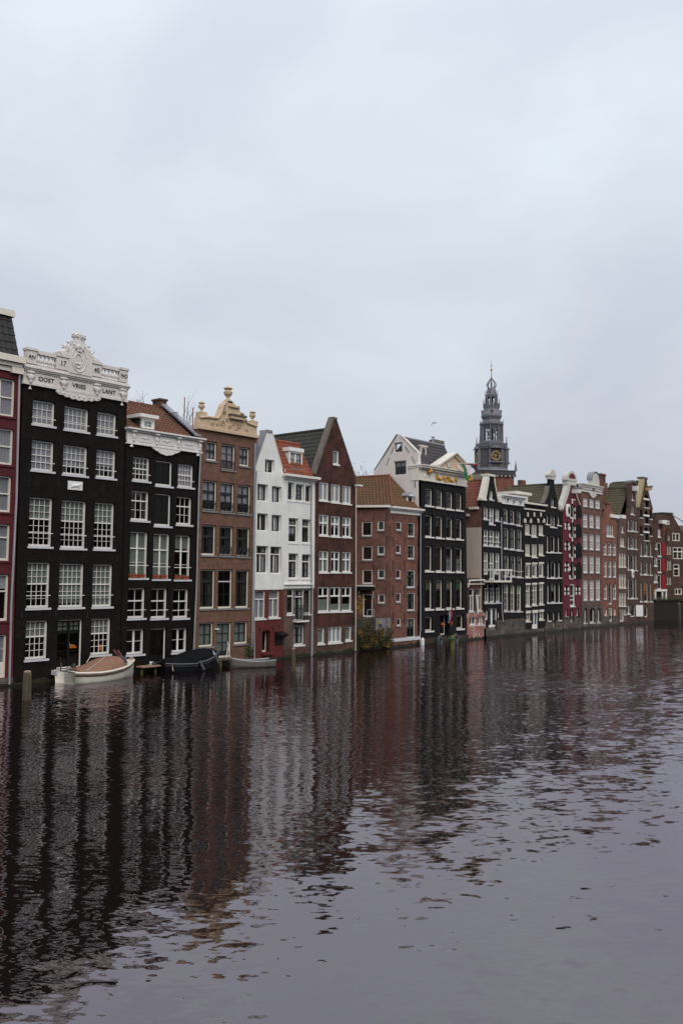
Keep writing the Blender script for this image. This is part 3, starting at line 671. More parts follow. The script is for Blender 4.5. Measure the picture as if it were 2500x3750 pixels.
# ------------------------------------------------------------------ setting: water, ground
def water_material():
    m, nt, out = new_mat('canal_water')
    ge = N(nt, 'ShaderNodeNewGeometry')
    def slope(scale, rot, amp, stretch, detail=2.0, rough=0.5, lat=0.4):
        mp = N(nt, 'ShaderNodeMapping', vector_type='TEXTURE'); mp.inputs['Rotation'].default_value = (0, 0, rot); mp.inputs['Scale'].default_value = (stretch, 1, 1)
        nt.links.new(ge.outputs['Position'], mp.inputs[0])
        n = N(nt, 'ShaderNodeTexNoise'); n.inputs['Scale'].default_value = scale; n.inputs['Detail'].default_value = detail; n.inputs['Roughness'].default_value = rough
        n.inputs['Distortion'].default_value = 0.4
        nt.links.new(mp.outputs[0], n.inputs['Vector'])
        s = N(nt, 'ShaderNodeVectorMath', operation='SUBTRACT'); s.inputs[1].default_value = (0.5, 0.5, 0.5); nt.links.new(n.outputs['Color'], s.inputs[0])
        k = N(nt, 'ShaderNodeVectorMath', operation='MULTIPLY'); k.inputs[1].default_value = (amp, amp * lat, 0); nt.links.new(s.outputs[0], k.inputs[0])
        vr = N(nt, 'ShaderNodeVectorRotate', rotation_type='Z_AXIS'); vr.inputs['Angle'].default_value = rot + pi / 2; nt.links.new(k.outputs[0], vr.inputs['Vector'])
        return vr.outputs[0]
    def add(a, b):
        n = N(nt, 'ShaderNodeVectorMath', operation='ADD'); nt.links.new(a, n.inputs[0]); nt.links.new(b, n.inputs[1]); return n.outputs[0]
    def mask(vec, m):
        n = N(nt, 'ShaderNodeVectorMath', operation='SCALE'); nt.links.new(vec, n.inputs[0]); nt.links.new(m, n.inputs['Scale']); return n.outputs[0]
    cr = radians(-47)
    swell = slope(0.8, cr + .3, WATER[0], 2.2, 1.0)
    rip = slope(2.3, cr, WATER[1], 1.8, 2.5, 0.5)
    rip2 = slope(5.2, cr + .15, WATER[3], 1.9, 1.5, 0.5, 0.5)
    fine = slope(11.0, cr - .1, WATER[2], 2.5, 2.0)
    # calm and ruffled areas: wind patches
    nm = N(nt, 'ShaderNodeTexNoise'); nm.inputs['Scale'].default_value = 0.075; nm.inputs['Detail'].default_value = 2.5
    nt.links.new(ge.outputs['Position'], nm.inputs['Vector'])
    mr = N(nt, 'ShaderNodeMapRange'); mr.inputs['From Min'].default_value = 0.38; mr.inputs['From Max'].default_value = 0.68
    mr.inputs['To Min'].default_value = 0.55; mr.inputs['To Max'].default_value = 1.45; nt.links.new(nm.outputs['Fac'], mr.inputs['Value'])
    # open water beyond the calm strip under the houses: ruffled more towards +X and away from the wall
    sp = N(nt, 'ShaderNodeSeparateXYZ'); nt.links.new(ge.outputs['Position'], sp.inputs[0])
    # the gust that roughens the canal in front of the far black houses
    gust = None
    for (gx, gy, gr, amp) in GUSTS:
        ds = N(nt, 'ShaderNodeVectorMath', operation='DISTANCE'); ds.inputs[1].default_value = (gx, gy, 0); nt.links.new(ge.outputs['Position'], ds.inputs[0])
        g1 = N(nt, 'ShaderNodeMapRange', interpolation_type='SMOOTHSTEP'); g1.inputs['From Min'].default_value = gr; g1.inputs['From Max'].default_value = gr * 0.15
        g1.inputs['To Min'].default_value = 0.0; g1.inputs['To Max'].default_value = amp; nt.links.new(ds.outputs['Value'], g1.inputs['Value'])
        if gust is None: gust = g1.outputs[0]
        else:
            a = N(nt, 'ShaderNodeMath', operation='ADD'); nt.links.new(gust, a.inputs[0]); nt.links.new(g1.outputs[0], a.inputs[1]); gust = a.outputs[0]
    g2 = N(nt, 'ShaderNodeMath', operation='MULTIPLY'); nt.links.new(gust, g2.inputs[0]); nt.links.new(mr.outputs[0], g2.inputs[1])
    gr_ = slope(5.0, cr, 1.0, 3.0, 2.0, 0.5)
    # the small wind ripples die out in the shelter of the bridge the viewer stands on and along the house walls
    dc = N(nt, 'ShaderNodeVectorMath', operation='DISTANCE'); dc.inputs[1].default_value = (0, -DIST, 0); nt.links.new(ge.outputs['Position'], dc.inputs[0])
    sh = N(nt, 'ShaderNodeMapRange'); sh.inputs['From Min'].default_value = 9; sh.inputs['From Max'].default_value = 34; sh.inputs['To Min'].default_value = 0.3; sh.inputs['To Max'].default_value = 1.0
    nt.links.new(dc.outputs['Value'], sh.inputs['Value'])
    fm = N(nt, 'ShaderNodeMath', operation='MULTIPLY'); nt.links.new(sh.outputs[0], fm.inputs[0]); nt.links.new(mr.outputs[0], fm.inputs[1])
    # the open middle of the basin takes more wind than the strip under the walls
    xs_ = N(nt, 'ShaderNodeMath', operation='MULTIPLY'); xs_.inputs[1].default_value = 0.30; nt.links.new(sp.outputs['X'], xs_.inputs[0])
    xr = N(nt, 'ShaderNodeMath', operation='MULTIPLY_ADD'); xr.inputs[1].default_value = -1.0; nt.links.new(sp.outputs['Y'], xr.inputs[0]); nt.links.new(xs_.outputs[0], xr.inputs[2])
    xm = N(nt, 'ShaderNodeMapRange', interpolation_type='SMOOTHSTEP'); xm.inputs['From Min'].default_value = 24.5; xm.inputs['From Max'].default_value = 32; xm.inputs['To Min'].default_value = 0.6; xm.inputs['To Max'].default_value = 1.8
    nt.links.new(xr.outputs[0], xm.inputs['Value'])
    bm_ = N(nt, 'ShaderNodeMath', operation='MULTIPLY'); nt.links.new(xm.outputs[0], bm_.inputs[0]); nt.links.new(mr.outputs[0], bm_.inputs[1])
    tot = add(add(mask(add(add(swell, rip), rip2), bm_.outputs[0]), mask(fine, fm.outputs[0])), mask(gr_, g2.outputs[0]))
    upv = N(nt, 'ShaderNodeVectorMath', operation='ADD'); upv.inputs[1].default_value = (0, 0, 1); nt.links.new(tot, upv.inputs[0])
    nz = N(nt, 'ShaderNodeVectorMath', operation='NORMALIZE'); nt.links.new(upv.outputs[0], nz.inputs[0])
    df = N(nt, 'ShaderNodeBsdfDiffuse'); df.inputs[0].default_value = (0.0065, 0.0045, 0.0035, 1)
    gl = N(nt, 'ShaderNodeBsdfGlossy'); gl.inputs['Roughness'].default_value = 0.015; gl.inputs[0].default_value = (1.0, 0.915, 0.99, 1)
    fr = N(nt, 'ShaderNodeFresnel'); fr.inputs['IOR'].default_value = 2.55
    mx = N(nt, 'ShaderNodeMixShader')
    nt.links.new(nz.outputs[0], gl.inputs['Normal']); nt.links.new(nz.outputs[0], fr.inputs['Normal'])
    nt.links.new(fr.outputs[0], mx.inputs[0]); nt.links.new(df.outputs[0], mx.inputs[1]); nt.links.new(gl.outputs[0], mx.inputs[2])
    nt.links.new(mx.outputs[0], out.inputs['Surface'])
WATER = (0.075, 0.140, 0.320, 0.130)
g_ = on_z('O', 1990, 2490)
GUSTS = [(g_.x, g_.y, 9, 0.75), (g_.x + 9, g_.y + 3, 6, 0.5), (80, -34, 30, 0.2)]
water_material()
mb = MB(); mb.quad((-400, -400, 0), (600, -400, 0), (600, 6, 0), (-400, 6, 0))
tag(mb.build('canal_water', 'canal_water'), 'dark brown rippled canal water mirroring the row of houses', kind='structure')
mb = MB(); mb.box(-300, 500, 5.95, 600, -1.0, 0.9)
tag(mb.build('ground', 'land'), 'city ground behind the row of canal houses', kind='structure')

# ================================================================== dark red house at the end of the row
h = House('canal_house', 'dark red painted house with cream windows and black mansard roof', 14.3, 19.45, rec=0.10, frame='cream_paint', bars='cream_paint', sill='red_paint_brick')
cur = dict(curtain='curtain_sky_lavender', sillmat='maroon_paint_brick')
rows0 = [('A', 150, 845, 150, 1272, 'A'), ('A', 132, 1415, 132, 1825, 'A'), ('A', 120, 1955, 110, 235, 'B'), ('B', 103, 375, 95, 790, 'B'), ('B', 85, 950, 75, 1480, 'B')]
for i, (z, xr, yt, xb, yb, z2) in enumerate(rows0):
    b = h.meas(z, xr, yt, xb, yb, z2=z2); ur = b[1]
    for k in range(3):
        bb = [ur - 1.25 - 1.62 * k, ur - 1.62 * k, b[2] - 0.02, b[3]]
        h.window(bb, ((0.5, 2, 1), (0.5, 2, 1)) if i < 3 else ((0.36, 2, 1), (0.64, 2, 1)), mull=0.09, **(cur if i not in (4,) else dict(sillmat='maroon_paint_brick', curtain='curtain_white', cfrac=(0, .3), ctype='blind')))
b = h.meas('B', 62, 1640, 52, 2140)
for k in range(3): h.window([b[1] - 1.25 - 1.62 * k, b[1] - 1.62 * k, b[2], b[3]], ((0.5, 2, 2),), name='door' if k == 0 else 'window', panel=0.33 if k == 0 else 0, mull=0.09, sill=False, curtain='curtain_sky_lavender')
ut, zt = UZ('A', 228, 690); ub, zb = UZ('B', 145, 2200)
zpl = UZ('B', 60, 2140)[1]
h.wall([(14.3, zpl), (ub, zpl), (ut, zt + .1), (14.3, zt + .1)], 'maroon_paint_brick')
h.wall([(14.3, -0.6), (ub, -0.6), (ub, zpl), (14.3, zpl)], 'stone_base', name='plinth', d=-0.03)
zc0 = UZ('A', 200, 770)[1]; zc1 = UZ('A', 230, 600)[1]; ue = ut
mould(h, 14.3, ue - 0.1, 0, [(zc0, zc1 - 0.45, 0.10), (zc1 - 0.45, zc1 - 0.28, 0.22), (zc1 - 0.28, zc1, 0.36)], mat='cream_paint')
mould(h, ue - 0.35, ue - 0.02, 0, [(zc0 - 0.06, zc1 - 0.46, 0.2)], mat='cream_paint', name='cornice_bracket')
pt = on_u('A', 135, 100, ue)
tiled(h, (14.3, 0.02, zc1), (ue - .05, 0.02, zc1), (ue - .05, max(0.6, pt.y), pt.z), (14.3, max(0.6, pt.y), pt.z), 'tile_charcoal', 0.27, 0.33, limit=230)
yb_, zt_ = max(0.6, pt.y), pt.z
mb = MB(); mb.box(14.3, ue + .05, yb_ - 0.22, yb_ + 0.06, zt_ - 0.14, zt_ + 0.14); mb.build('roof_edge_board', 'cream_paint', h.root)
mb = MB(); mb.box(14.3, ue - .1, yb_, 8, zt_ - 0.2, zt_ + 0.05); mb.build('flat_roof', 'roof_felt', h.root)
h.shell('maroon_paint_brick', zc1, zc1, cap=False)
MB().slab([(ue - 0.08, 0.05, zc1 - .1), (ue - 0.08, 8, zc1 - .1), (ue - 0.08, 8, zt_), (ue - 0.08, yb_, zt_)], (0.06, 0, 0)).build('gable_cheek', 'slate_side', h.root)
P = [on_v('A', 238, 600, -0.1), on_v('A', 232, 700, -0.12), on_v('A', 222, 850, -0.06), on_v('A', 190, 2200, -0.06), on_v('B', 130, 1300, -0.06), on_v('B', 108, 2215, -0.06)]
pipe(h, P, 0.05)

# ================================================================== black house with the white balustrade
h = House('canal_house', 'black brick house with white balustrade and carved crest above OOST VRIES LANT', 19.55, 24.95, rec=0.14)
Lv = dict(curtain='curtain_sky_lavender', ctype='blind'); Sg = lambda f: dict(curtain='curtain_sage', ctype='blind', cfrac=(0, f))  # Lv: blinds coloured like the sky mirrored in the upper panes
for (a, c) in (((380, 1065, 613, 1385), 4), ((745, 1140, 1000, 1450), 5), ((1120, 1205, 1320, 1500), 4)):
    h.win('A', *a, ((1, c, 3),), bar=True, **Lv)
for i, (a, c) in enumerate((((370, 1528, 600, 1905), 4), ((730, 1585, 985, 1955), 5), ((1110, 1640, 1310, 1985), 4))):
    h.win('A', *a, ((.5, c, 2), (.5, c, 2)), bar=True, rail=0.035, curtain='curtain_sky_lavender', ctype='blind', cfrac=(0, (1, .78, .62)[i]))  # lavender blind carries the sky reflection as colour
for i, (a, c) in enumerate((((343, 55, 578, 635), 4), ((710, 90, 965, 655), 5), ((1090, 118, 1290, 665), 4))):
    h.win('B', *a, ((.44, c, 3), (.56, c, 4)), bar=True, **Sg(0.43))
for i, (a, c) in enumerate((((318, 810, 550, 1335), 4), ((687, 822, 940, 1328), 5), ((1070, 832, 1270, 1322), 4))):
    h.win('B', *a, ((.48, c, 3), (.52, c, 3)), bar=True, **Sg((0.46, 0.95, 1)[i]))
for a in ((300, 1487, 525, 1920), (1050, 1462, 1250, 1868)):
    h.win('B', *a, ((.42, 4, 2), (.58, 4, 3)), **Sg(0.40))
dw = h.win('B', 665, 1475, 920, 2018, ((.28, 4, 2), (.72, 2, 3)), name='door', sill=False, fw=0.06, bot=0.05, sash='door_green', mw=0.03, rail=0.07, panel=0.12, curtain='curtain_sage', ctype='blind', cfrac=(0, .27))
db = h.meas('B', 665, 1475, 920, 2018)
mb = MB(); mb.box((db[0] + db[1]) / 2 - .05, (db[0] + db[1]) / 2 + .05, .12, .20, db[2] + .05, db[3] - .08); mb.build('door_stile', 'door_green', dw)
mb = MB(); mb.tube([((db[0] + db[1]) / 2 + .04, .09, db[2] + 1.0), ((db[0] + db[1]) / 2 + .04, .09, db[2] + 1.13)], .012); mb.build('handle', 'zinc', dw)
lampc = on_v('B', 830, 1770, 1.2)
lm = MB().lathe((lampc.x, lampc.y, lampc.z - .1), [(.20, 0), (.16, .07), (.09, .13), (.03, .16)], 14).build('pendant_lamp', 'lamp_glow'); lm['_wo'] = (0, 0, 0)
tag(lm, 'glowing orange lamp shade seen through the glazed canal door', 'lamp')
lampc = on_v('B', 1150, 1790, 0.9)
lm = MB().lathe((lampc.x, lampc.y, lampc.z - .14), [(.10, 0), (.10, .24), (.04, .27)], 12).build('table_lamp', 'lamp_glow')
tag(lm, 'small orange table lamp behind the window above the tan covered boat', 'lamp')
zfb = sum(UZ('A', *q)[1] for q in ((262, 890), (1440, 1112))) / 2
zle = sum(UZ('A', *q)[1] for q in ((280, 715), (1465, 945))) / 2
zba = sum(UZ('A', *q)[1] for q in ((290, 478), (1445, 738))) / 2
uL, uR = UZ('A', 268, 800)[0], UZ('A', 1445, 1000)[0]
uBL, uBR = UZ('B', 150, 2240)[0], UZ('B', 1372, 1960)[0]
h.wall([(uBL, -0.6), (uBR, -0.6), (uR, zfb + 0.2), (uL, zfb + 0.2)], 'black_brick')
h.shell('black_brick', zfb, zfb, zb=zfb)
cor = mould(h, uL, uR, 0, [(zfb, zfb + 0.10, 0.13), (zfb + 0.10, zle - 0.14, 0.09), (zle - 0.12, zle - 0.05, 0.13), (zle - 0.05, zle + 0.02, 0.19), (zle + 0.02, zle + 0.07, 0.24)], mat='carved_white', name='cornice')
cor['label'] = 'white carved cornice lettered OOST VRIES LANT'
zf = (zfb + 0.10 + zle - 0.14) / 2
for s_, x in (('OOST', 515), ('VRIES', 895), ('LANT', 1240)):
    u = UZ('A', x, 900)[0]; text('lettering', s_, 'letter_black', cor, (u, -0.105, zf), 0.275, sx=1.05)
for i, x in enumerate((335, 715, 1100, 1400)):       # scrolled masks on the frieze
    u = UZ('A', x, 850)[0]
    carve('mask', 'carved_white', cor, [((u, -.15, zle - .16), .14, 1.5, .6, .5), ((u, -.15, zf), .13, 1.1, .6, 1.1), ((u, -.14, zf - .18), .09, 1, .6, 1.2), ((u - .15, -.14, zf + .06), .07, 1, .6, 1), ((u + .15, -.14, zf + .06), .07, 1, .6, 1)], 0.03)
for x in (335, 1395):
    u = UZ('A', x, 950)[0]; MB().lathe((u, -.06, zfb - .2), [(.07, 0), (.08, .03), (.03, .1), (.03, .2)], 8).build('drop_finial', 'carved_white', cor)
a0, a1 = UZ('A', 630, 1000)[0], UZ('A', 1140, 1100)[0]; pts = [(a0, zfb + .02)]
for i in range(33):
    t = i / 32; dep = 0.10 + 0.17 * sin(pi * t) + 0.06 * abs(sin(t * pi * 7)); pts.append((a0 + (a1 - a0) * t, zfb - dep))
pts.append((a1, zfb + .02)); sw = ornament(h, 'scroll_apron', 'carved_white', pts, -0.12, 0.0, cor)
for i in range(9):
    t = (i + .5) / 9; u = a0 + (a1 - a0) * t; MB().lathe((u, -.125, zfb - .06 - .09 * sin(pi * t)), [(.01, -.05), (.05, -.03), (.06, 0), (.05, .03), (.01, .05)], 9, sy=.4).build('scroll', 'carved_white', sw)
zb0 = zle + 0.07
bal = mould(h, uL, uR, 0, [(zb0, zb0 + .12, 0.14)], mat='carved_white', name='balustrade', back=0.12)
bal['label'] = 'white balustrade dated ANNO 1740'
def ped(x0, x1, ztop, txt):
    a, c = UZ('A', x0, 700)[0], UZ('A', x1, 700)[0]
    mb = MB(); mb.box(a, c, -.16, .14, zb0 + .16, ztop - .10); mb.box(a - .04, c + .04, -.21, .18, ztop - .10, ztop); p_ = mb.build('pedestal', 'carved_white', bal)
    mb = MB(); mb.box(a + .07, c - .07, -.172, -.16, zb0 + .34, ztop - .24); mb.build('panel', 'carved_white', p_)
    if txt: text('lettering', txt, 'letter_black', p_, ((a + c) / 2, -.182, (zb0 + .16 + ztop - .1) / 2), 0.30 if txt[0] in '14' else 0.235)
    return a, c
pA = ped(285, 395, zba + .02, 'AN'); p17 = ped(630, 770, zba + .02, '17'); p40 = ped(1030, 1145, zba + .02, '40'); pN = ped(1360, 1450, zba + .02, 'NO')
for (q0, q1) in ((pA[1], p17[0]), (p40[1], pN[0])):
    mb = MB(); mb.box(q0, q1, -.13, .11, zba - .17, zba - .01); mb.build('rail', 'carved_white', bal)
    H_ = zba - .17 - (zb0 + .16); bm_ = None
    for i in range(5):
        u = q0 + (q1 - q0) * (i + .5) / 5
        MB().lathe((u, 0, zb0 + .16), [(.09, 0), (.09, .05), (.05, .09), (.085, H_ * .3), (.10, H_ * .42), (.06, H_ * .62), (.045, H_ * .75), (.075, H_ * .86), (.085, H_)], 9).build('baluster', 'carved_white', bal)
# crest: cartouche, crown and two reclining figures
cu_, cz_ = UZ('A', 885, 640)
def pz(x, y): return UZ('A', x, y)
ol = [pz(770, 720), pz(1030, 790), pz(1030, 660)] + [pz(*q) for q in ((1010, 600), (985, 530), (960, 480), (955, 440), (820, 400), (815, 460), (790, 500), (775, 560), (768, 620))]
zlo = zb0 + .1; ol[0] = (ol[0][0], zlo); ol[1] = (ol[1][0], zlo)
crest = ornament(h, 'crest', 'carved_white', ol, -0.20, 0.14); crest['label'] = 'carved white cartouche with crown and two reclining figures'
def ring(c, rx, rz, w, y, n=28):
    mb = MB(); P = [(c[0] + rx * cos(2 * pi * i / n), y, c[1] + rz * sin(2 * pi * i / n)) for i in range(n + 1)]; return mb.tube(P, w, 6)
oc = pz(868, 640); ring(oc, .21, .32, .030, -.215).build('oval_ring', 'carved_white', crest)
ring((oc[0] + .06, oc[1] + .08), .38, .58, .035, -.20).build('outer_ring', 'carved_white', crest)
MB().lathe((oc[0], -.215, oc[1] - .12), [(.01, -.07), (.12, -.03), (.14, 0), (.12, .02), (.01, .04)], 10, sy=.3).build('ship_relief', 'carved_white', crest)
MB().box(oc[0] - .008, oc[0] + .008, -.23, -.215, oc[1] - .09, oc[1] + .14).build('mast_relief', 'carved_white', crest)
carve('scroll_shell', 'carved_white', crest, [((pz(880, 490)[0] + dx, -.22, pz(880, 490)[1] + dz), r, 1, .6, 1) for dx, dz, r in ((0, .05, .14), (-.17, 0, .1), (.17, -.03, .1), (-.05, -.14, .08), (.08, -.15, .08), (-.24, .12, .08), (.24, .1, .08))], .03)
kc = pz(900, 420)
crown = MB().lathe((kc[0], -.03, kc[1] - .02), [(.27, 0), (.29, .05), (.27, .09), (.30, .12), (.30, .16), (.34, .22)], 18, sy=.5, cap=True).build('crown', 'carved_white', crest)
for i in range(9):
    a = 2 * pi * i / 9; MB().lathe((kc[0] + .31 * cos(a), -.03 + .155 * sin(a), kc[1] + .18), [(.05, 0), (.075, .07), (.03, .10), (.06, .15), (.01, .2)], 7).build('crown_leaf', 'carved_white', crown)
carve('crown_bunch', 'carved_white', crown, [((kc[0] + dx, -.03, kc[1] + .25 + dz), r, 1, .7, 1) for dx, dz, r in ((0, .12, .13), (-.12, .05, .1), (.12, .05, .1), (0, .22, .08), (.05, .02, .12))], .035)
def figure(pts): return carve('figure', 'carved_white', crest, [((pz(x, y)[0], -.06, pz(x, y)[1]), r, sx, .8, sz) for x, y, r, sx, sz in pts], .03)
figure([(772, 415, .075, 1, 1.15), (757, 445, .05, 1, 1), (742, 470, .11, 1, 1.2), (750, 505, .11, 1.1, 1.1), (728, 530, .12, 1.3, 1), (700, 530, .10, 1.4, .9), (668, 528, .08, 1.6, .9), (640, 535, .06, 1.6, .9), (712, 450, .05, 1, 1.2), (706, 475, .045, 1, 1.4), (780, 480, .05, 1.2, 1), (735, 555, .12, 2.2, .8), (610, 540, .045, 1.6, .8)])
figure([(1010, 470, .075, 1, 1.15), (1010, 500, .05, 1, 1), (1010, 525, .11, 1, 1.2), (1020, 560, .11, 1.1, 1.1), (1040, 590, .12, 1.2, 1), (1065, 605, .10, 1.4, .9), (1090, 620, .08, 1.6, .9), (1120, 635, .06, 1.6, .8), (1050, 545, .045, 1.4, 1), (1072, 530, .04, 1, 1.6), (985, 500, .05, 1, 1.3), (1050, 625, .12, 2.2, .8), (1145, 648, .045, 1.6, .8)])
pa, pb = UZ('A', 778, 2008), UZ('A', 940, 2122)
plq = h.block('relief_plaque', 'bright_white', pa[0], pb[0], -.05, .01, pb[1], pa[1]); plq['label'] = 'small white stone relief of a leaping animal'
pc, pzc = (pa[0] + pb[0]) / 2, (pa[1] + pb[1]) / 2
carve('relief_animal', 'bright_white', plq, [((pc - .12, -.06, pzc - .02), .08, 1.3, .5, .8), ((pc + .02, -.06, pzc), .09, 1.3, .5, .9), ((pc + .14, -.06, pzc + .02), .08, 1.2, .5, 1), ((pc + .24, -.06, pzc + .07), .05, 1.3, .5, 1), ((pc - .2, -.06, pzc - .09), .035, 2, .5, .8), ((pc + .2, -.06, pzc - .08), .035, 2, .5, .8), ((pc - .24, -.06, pzc + .04), .03, 1.6, .5, .8)], .02)
MB().box(db[0] - .25, db[1] + .1, -.45, .1, db[2] - .22, db[2] - .02).build('door_step', 'sill_stone', h.root)
for (x, y0, y1) in ((1340, 740, 810), (640, 1370, 1440), (250, 1380, 1450), (1000, 1380, 1450)): anchor(h, 'B', x, y0, y1)

# ================================================================== lower black house with red roof
h = House('canal_house', 'lower black house with carved white cornice, red tiled roof and dormer', 25.0, 29.4, rec=0.14)
h.win('C', 148, 845, 322, 1140, ((.5, 4, 2), (.5, 4, 2)), bar=True)
h.win('C', 412, 888, 582, 1198, ((1, 2, 2),), sash='door_green', name='loft_door', panel=.995)
h.win('C', 665, 925, 825, 1212, ((.5, 5, 2), (.5, 5, 2)), bar=True, **Lv)
h.win('C', 130, 1235, 312, 1592, ((.33, 3, 1), (.67, 3, 2)), curtain='curtain_dark', ctype='pair')
h.win('C', 400, 1268, 565, 1655, ((1, 2, 2),), sash='door_green', name='loft_door', panel=.995)
h.win('C', 650, 1305, 805, 1640, ((.34, 3, 1), (.66, 3, 2)))
for i, a in enumerate(((118, 140, 295, 680), (385, 163, 547, 692), (632, 183, 787, 698))):
    h.win('D', *a, ((.36, 2, 1), (.64, 2, 2)), mull=0.09, bar=True, **(dict(curtain='curtain_sage') if i < 2 else dict(curtain='curtain_sage', cfrac=(0, .3))))
for a in ((92, 795, 268, 1140), (358, 797, 522, 1140), (612, 805, 766, 1138)): h.win('D', *a, ((.43, 2, 1), (.57, 2, 1)), bar=True)
for a in ((78, 1272, 255, 1552), (597, 1260, 750, 1528)): h.win('D', *a, ((1, 2, 2),), mull=0.1)
dw = h.win('D', 345, 1262, 508, 1655, ((1, 2, 3),), name='door', sash='door_green', fw=.07, sill=False, panel=0.15)
db2 = h.meas('D', 345, 1262, 508, 1655); MB().box(db2[0] - .05, db2[1] + .05, -.2, .1, db2[2] - .12, db2[2] - .005).build('door_step', 'sill_stone', h.root)
zt = [UZ('C', 75, 500)[1], UZ('C', 935, 668)[1]]; zb_ = [UZ('C', 80, 690)[1], UZ('C', 915, 832)[1]]
zt = sum(zt) / 2; zb_ = sum(zb_) / 2
uL, uR = UZ('C', 68, 600)[0] + .02, UZ('C', 928, 750)[0]; ub0, ub1 = UZ('B', 1376, 1960)[0] + .03, UZ('D', 840, 1500)[0]
h.wall([(ub0, -.6), (ub1, -.6), (uR, zb_ + .2), (uL, zb_ + .2)], 'black_brick')
h.shell('black_brick', zb_, zb_, zb=zt)
cor = mould(h, uL + .05, uR - .05, 0, [(zb_, zb_ + .07, .13), (zb_ + .07, zt - .16, .09), (zt - .16, zt - .08, .2), (zt - .08, zt, .32)], mat='carved_plaster')
zm = (zb_ + zt) / 2
for x in (140, 405, 655, 900):
    u = UZ('C', x, 640)[0]; carve('bracket', 'carved_plaster', cor, [((u, -.17, zt - .17), .14, 1.3, .8, .5), ((u, -.14, zm), .10, 1, .6, 1.6), ((u, -.13, zm - .2), .08, 1, .6, 1.1)], .03)
for x0, x1 in ((190, 350), (430, 610), (690, 850)):
    a, c = UZ('C', x0, 650)[0], UZ('C', x1, 650)[0]; MB().box(a, c, -.115, -.09, zb_ + .16, zt - .26).build('frieze_panel', 'carved_plaster', cor)
    mu = (a + c) / 2; carve('relief', 'carved_plaster', cor, [((mu + dx, -.12, zm - .03 + dz), r, 1.3, .4, 1) for dx, dz, r in ((0, 0, .09), (-.16, .03, .06), (.16, .03, .06), (-.27, -.02, .04), (.27, -.02, .04))], .025)
a0, a1 = UZ('C', 355, 760)[0], UZ('C', 675, 810)[0]; pts = [(a0, zb_ + .02)]
for i in range(25):
    t = i / 24; pts.append((a0 + (a1 - a0) * t, zb_ - .05 - .27 * sin(pi * t) ** 1.3 - .03 * abs(sin(t * pi * 5))))
pts.append((a1, zb_ + .02)); ornament(h, 'scroll_apron', 'carved_plaster', pts, -.11, 0, cor)
for x in (120, 885):
    u = UZ('C', x, 720)[0]; MB().lathe((u, -.06, zb_ - .17), [(.03, 0), (.10, .04), (.08, .09), (.04, .17)], 8).build('drop_finial', 'carved_plaster', cor)
vr = on_u('C', 470, 300, uR - .3)
r0, rz = vr.y, vr.z
tiled(h, (uL, .15, zt - .05), (uR - .35, .15, zt - .05), (uR - .35, r0, rz), (uL, r0, rz), 'tile_red', .24, .27, limit=260)
MB().slab([(uL, 7.9, zt - .3), (uR - .3, 7.9, zt - .3), (uR - .3, r0, rz - .05), (uL, r0, rz - .05)], (0, 0, -.08)).build('roof', 'tile_red', h.root)
ridge_line(h, (uL, r0, rz + .02), (uR - .35, r0, rz + .02), 'tile_red', .10)
MB().slab([(uR - .38, -.02, zt - .2), (uR - .38, -.02, zt + .12), (uR - .38, r0 - .1, rz + .16), (uR - .38, r0 + .3, rz + .16), (uR - .38, 7.9, zt - .2)], (.28, 0, 0)).build('gable_parapet', 'black_brick', h.root)
MB().slab([(uR - .42, -.04, zt + .12), (uR - .42, -.04, zt + .22), (uR - .42, r0 - .1, rz + .28), (uR - .42, r0 - .1, rz + .17)], (.38, 0, 0)).build('coping', 'coping_lead', h.root)
MB().box(uR - .5, uR - .05, r0 - .15, r0 + .5, rz - .4, rz + .42).build('chimney', 'umber_brick', h.root)
MB().box(uR - .56, uR + .01, r0 - .2, r0 + .55, rz + .42, rz + .52).build('chimney_cap', 'umber_brick', h.root)
# dormer
A, B_ = on_v('C', 248, 400, .35), on_v('C', 392, 545, .35)
dm = MB().box(A.x, B_.x, .45, r0, B_.z - .1, A.z).build('dormer', 'slate_side', h.root)
hd = House.__new__(House); hd.__dict__.update(h.__dict__); hd.root = h.root; hd.holes = []; hd.yoff = .35
hd.window([A.x, B_.x, B_.z, A.z], ((1, 2, 2),), rec=0.0, fw=.17, bot=.1, hole=False, sill=False, curtain='curtain_white', ctype='blind', cdep=.075, name='dormer_window')
MB().box(A.x - .25, B_.x + .1, .12, r0 + .1, A.z, A.z + .16).build('dormer_roof', 'white_paint', h.root)
pipe(h, [on_v('C', 820, 632, .1), on_v('C', 900, 640, -.05), on_v('C', 930, 690, -.07), on_v('C', 905, 1200, -.07), on_v('D', 880, 700, -.07), on_v('D', 845, 1510, -.07)], .045)
H2ROOF = (uL, uR, zt, r0, rz)

# ================================================================== brown brick house with cream gable
h = House('canal_house', 'brown brick house with curved cream stone gable and urns', 29.45, 33.55, rec=0.10, frame='cream_paint', bars='sash_dark', sill='grey_sill')
k = dict(sash='sash_dark', fw=.065, bot=.09, rail=.05, mull=.05)
LvB = dict(curtain='curtain_sky_lavender')
BR = []
h.win('C', 990, 672, 1095, 905, ((.5, 2, 1), (.5, 2, 1)), **k, **LvB)
BR.append((h.win('C', 1165, 703, 1305, 1015, ((1, 2, 3),), **k, **LvB), h.meas('C', 1165, 703, 1305, 1015), .36))
h.win('C', 1372, 738, 1470, 968, ((.5, 2, 1), (.5, 2, 1)), **k, **LvB)
for a in ((950, 1122, 1095, 1480), (1155, 1147, 1293, 1500), (1350, 1172, 1483, 1518)):
    BR.append((h.win('C', *a, ((.36, 2, 1), (.64, 2, 2)), **k, curtain='curtain_sky_lavender', cfrac=(0, .66)), h.meas('C', *a), .32))
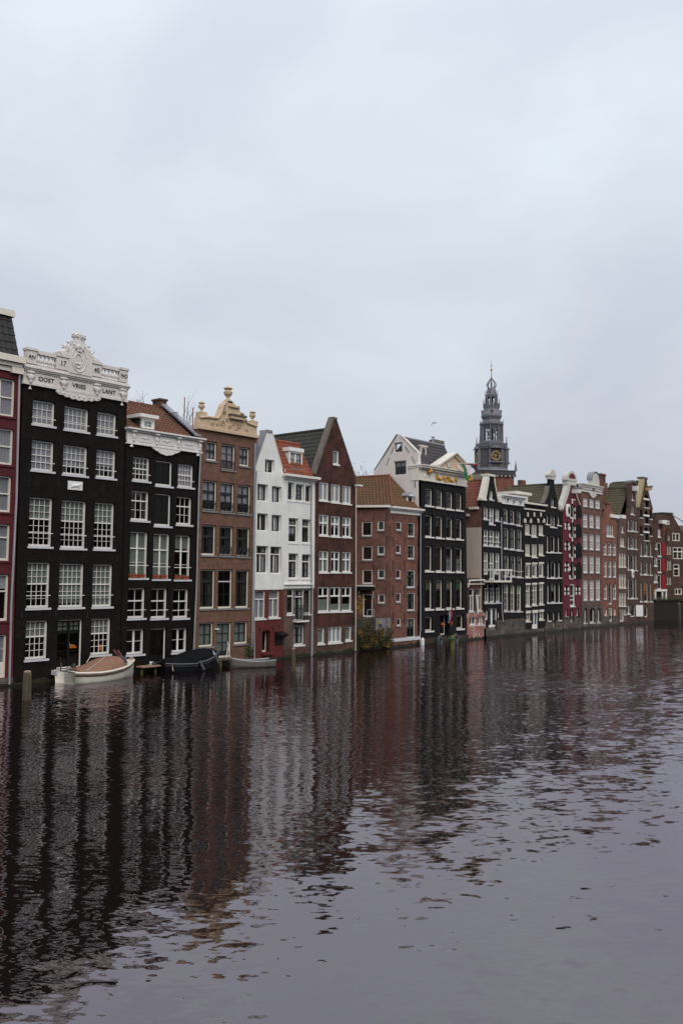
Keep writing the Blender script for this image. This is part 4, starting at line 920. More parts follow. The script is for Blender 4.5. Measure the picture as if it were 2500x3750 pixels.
for i, a in enumerate(((938, 65, 1080, 420), (1143, 82, 1278, 427), (1338, 97, 1472, 437))):
    w = h.win('D', *a, ((.38, 2, 1), (.62, 2, 2)), **k, curtain='curtain_dark', ctype='pair')
    if i: BR.append((w, h.meas('D', *a), .3))
for i, a in enumerate(((922, 580, 1070, 1030), (1128, 583, 1270, 1027), (1328, 588, 1460, 1022))):
    h.win('D', *a, ((.3, 2, 1), (.7, 2, 2)), **{**k, 'fmull': i == 1, 'mull': None if i == 1 else .05}, curtain='curtain_dark' if i != 1 else None, ctype='pair')
h.win('D', 908, 1197, 1053, 1465, ((1, 2, 2),), **k, curtain='curtain_sage')
h.win('D', 1310, 1187, 1447, 1432, ((1, 2, 2),), **k, curtain='curtain_sage')
h.win('D', 1112, 1195, 1260, 1588, ((1, 2, 3),), **k, name='door', sill=False, panel=.12, curtain='curtain_sage')
for w, b, f in BR: bar_rail(h, b[0] + .05, b[1] - .05, b[2] + .02, b[2] + (b[3] - b[2]) * f, .03, 6, parent=w)
zg = (UZ('C', 893, 528)[1] + UZ('C', 1553, 638)[1]) / 2
uL, uR = UZ('C', 893, 600)[0], UZ('C', 1552, 700)[0]; ub0, ub1 = UZ('D', 860, 1500)[0], UZ('D', 1505, 1600)[0]
h.wall([(ub0, -.6), (ub1, -.6), (uR, zg), (uL, zg)], 'brown_brick')
h.shell('grey_brown_brick', zg, zg, zb=zg - .3)
for (z, y0, y1) in (('C', 1075, 1095), ('C', 1598, 1615), ('D', 545, 560), ('D', 1145, 1160)):   # soldier courses over the windows
    q = [UZ(z, x, (y0 + y1) / 2 + 60 * (1 if z == 'C' else -.1))[1] for x in (960, 1480)]
for a in ((990, 672, 1095), (1165, 703, 1305), (1372, 738, 1470), (950, 1122, 1095), (1155, 1147, 1293), (1350, 1172, 1483)):
    p_, q_ = UZ('C', a[0], a[1]), UZ('C', a[2], a[1]); MB().box(p_[0] - .06, q_[0] + .1, -.015, .05, p_[1] + .01, p_[1] + .26).build('window_arch', 'rose_brick', h.root)
for a in ((938, 65, 1080), (1143, 82, 1278), (1338, 97, 1472), (922, 580, 1070), (1128, 583, 1270), (1328, 588, 1460), (908, 1197, 1053), (1310, 1187, 1447)):
    p_, q_ = UZ('D', a[0], a[1]), UZ('D', a[2], a[1]); MB().box(p_[0] - .06, q_[0] + .1, -.015, .05, p_[1] + .01, p_[1] + .26).build('window_arch', 'rose_brick', h.root)
def cz(*pts): return [UZ('C', *q) for q in pts]
gpts = [(uL - .06, zg)] + cz((893, 400), (985, 395), (1100, 410), (1125, 380), (1150, 320), (1165, 270), (1185, 240), (1215, 215), (1280, 225), (1320, 275), (1355, 305), (1362, 350), (1395, 365), (1418, 420), (1445, 465), (1490, 490), (1552, 500)) + [(uR + .06, zg)]
gab = ornament(h, 'gable', 'cream_stone', gpts, -.10, .30); gab['label'] = 'curved cream stone neck gable'
mould(h, uL, uR, 0, [(zg - .02, zg + .12, .16), (zg + .12, zg + .18, .12)], parent=gab, name='gable_base', mat='cream_stone')
def gmould(pts, w=.07, y=-.13, name='gable_moulding', mat='cream_stone'): MB().tube([(a, y, b) for a, b in pts], w, 6).build(name, mat, gab)
gmould(cz((895, 405), (985, 400), (1100, 415))); gmould(cz((1105, 415), (1130, 380), (1152, 320), (1170, 265), (1190, 240)))
gmould(cz((1365, 355), (1395, 368), (1418, 425), (1446, 470), (1552, 508)))
a, c = UZ('C', 1235, 370), UZ('C', 1400, 350)
MB().box(a[0], c[0], -.30, .1, a[1] - .22, a[1] - .05).build('hood_beam', 'cream_stone', gab); MB().box(a[0] - .06, c[0] + .06, -.36, .12, a[1] - .05, a[1] + .03).build('hood_cap', 'coping_grey', gab)
a, c = UZ('C', 1225, 300), UZ('C', 1350, 330); MB().box(a[0], c[0], -.2, .1, c[1] + .12, c[1] + .22).build('gable_ledge', 'cream_stone', gab)
for (x, y, r) in ((1155, 470, .16), (1215, 430, .13), (1245, 510, .13), (1350, 500, .15), (1290, 480, .12), (1040, 475, .10), (1100, 480, .09), (1440, 550, .09), (1320, 540, .09), (1180, 350, .1), (1170, 300, .07)):
    u, z = UZ('C', x, y); MB().tube([(u + r * (1 - i / 22) * cos(i * .55), -.125, z + r * (1 - i / 22) * sin(i * .55)) for i in range(18)], .028, 5).build('scroll', 'cream_stone' if y > 360 else 'moss_stone', gab)
for (x, yb, h_) in ((945, 390, .62), (1530, 490, .62)):
    u, z = UZ('C', x, yb); MB().box(u - .22, u + .22, -.12, .3, z - .05, z + .22).build('urn_base', 'cream_stone', gab); urn(h, (u, .09, z + .22), h_, 'cream_stone', parent=gab)
u, z = UZ('C', 1248, 222); MB().box(u - .18, u + .18, -.1, .26, z - .08, z + .05).build('finial_base', 'cream_stone', gab); urn(h, (u, .08, z + .05), .85, 'cream_stone', 'finial_urn', gab, 12)
pipe(h, [on_v('C', 1548, 700, -.07), on_v('D', 1525, 800, -.07), on_v('D', 1512, 1500, -.07)], .045)
q = UZ('D', 1095, 1265); MB().box(q[0] - .08, q[0] + .06, -.2, 0, q[1] - .04, q[1] + .03).build('wall_lamp', 'white_paint', h.root)
# roof terrace between the red roof and the cream gable
ts = thing('terrace_railing', 'thin dark metal railing of roof terrace behind red roof', 'railing', (29.5, 1.7, zg - .2))
wl = [on_u('C', 890, 512, uL + .03), on_u('C', 700, 522, uL + .03)]
zr = wl[0].z
h.block('roof_wall', 'grey_brown_brick', uL + .06, uL + .3, .3, 7.5, zg - 1.2, zr)
def rp(x, y, u): return on_u('C', x, y, u)
rail_u = uL - .4; pa_, pb_ = rp(885, 450, rail_u), rp(580, 412, rail_u)
y0_, y1_ = 1.2, max(4.5, pb_.y); zt_r = zr + .85
MB().box(rail_u - .6, uL + .05, .9, y1_ + .6, zr - .3, zr - .12).build('deck', 'roof_felt', ts)
for nm, zz in (('top_rail', zt_r), ('bottom_rail', zr + .08)): MB().tube([(rail_u, y0_, zz), (rail_u, y1_, zz)], .018, 5).build(nm, 'iron', ts)
MB().tube([(rail_u - .5, y1_, zt_r), (rail_u, y1_, zt_r)], .018, 5).build('top_rail', 'iron', ts)
for i in range(34):
    y = y0_ + (y1_ - y0_) * i / 33; MB().tube([(rail_u, y, zr - .12), (rail_u, y, zt_r)], .009, 4).build('baluster', 'iron', ts)
for (x, yt, v) in ((740, 170, 3.6), (836, 288, 2.2)):
    p_ = on_v('C', x, yt, v); pl = MB().tube([(p_.x, v, zr - .13), (p_.x, v, p_.z)], .035, 6).build('timber_pole', 'pole_pink'); tag(pl, 'tall bare pinkish pole on the roof terrace' if yt < 200 else 'shorter pinkish pole on the roof terrace nearer the cream gable', 'pole')

def gable_roof(h, uL, zL, uA, zA, uR, zR, v0, v1, mat, tw=.25, tl=.3, limit=300, stuff=False, right=True):
    """two slopes running back from a canal gable; the slope towards -X carries tiles"""
    tiled(h, (uL, v1, zL), (uL, v0, zL), (uA, v0, zA), (uA, v1, zA), mat, tw, tl, limit, stuff=stuff)
    if right: MB().slab([(uA, v0, zA), (uA, v1, zA), (uR, v1, zR), (uR, v0, zR)], (0, 0, -.1)).build('roof', mat, h.root)
    for i in range(int((v1 - v0) / .4)):
        y = v0 + .4 * i; MB().tube([(uA, y, zA + .02), (uA, y + .41, zA + .02)], .10, 6).build('ridge_tile', mat, h.root)

# ================================================================== white gabled house with red base
h = House('canal_house', 'narrow white plastered gable house with dark red ground storey', 33.6, 35.95, rec=0.13, frame='white_paint', bars='sash_dark', sill='white_render')
kw = dict(sash='sash_dark', fw=.05, bot=.06, mull=.06, rail=.06, fmull=True)
h.win('E', 248, 645, 347, 832, ((1, 2, 1),), **kw, sill=False)
for a in ((147, 965, 262, 1200), (338, 995, 440, 1222)): h.win('E', *a, ((1, 2, 1),), **kw, sill=False, curtain='curtain_sky_lavender', ctype='pair')
for a in ((147, 1350, 262, 1588), (335, 1370, 440, 1603)): h.win('E', *a, ((1, 2, 1),), **kw, sill=False, curtain='curtain_sky_lavender' if a[0] > 200 else 'curtain_dark', ctype='pair')
for a in ((135, 172, 265, 535), (318, 182, 437, 540)): h.win('P', *a, ((.27, 1, 1), (.73, 2, 1)), **kw, sill=False, curtain='curtain_sky_lavender', ctype='pair')
for a in ((115, 762, 240, 1122), (303, 757, 425, 1108)): h.win('P', *a, ((.3, 1, 1), (.7, 2, 1)), **{**kw, 'sash': None}, rec=.08, bars='white_paint', sillmat='white_paint', curtain='curtain_sky_lavender')
dpt = h.win('P', 215, 1280, 290, 1565, ((1, 1, 1),), fw=.05, name='door', arch=.12, rec=.35, sill=False, frame='cream_paint', sash='black_paint', panel=.3)
zr_ = (UZ('P', 110, 752)[1] + UZ('P', 485, 742)[1]) / 2
ub0, ub1 = UZ('P', 95, 1690)[0], UZ('P', 482, 1650)[0]; um0, um1 = UZ('P', 112, 750)[0], UZ('P', 488, 740)[0]
h.wall([(ub0, -.6), (ub1, -.6), (um1, zr_), (um0, zr_)], 'red_paint_brick', name='ground_storey_wall')
gp = [UZ('E', 490, 850), UZ('E', 470, 775), UZ('E', 333, 285), UZ('E', 272, 275), UZ('E', 128, 720)]
h.wall([(um0, zr_), (um1, zr_)] + gp, 'white_render', d=-.02, thick=.3)
h.shell('white_render', gp[-1][1], gp[-1][1], cap=True)
uA = (gp[2][0] + gp[3][0]) / 2; zA = gp[2][1] - .35
gable_roof(h, gp[4][0] - .1, gp[4][1] - .1, uA, zA, gp[1][0], gp[1][1] - .1, .3, max(2.5, on_u('E', 132, 312, uA).y), 'tile_orange', .24, .28, 200, right=False)
coping(h, gp[4], gp[3], t=.07, mat='coping_lead', v0=-.05, v1=.42); coping(h, gp[1], gp[2], t=.05, mat='white_paint', v0=-.05, v1=.3)
MB().box(gp[3][0] - .03, gp[2][0] + .04, -.06, .55, gp[3][1] - .08, gp[3][1] + .06).build('gable_cap', 'coping_lead', h.root)
A, B_ = UZ('P', 375, 1295), UZ('P', 478, 1460)
hood = MB(); hood.add([(A[0], -.01, A[1]), (B_[0], -.01, A[1]), (B_[0], -.55, A[1] - .18), (A[0], -.55, A[1] - .18), (A[0], -.01, A[1] - .45), (B_[0], -.01, A[1] - .45)], [(0, 1, 2, 3), (3, 2, 5, 4), (0, 3, 4), (1, 5, 2), (0, 4, 5, 1)])
hood.build('extract_hood', 'black_paint', h.root); MB().box(A[0] + .02, B_[0] - .05, -.06, .02, B_[1], A[1] - .4).build('hatch', 'black_paint', h.root)
d4 = h.meas('P', 215, 1280, 290, 1565, .35); MB().box(d4[0] - .05, d4[1] + .15, -.18, .05, d4[2] - .14, d4[2] - .03).build('door_step', 'red_paint_brick', h.root)
for x, y0, y1 in ((182, 1235, 1310), (358, 1215, 1300), (428, 1200, 1265)): anchor(h, 'P', x, y0, y1)
pipe(h, [on_v('E', 140, 800, -.08), on_v('E', 122, 1200, -.08), on_v('P', 105, 750, -.08), on_v('P', 112, 1670, -.08)], .045)

# ================================================================== white house with orange roof
h = House('canal_house', 'white house with brown brick base, orange tiled roof and white dormer', 35.97, 38.35, rec=0.12, frame='white_paint', bars='white_paint', sill='white_render')
kd = dict(sash='sash_dark', fw=.06, bot=.07, rail=.07, fmull=True)
h.win('E', 545, 945, 605, 1188, ((1, 1, 2),), **kd); h.win('E', 645, 968, 735, 1198, ((1, 2, 3),), **kd, curtain='curtain_sky_lavender'); h.win('E', 775, 985, 835, 1212, ((1, 1, 2),), **kd)
for i, a in enumerate(((555, 1412, 657, 1738), (730, 1428, 820, 1745))): h.win('E', *a, ((.28, 2, 1), (.72, 2, 2)), **kd, curtain='curtain_white', cfrac=(0, .35 if i else .7), ctype='curtain')
for i, a in enumerate(((553, 272, 657, 602), (728, 285, 823, 602))): h.win('P', *a, ((.28, 2, 1), (.72, 2, 2)), **kd, curtain='curtain_sky_lavender', ctype='pair')
z0w = (UZ('P', 490, 738)[1] + UZ('P', 885, 722)[1]) / 2
h.win('P', 540, 740, 612, 1068, ((.27, 1, 1), (.73, 1, 2)), fw=.06, bot=.1, sash='sash_dark', fmull=True, sillmat='white_paint', curtain='curtain_dark', ctype='pair', rec=.08)
bb5 = h.meas('P', 630, 740, 745, 1140, .08); dr5 = h.window(bb5, ((.23, 2, 1), (.77, 2, 2)), fw=.06, bot=.05, sash='sash_dark', fmull=True, name='balcony_door', sill=False, curtain='curtain_white', ctype='pair', panel=.0, rec=.08)
h.win('P', 765, 740, 835, 1062, ((.27, 1, 1), (.73, 1, 3)), fw=.06, bot=.1, sash='sash_dark', sillmat='white_paint', rec=.08)
h.win('P', 627, 1220, 745, 1465, ((1, 2, 2),), fw=.06, bot=.08, sash='sash_dark', mull=.06, sillmat='white_paint', curtain='curtain_white', ctype='pair', rec=.08)
zpl = UZ('P', 680, 1510)[1]
ub0, ub1 = UZ('P', 484, 1650)[0] + .01, UZ('P', 868, 1620)[0]; um0, um1 = UZ('P', 488, 740)[0] + .01, UZ('P', 888, 725)[0]
h.wall([(ub0, zpl), (ub1, zpl), (um1, z0w), (um0, z0w)], 'grey_brown_brick', name='ground_storey_wall')
h.wall([(ub0, -.6), (ub1, -.6), (ub1, zpl), (ub0, zpl)], 'umber_brick', name='plinth', d=-.03)
uL, uR = UZ('E', 485, 900)[0], UZ('E', 898, 940)[0]
zc0, zc1 = (UZ('E', 480, 905)[1] + UZ('E', 890, 955)[1]) / 2, (UZ('E', 475, 848)[1] + UZ('E', 895, 898)[1]) / 2
h.wall([(um0, z0w), (um1, z0w), (uR, zc0 + .1), (uL, zc0 + .1)], 'white_render', d=-.03, thick=.3)
cor = mould(h, uL + .1, uR - .02, 0, [(zc0, zc1 - .16, .1), (zc1 - .16, zc1 - .08, .22), (zc1 - .08, zc1 + .05, .36)], mat='white_paint', name='gutter_cornice')
a = UZ('P', 485, 680); MB().box(um0 + .02, um1 - .12, -.12, .0, a[1] - .03, a[1] + .05).build('string_course', 'white_render', h.root)
h.shell('white_render', zc0, zc0, cap=False)
vr = on_u('E', 690, 462, uR - .05); r0, rz = vr.y, vr.z
tiled(h, (uL + .02, .0, zc1 + .03), (uR - .05, .0, zc1 + .03), (uR - .05, r0, rz), (uL + .02, r0, rz), 'tile_orange', .22, .26, limit=280)
MB().slab([(uL, 7.9, zc1), (uR, 7.9, zc1), (uR, r0, rz - .03), (uL, r0, rz - .03)], (0, 0, -.08)).build('roof', 'tile_orange', h.root)
ridge_line(h, (uL, r0, rz + .02), (uR - .03, r0, rz + .02), 'tile_orange', .1)
MB().slab([(uR - .06, .05, zc1 - .1), (uR - .06, r0, rz - .06), (uR - .06, 7.9, zc1 - .1)], (.05, 0, 0)).build('gable_cheek', 'white_render', h.root)
vd = .45
A, B_ = on_v('E', 565, 500, vd), on_v('E', 732, 775, vd)
MB().box(A.x + .03, B_.x - .03, vd + .1, r0 + .8, B_.z + .02, A.z - .12).build('dormer', 'bright_white', h.root)
hd = House.__new__(House); hd.__dict__.update(h.__dict__); hd.holes = []; hd.yoff = vd - .02
hd.window([A.x, B_.x, B_.z, A.z - .16], ((1, 2, 2),), rec=0, fw=.10, mull=.11, bot=.1, hole=False, sill=False, sash='sash_dark', curtain='curtain_white', ctype='pair', cdep=.075, fmull=True, name='dormer_window')
MB().box(A.x - .06, B_.x + .06, vd - .1, r0 + .9, A.z - .16, A.z + .06).build('dormer_roof', 'bright_white', h.root)
MB().box(A.x - .1, B_.x + .1, vd - .2, vd + .1, B_.z - .16, B_.z - .03).build('dormer_flashing', 'coping_lead', h.root)
bar_rail(h, bb5[0] - .05, bb5[1] + .05, bb5[2], bb5[2] + .85, -.28, 8, parent=dr5, name='balcony_rail')
MB().box(bb5[0] - .08, bb5[1] + .08, -.34, .05, bb5[2] - .11, bb5[2] - .01).build('balcony_slab', 'white_paint', dr5)
for (x, y0) in ((580, 1640), (770, 1660)):
    a, c = UZ('E', x - 25, y0), UZ('E', x + 60, y0 + 5)
    MB().box(a[0], c[0], -.05, -.03, a[1] - .012, a[1] + .012).build('guard_bar', 'iron', h.root)
for (z, x0, x1, y) in (('E', 540, 600, 1135), ('E', 640, 735, 1150), ('E', 770, 835, 1165), ('P', 555, 645, 537), ('P', 728, 820, 540)):
    a, c = UZ(z, x0, y), UZ(z, x1, y); MB().box(a[0], c[0], -.06, -.035, a[1] - .014, a[1] + .014).build('guard_bar', 'iron', h.root)
pipe(h, [on_v('E', 840, 945, -.12), on_v('E', 858, 985, -.1), on_v('E', 852, 1400, -.08), on_v('P', 858, 680, -.08), on_v('P', 868, 720, -.12), on_v('P', 855, 1640, -.08)], .045)

# ================================================================== brick house with steep plain gable
h = House('canal_house', 'dark brown brick house with steep pointed gable and black tiled roof', 38.4, 42.3, rec=0.05, frame='bright_white', bars='bright_white', sill='white_paint')
kb = dict(fw=.07, bot=.07, mull=.10, rail=.09)
h.win('E', 1140, 528, 1205, 718, ((1, 1, 1),), **kb, curtain='curtain_sage')
for a in ((958, 940, 1070, 1192), (1112, 965, 1222, 1215), (1260, 988, 1363, 1233)): h.win('E', *a, ((1, 2, 1),), **kb, curtain='curtain_white', ctype='blind')
for a in ((958, 1365, 1072, 1645), (1112, 1385, 1220, 1658), (1260, 1400, 1363, 1665)): h.win('E', *a, ((.39, 2, 1), (.61, 2, 1)), **kb, curtain='curtain_white', cfrac=(0, .55), ctype='pair')
for i, a in enumerate(((957, 240, 1070, 520), (1110, 245, 1218, 518), (1260, 252, 1363, 518))): h.win('P', *a, ((.37, 2, 1), (.63, 2, 1)), **kb, curtain='curtain_sage' if i != 1 else 'curtain_dark', ctype='curtain' if i == 0 else 'pair')
for i, a in enumerate(((945, 712, 1078, 1032), (1100, 712, 1227, 1028), (1250, 712, 1370, 1025))): h.win('P', *a, ((.36, 2, 1), (.64, 1, 1)), **kb, curtain='curtain_sage', cfrac=(.5, 1) if i == 0 else (.72, 1))
h.win('P', 937, 1255, 1015, 1450, ((1, 1, 1),), **kb, curtain='curtain_sage', ctype='blind')
h.win('P', 1075, 1238, 1240, 1432, ((1, 3, 1),), **kb, curtain='curtain_white')
h.win('P', 1298, 1230, 1368, 1408, ((1, 1, 1),), **kb, curtain='curtain_sage', ctype='blind')
ub0, ub1 = UZ('P', 872, 1600)[0] + .01, UZ('P', 1430, 1540)[0]
apx, ls, rs = UZ('E', 1160, 130), UZ('E', 905, 850), UZ('E', 1430, 905)
zst = (UZ('P', 880, 1565)[1] + UZ('P', 1420, 1510)[1]) / 2; zdk = UZ('P', 1150, 1228)[1]
h.wall([(ub0, zdk), (ub1, zdk), (rs[0], rs[1]), (apx[0] + .12, apx[1]), (apx[0] - .12, apx[1]), (ls[0], ls[1])], 'dark_brown_brick')
h.wall([(ub0, zst), (ub1, zst), (ub1, zdk), (ub0, zdk)], 'umber_brick', name='basement_wall', d=-.01)
h.wall([(ub0, -.6), (ub1, -.6), (ub1, zst), (ub0, zst)], 'stone_base', name='plinth', d=-.05)
h.shell('dark_brown_brick', ls[1], ls[1], cap=True)
gable_roof(h, ls[0] - .05, ls[1] - .25, apx[0], apx[1] - .55, rs[0], rs[1] - .25, .25, max(4.0, on_u('E', 335, 320, apx[0]).y), 'tile_black', .27, .30, 300)
coping(h, ls, (apx[0] - .1, apx[1]), t=.17, mat='coping_grey', v0=-.05, v1=.35); coping(h, rs, (apx[0] + .1, apx[1]), t=.07, mat='coping_grey', v0=-.03, v1=.3)
MB().box(apx[0] - .22, apx[0] + .17, -.06, .36, apx[1] + .01, apx[1] + .15).build('gable_cap', 'coping_grey', h.root)
for (x0, y0, x1, y1) in ((862, 880, 940, 925), (1418, 978, 1492, 1008)):
    a, c = UZ('E', x0, y0), UZ('E', x1, y1); MB().box(a[0], c[0] - .08, -.28, .1, c[1], a[1]).build('gutter_end', 'white_paint', h.root)
pipe(h, [on_v('E', 1436, 1010, -.07), on_v('P', 1436, 400, -.07), on_v('P', 1430, 1545, -.07)], .035, 'rope_white')
pipe(h, [on_v('P', 874, 730, -.07), on_v('P', 872, 1600, -.07)], .03, 'zinc')

# ================================================================== corner brick house with hipped roof
C0 = on_v('G', 512, 1100, 0.0)
lf = at_depth('G', 75, 1100, 58.3)
side = Plane((lf.x - (C0.x - lf.x) * .6, lf.y - (C0.y - lf.y) * .6), (C0.x, C0.y))
sl_ = (Vector((C0.x, C0.y, 0)) - side.a).length
uR7 = UZ('H', 872, 1200)[0]
h = House('canal_house', 'low red brown brick corner house with mossy hipped roof and angled side', C0.x, uR7, rec=0.04, frame='white_paint', bars='sash_dark', sill='grey_sill')
ks = dict(fw=.06, bot=.07, sash='sash_dark')
for (z, a, li) in (('G', (580, 1190, 640, 1305), ((1, 2, 2),)), ('G', (725, 1205, 803, 1385), ((.5, 2, 1), (.5, 2, 1))), ('H', (577, 48, 632, 160), ((1, 2, 2),)), ('H', (723, 55, 802, 230), ((.4, 2, 1), (.6, 2, 1))),
                   ('H', (577, 362, 632, 475), ((1, 2, 2),)), ('H', (712, 368, 810, 585), ((.35, 3, 1), (.65, 3, 2))), ('H', (580, 652, 633, 768), ((1, 2, 1),)), ('H', (715, 652, 808, 870), ((.4, 3, 2), (.6, 3, 2))),
                   ('H', (587, 972, 633, 1062), ((1, 2, 1),))):
    h.win(z, *a, li, **ks, curtain='curtain_dark' if a[0] < 600 else 'curtain_sage', ctype='pair')
h.win('H', 712, 972, 808, 1210, ((.5, 2, 1), (.5, 2, 1)), **ks, name='door', sill=False, curtain='curtain_sage', cfrac=(0, .5), mull=.08)
ztop = (UZ('G', 515, 1088)[1] + UZ('G', 872, 1118)[1]) / 2; zev = (UZ('G', 515, 1000)[1] + UZ('G', 912, 1045)[1]) / 2
h.wall([(C0.x, -.6), (uR7, -.6), (UZ('G', 885, 1100)[0], ztop + .1), (C0.x, ztop + .1)], 'red_brown_brick')
h.shell('red_brown_brick', ztop, ztop, depth=7, u0=C0.x + .8)
cor = mould(h, C0.x + .02, UZ('G', 880, 1100)[0], 0, [(ztop, zev - .22, .07), (zev - .22, zev - .12, .18), (zev - .12, zev, .30)], mat='white_paint')
wb = [UZ('H', 515, 1245), UZ('H', 868, 1215)]; MB().box(C0.x + .01, uR7 - .02, -.05, .01, wb[0][1] - .12, wb[0][1] + .1).build('white_band', 'sill_stone', h.root)
for x in (540, 683, 845):
    for y0, y1 in ((1100, 1180), (1390, 1500)): anchor(h, 'G', x, y0, y1)
    for y0, y1 in ((250, 390), (560, 700), (890, 1040)): anchor(h, 'H', x, y0, y1)
pipe(h, [on_v('G', 885, 1050, -.12), on_v('G', 885, 1150, -.07), on_v('H', 882, 500, -.07), on_v('H', 885, 1130, -.07)], .045)
hs = House.__new__(House); hs.__dict__.update(h.__dict__); hs.plane = side; hs.sl = side.slope(); hs.holes = []; hs.rec = .04
for (z, a) in (('G', (155, 1195, 277, 1375)), ('H', (160, 68, 282, 245)), ('H', (162, 362, 283, 538))): hs.win(z, *a, ((1, 2, 2),), **ks, curtain=None)
for (z, a) in (('G', (350, 1188, 430, 1303)), ('H', (350, 62, 435, 176)), ('H', (353, 360, 437, 473)), ('H', (357, 668, 438, 780))): hs.win(z, *a, ((1, 2, 2),), **ks)
hs.win('H', 168, 665, 285, 955, ((.2, 2, 1), (.8, 1, 1)), name='door', sill=False, fw=.07, sash='black_paint', panel=.55)
zev_s = side.sz('G', 515, 1010)[1]
sg = hs.wall([(0, -.6), (sl_ - .02, -.6), (sl_ - .02, zev_s), (0, zev_s)], 'rose_brick', name='angled_wall'); sg['label'] = 'darker angled side wall with small windows and canal door'
hs.block('gutter', 'white_paint', 0, sl_, -.2, .1, zev_s - .03, zev_s + .12)
a, c = side.sz('H', 105, 568), side.sz('H', 310, 600)
hs.block('porch_hood', 'black_paint', a[0], c[0], -.5, .02, c[1] - .1, a[1]); hs.block('porch_hood_edge', 'white_paint', a[0] - .03, c[0] + .03, -.54, .0, a[1], a[1] + .06)
for x in (120, 298):
    q = side.sz('H', x, 650); mb = MB(); mb.tube([hs.W(q[0], -.45, a[1] - .1), hs.W(q[0], -.02, q[1] - .35)], .035, 4); mb.build('porch_bracket', 'white_paint', h.root)
for x, y0, y1 in ((300, 1090, 1180), (463, 1090, 1180), (462, 1390, 1500)): anchor(hs, 'G', x, y0, y1)
for x, y0, y1 in ((300, 290, 380), (468, 260, 380), (455, 590, 690)): anchor(hs, 'H', x, y0, y1)
# roof: two mossy slopes meeting on the hip over the corner
vap = 2.4; ap = on_v('G', 492, 622, vap)
ev_c = Vector((C0.x - .02, -.12, zev)); ev_r = Vector((uR7 - .02, -.12, zev)); L0 = side.w(-.2, -.15, zev_s + .1)
rl = Vector((0, 0, 0)); dd_ = ray(*px('G', 60, 646)); rl = CAMPOS + dd_ * ((ap.z - EYE) / dd_.z)
pn_ = (ev_c - L0).cross(ap - L0); rl = CAMPOS + dd_ * ((L0 - CAMPOS).dot(pn_) / dd_.dot(pn_))
tiled(h, ev_c, ev_r, ap, ap, 'tile_moss', .23, .26, limit=200, name='roof')
tiled(h, L0, ev_c, ap, rl, 'tile_moss', .23, .26, limit=290, name='roof')
ridge_line(h, ev_c + Vector((0, 0, .05)), ap + Vector((0, 0, .05)), 'tile_rust', .10); ridge_line(h, rl + Vector((0, 0, .04)), ap + Vector((0, 0, .04)), 'tile_rust', .08)
MB().slab([rl - Vector((0, 0, .1)), ap - Vector((0, 0, .1)), ap + Vector((0, .05, -3)), rl + Vector((0, .05, -3))], (0.05, .1, 0)).build('roof_back', 'tile_moss', h.root)
vd = .35; A, B_ = on_v('G', 718, 870, vd), on_v('G', 788, 1010, vd)
MB().box(A.x, B_.x, vd + .12, 2.0, B_.z + .05, A.z).build('dormer', 'slate_side', h.root)
hd = House.__new__(House); hd.__dict__.update(h.__dict__); hd.holes = []; hd.yoff = vd
hd.window([A.x, B_.x, B_.z, A.z], ((1, 2, 2),), rec=0, fw=.09, hole=False, sill=False, sash='sash_dark', name='dormer_window')
mu = (A.x + B_.x) / 2; MB().prism([(A.x - .08, A.z - .04), (B_.x + .08, A.z - .04), (B_.x + .08, A.z + .04), (mu, A.z + .26), (A.x - .08, A.z + .04)], vd - .12, 2.0).build('dormer_roof', 'coping_lead', h.root)
MB().prism([(A.x - .03, A.z - .01), (B_.x + .03, A.z - .01), (mu, A.z + .2)], vd - .14, vd - .11).build('dormer_gable', 'white_paint', h.root)
# terrace wall at the foot of the angled side, painted over
tq = on_v('H', 510, 957, 0)
ter = thing('terrace_wall', 'low graffiti covered quay wall below the canal door', 'quay wall', ((42.4 + C0.x) / 2, 0.1, 0))
mb = MB(); mb.add([(42.36, -.02, -.6), (C0.x - .02, -.02, -.6), (C0.x - .02, -.02, tq.z), (42.36, -.02, tq.z), (42.36, 4.2, -.6), (42.36, 4.2, tq.z)], [(0, 1, 2, 3), (3, 2, 5), (0, 3, 5, 4)]); mb.build('wall', 'quay_brick', ter)
gl_, gr__ = UZ('H', 318, 1000)[0], C0.x - .04
mb = MB(); mb.box(gl_, gr__, -.04, -.022, .55, tq.z - .02); mb.build('painted_patch', 'graffiti_grey', ter)
for (x, y, r, m_, lp) in ((375, 1085, .42, 'graffiti_ink', 3), (360, 1020, .22, 'graffiti_yellow', 2), (455, 1180, .35, 'graffiti_yellow', 3), (465, 1090, .2, 'graffiti_ink', 2), (400, 1130, .25, 'graffiti_ink', 2)):
    u, z = UZ('H', x, y); MB().tube([(u + r * (.6 + .3 * sin(i * 1.3)) * cos(i * .7) * .6, -.045, z + r * (.6 + .3 * cos(i * 1.7)) * sin(i * .9) * .9) for i in range(9 * lp)], .035, 4).build('graffiti', m_, ter)
for x in (235, 318):
    u, z = UZ('H', x, 1000); MB().tube([(u, .1, tq.z), (u, .1, tq.z + .55)], .025, 5).build('rail_post', 'zinc', ter)
u0_, u1_ = UZ('H', 235, 1000)[0], UZ('H', 318, 1000)[0]; MB().tube([(u0_, .1, tq.z + .55), (u1_, .1, tq.z + .55)], .022, 5).build('rail', 'zinc', ter)

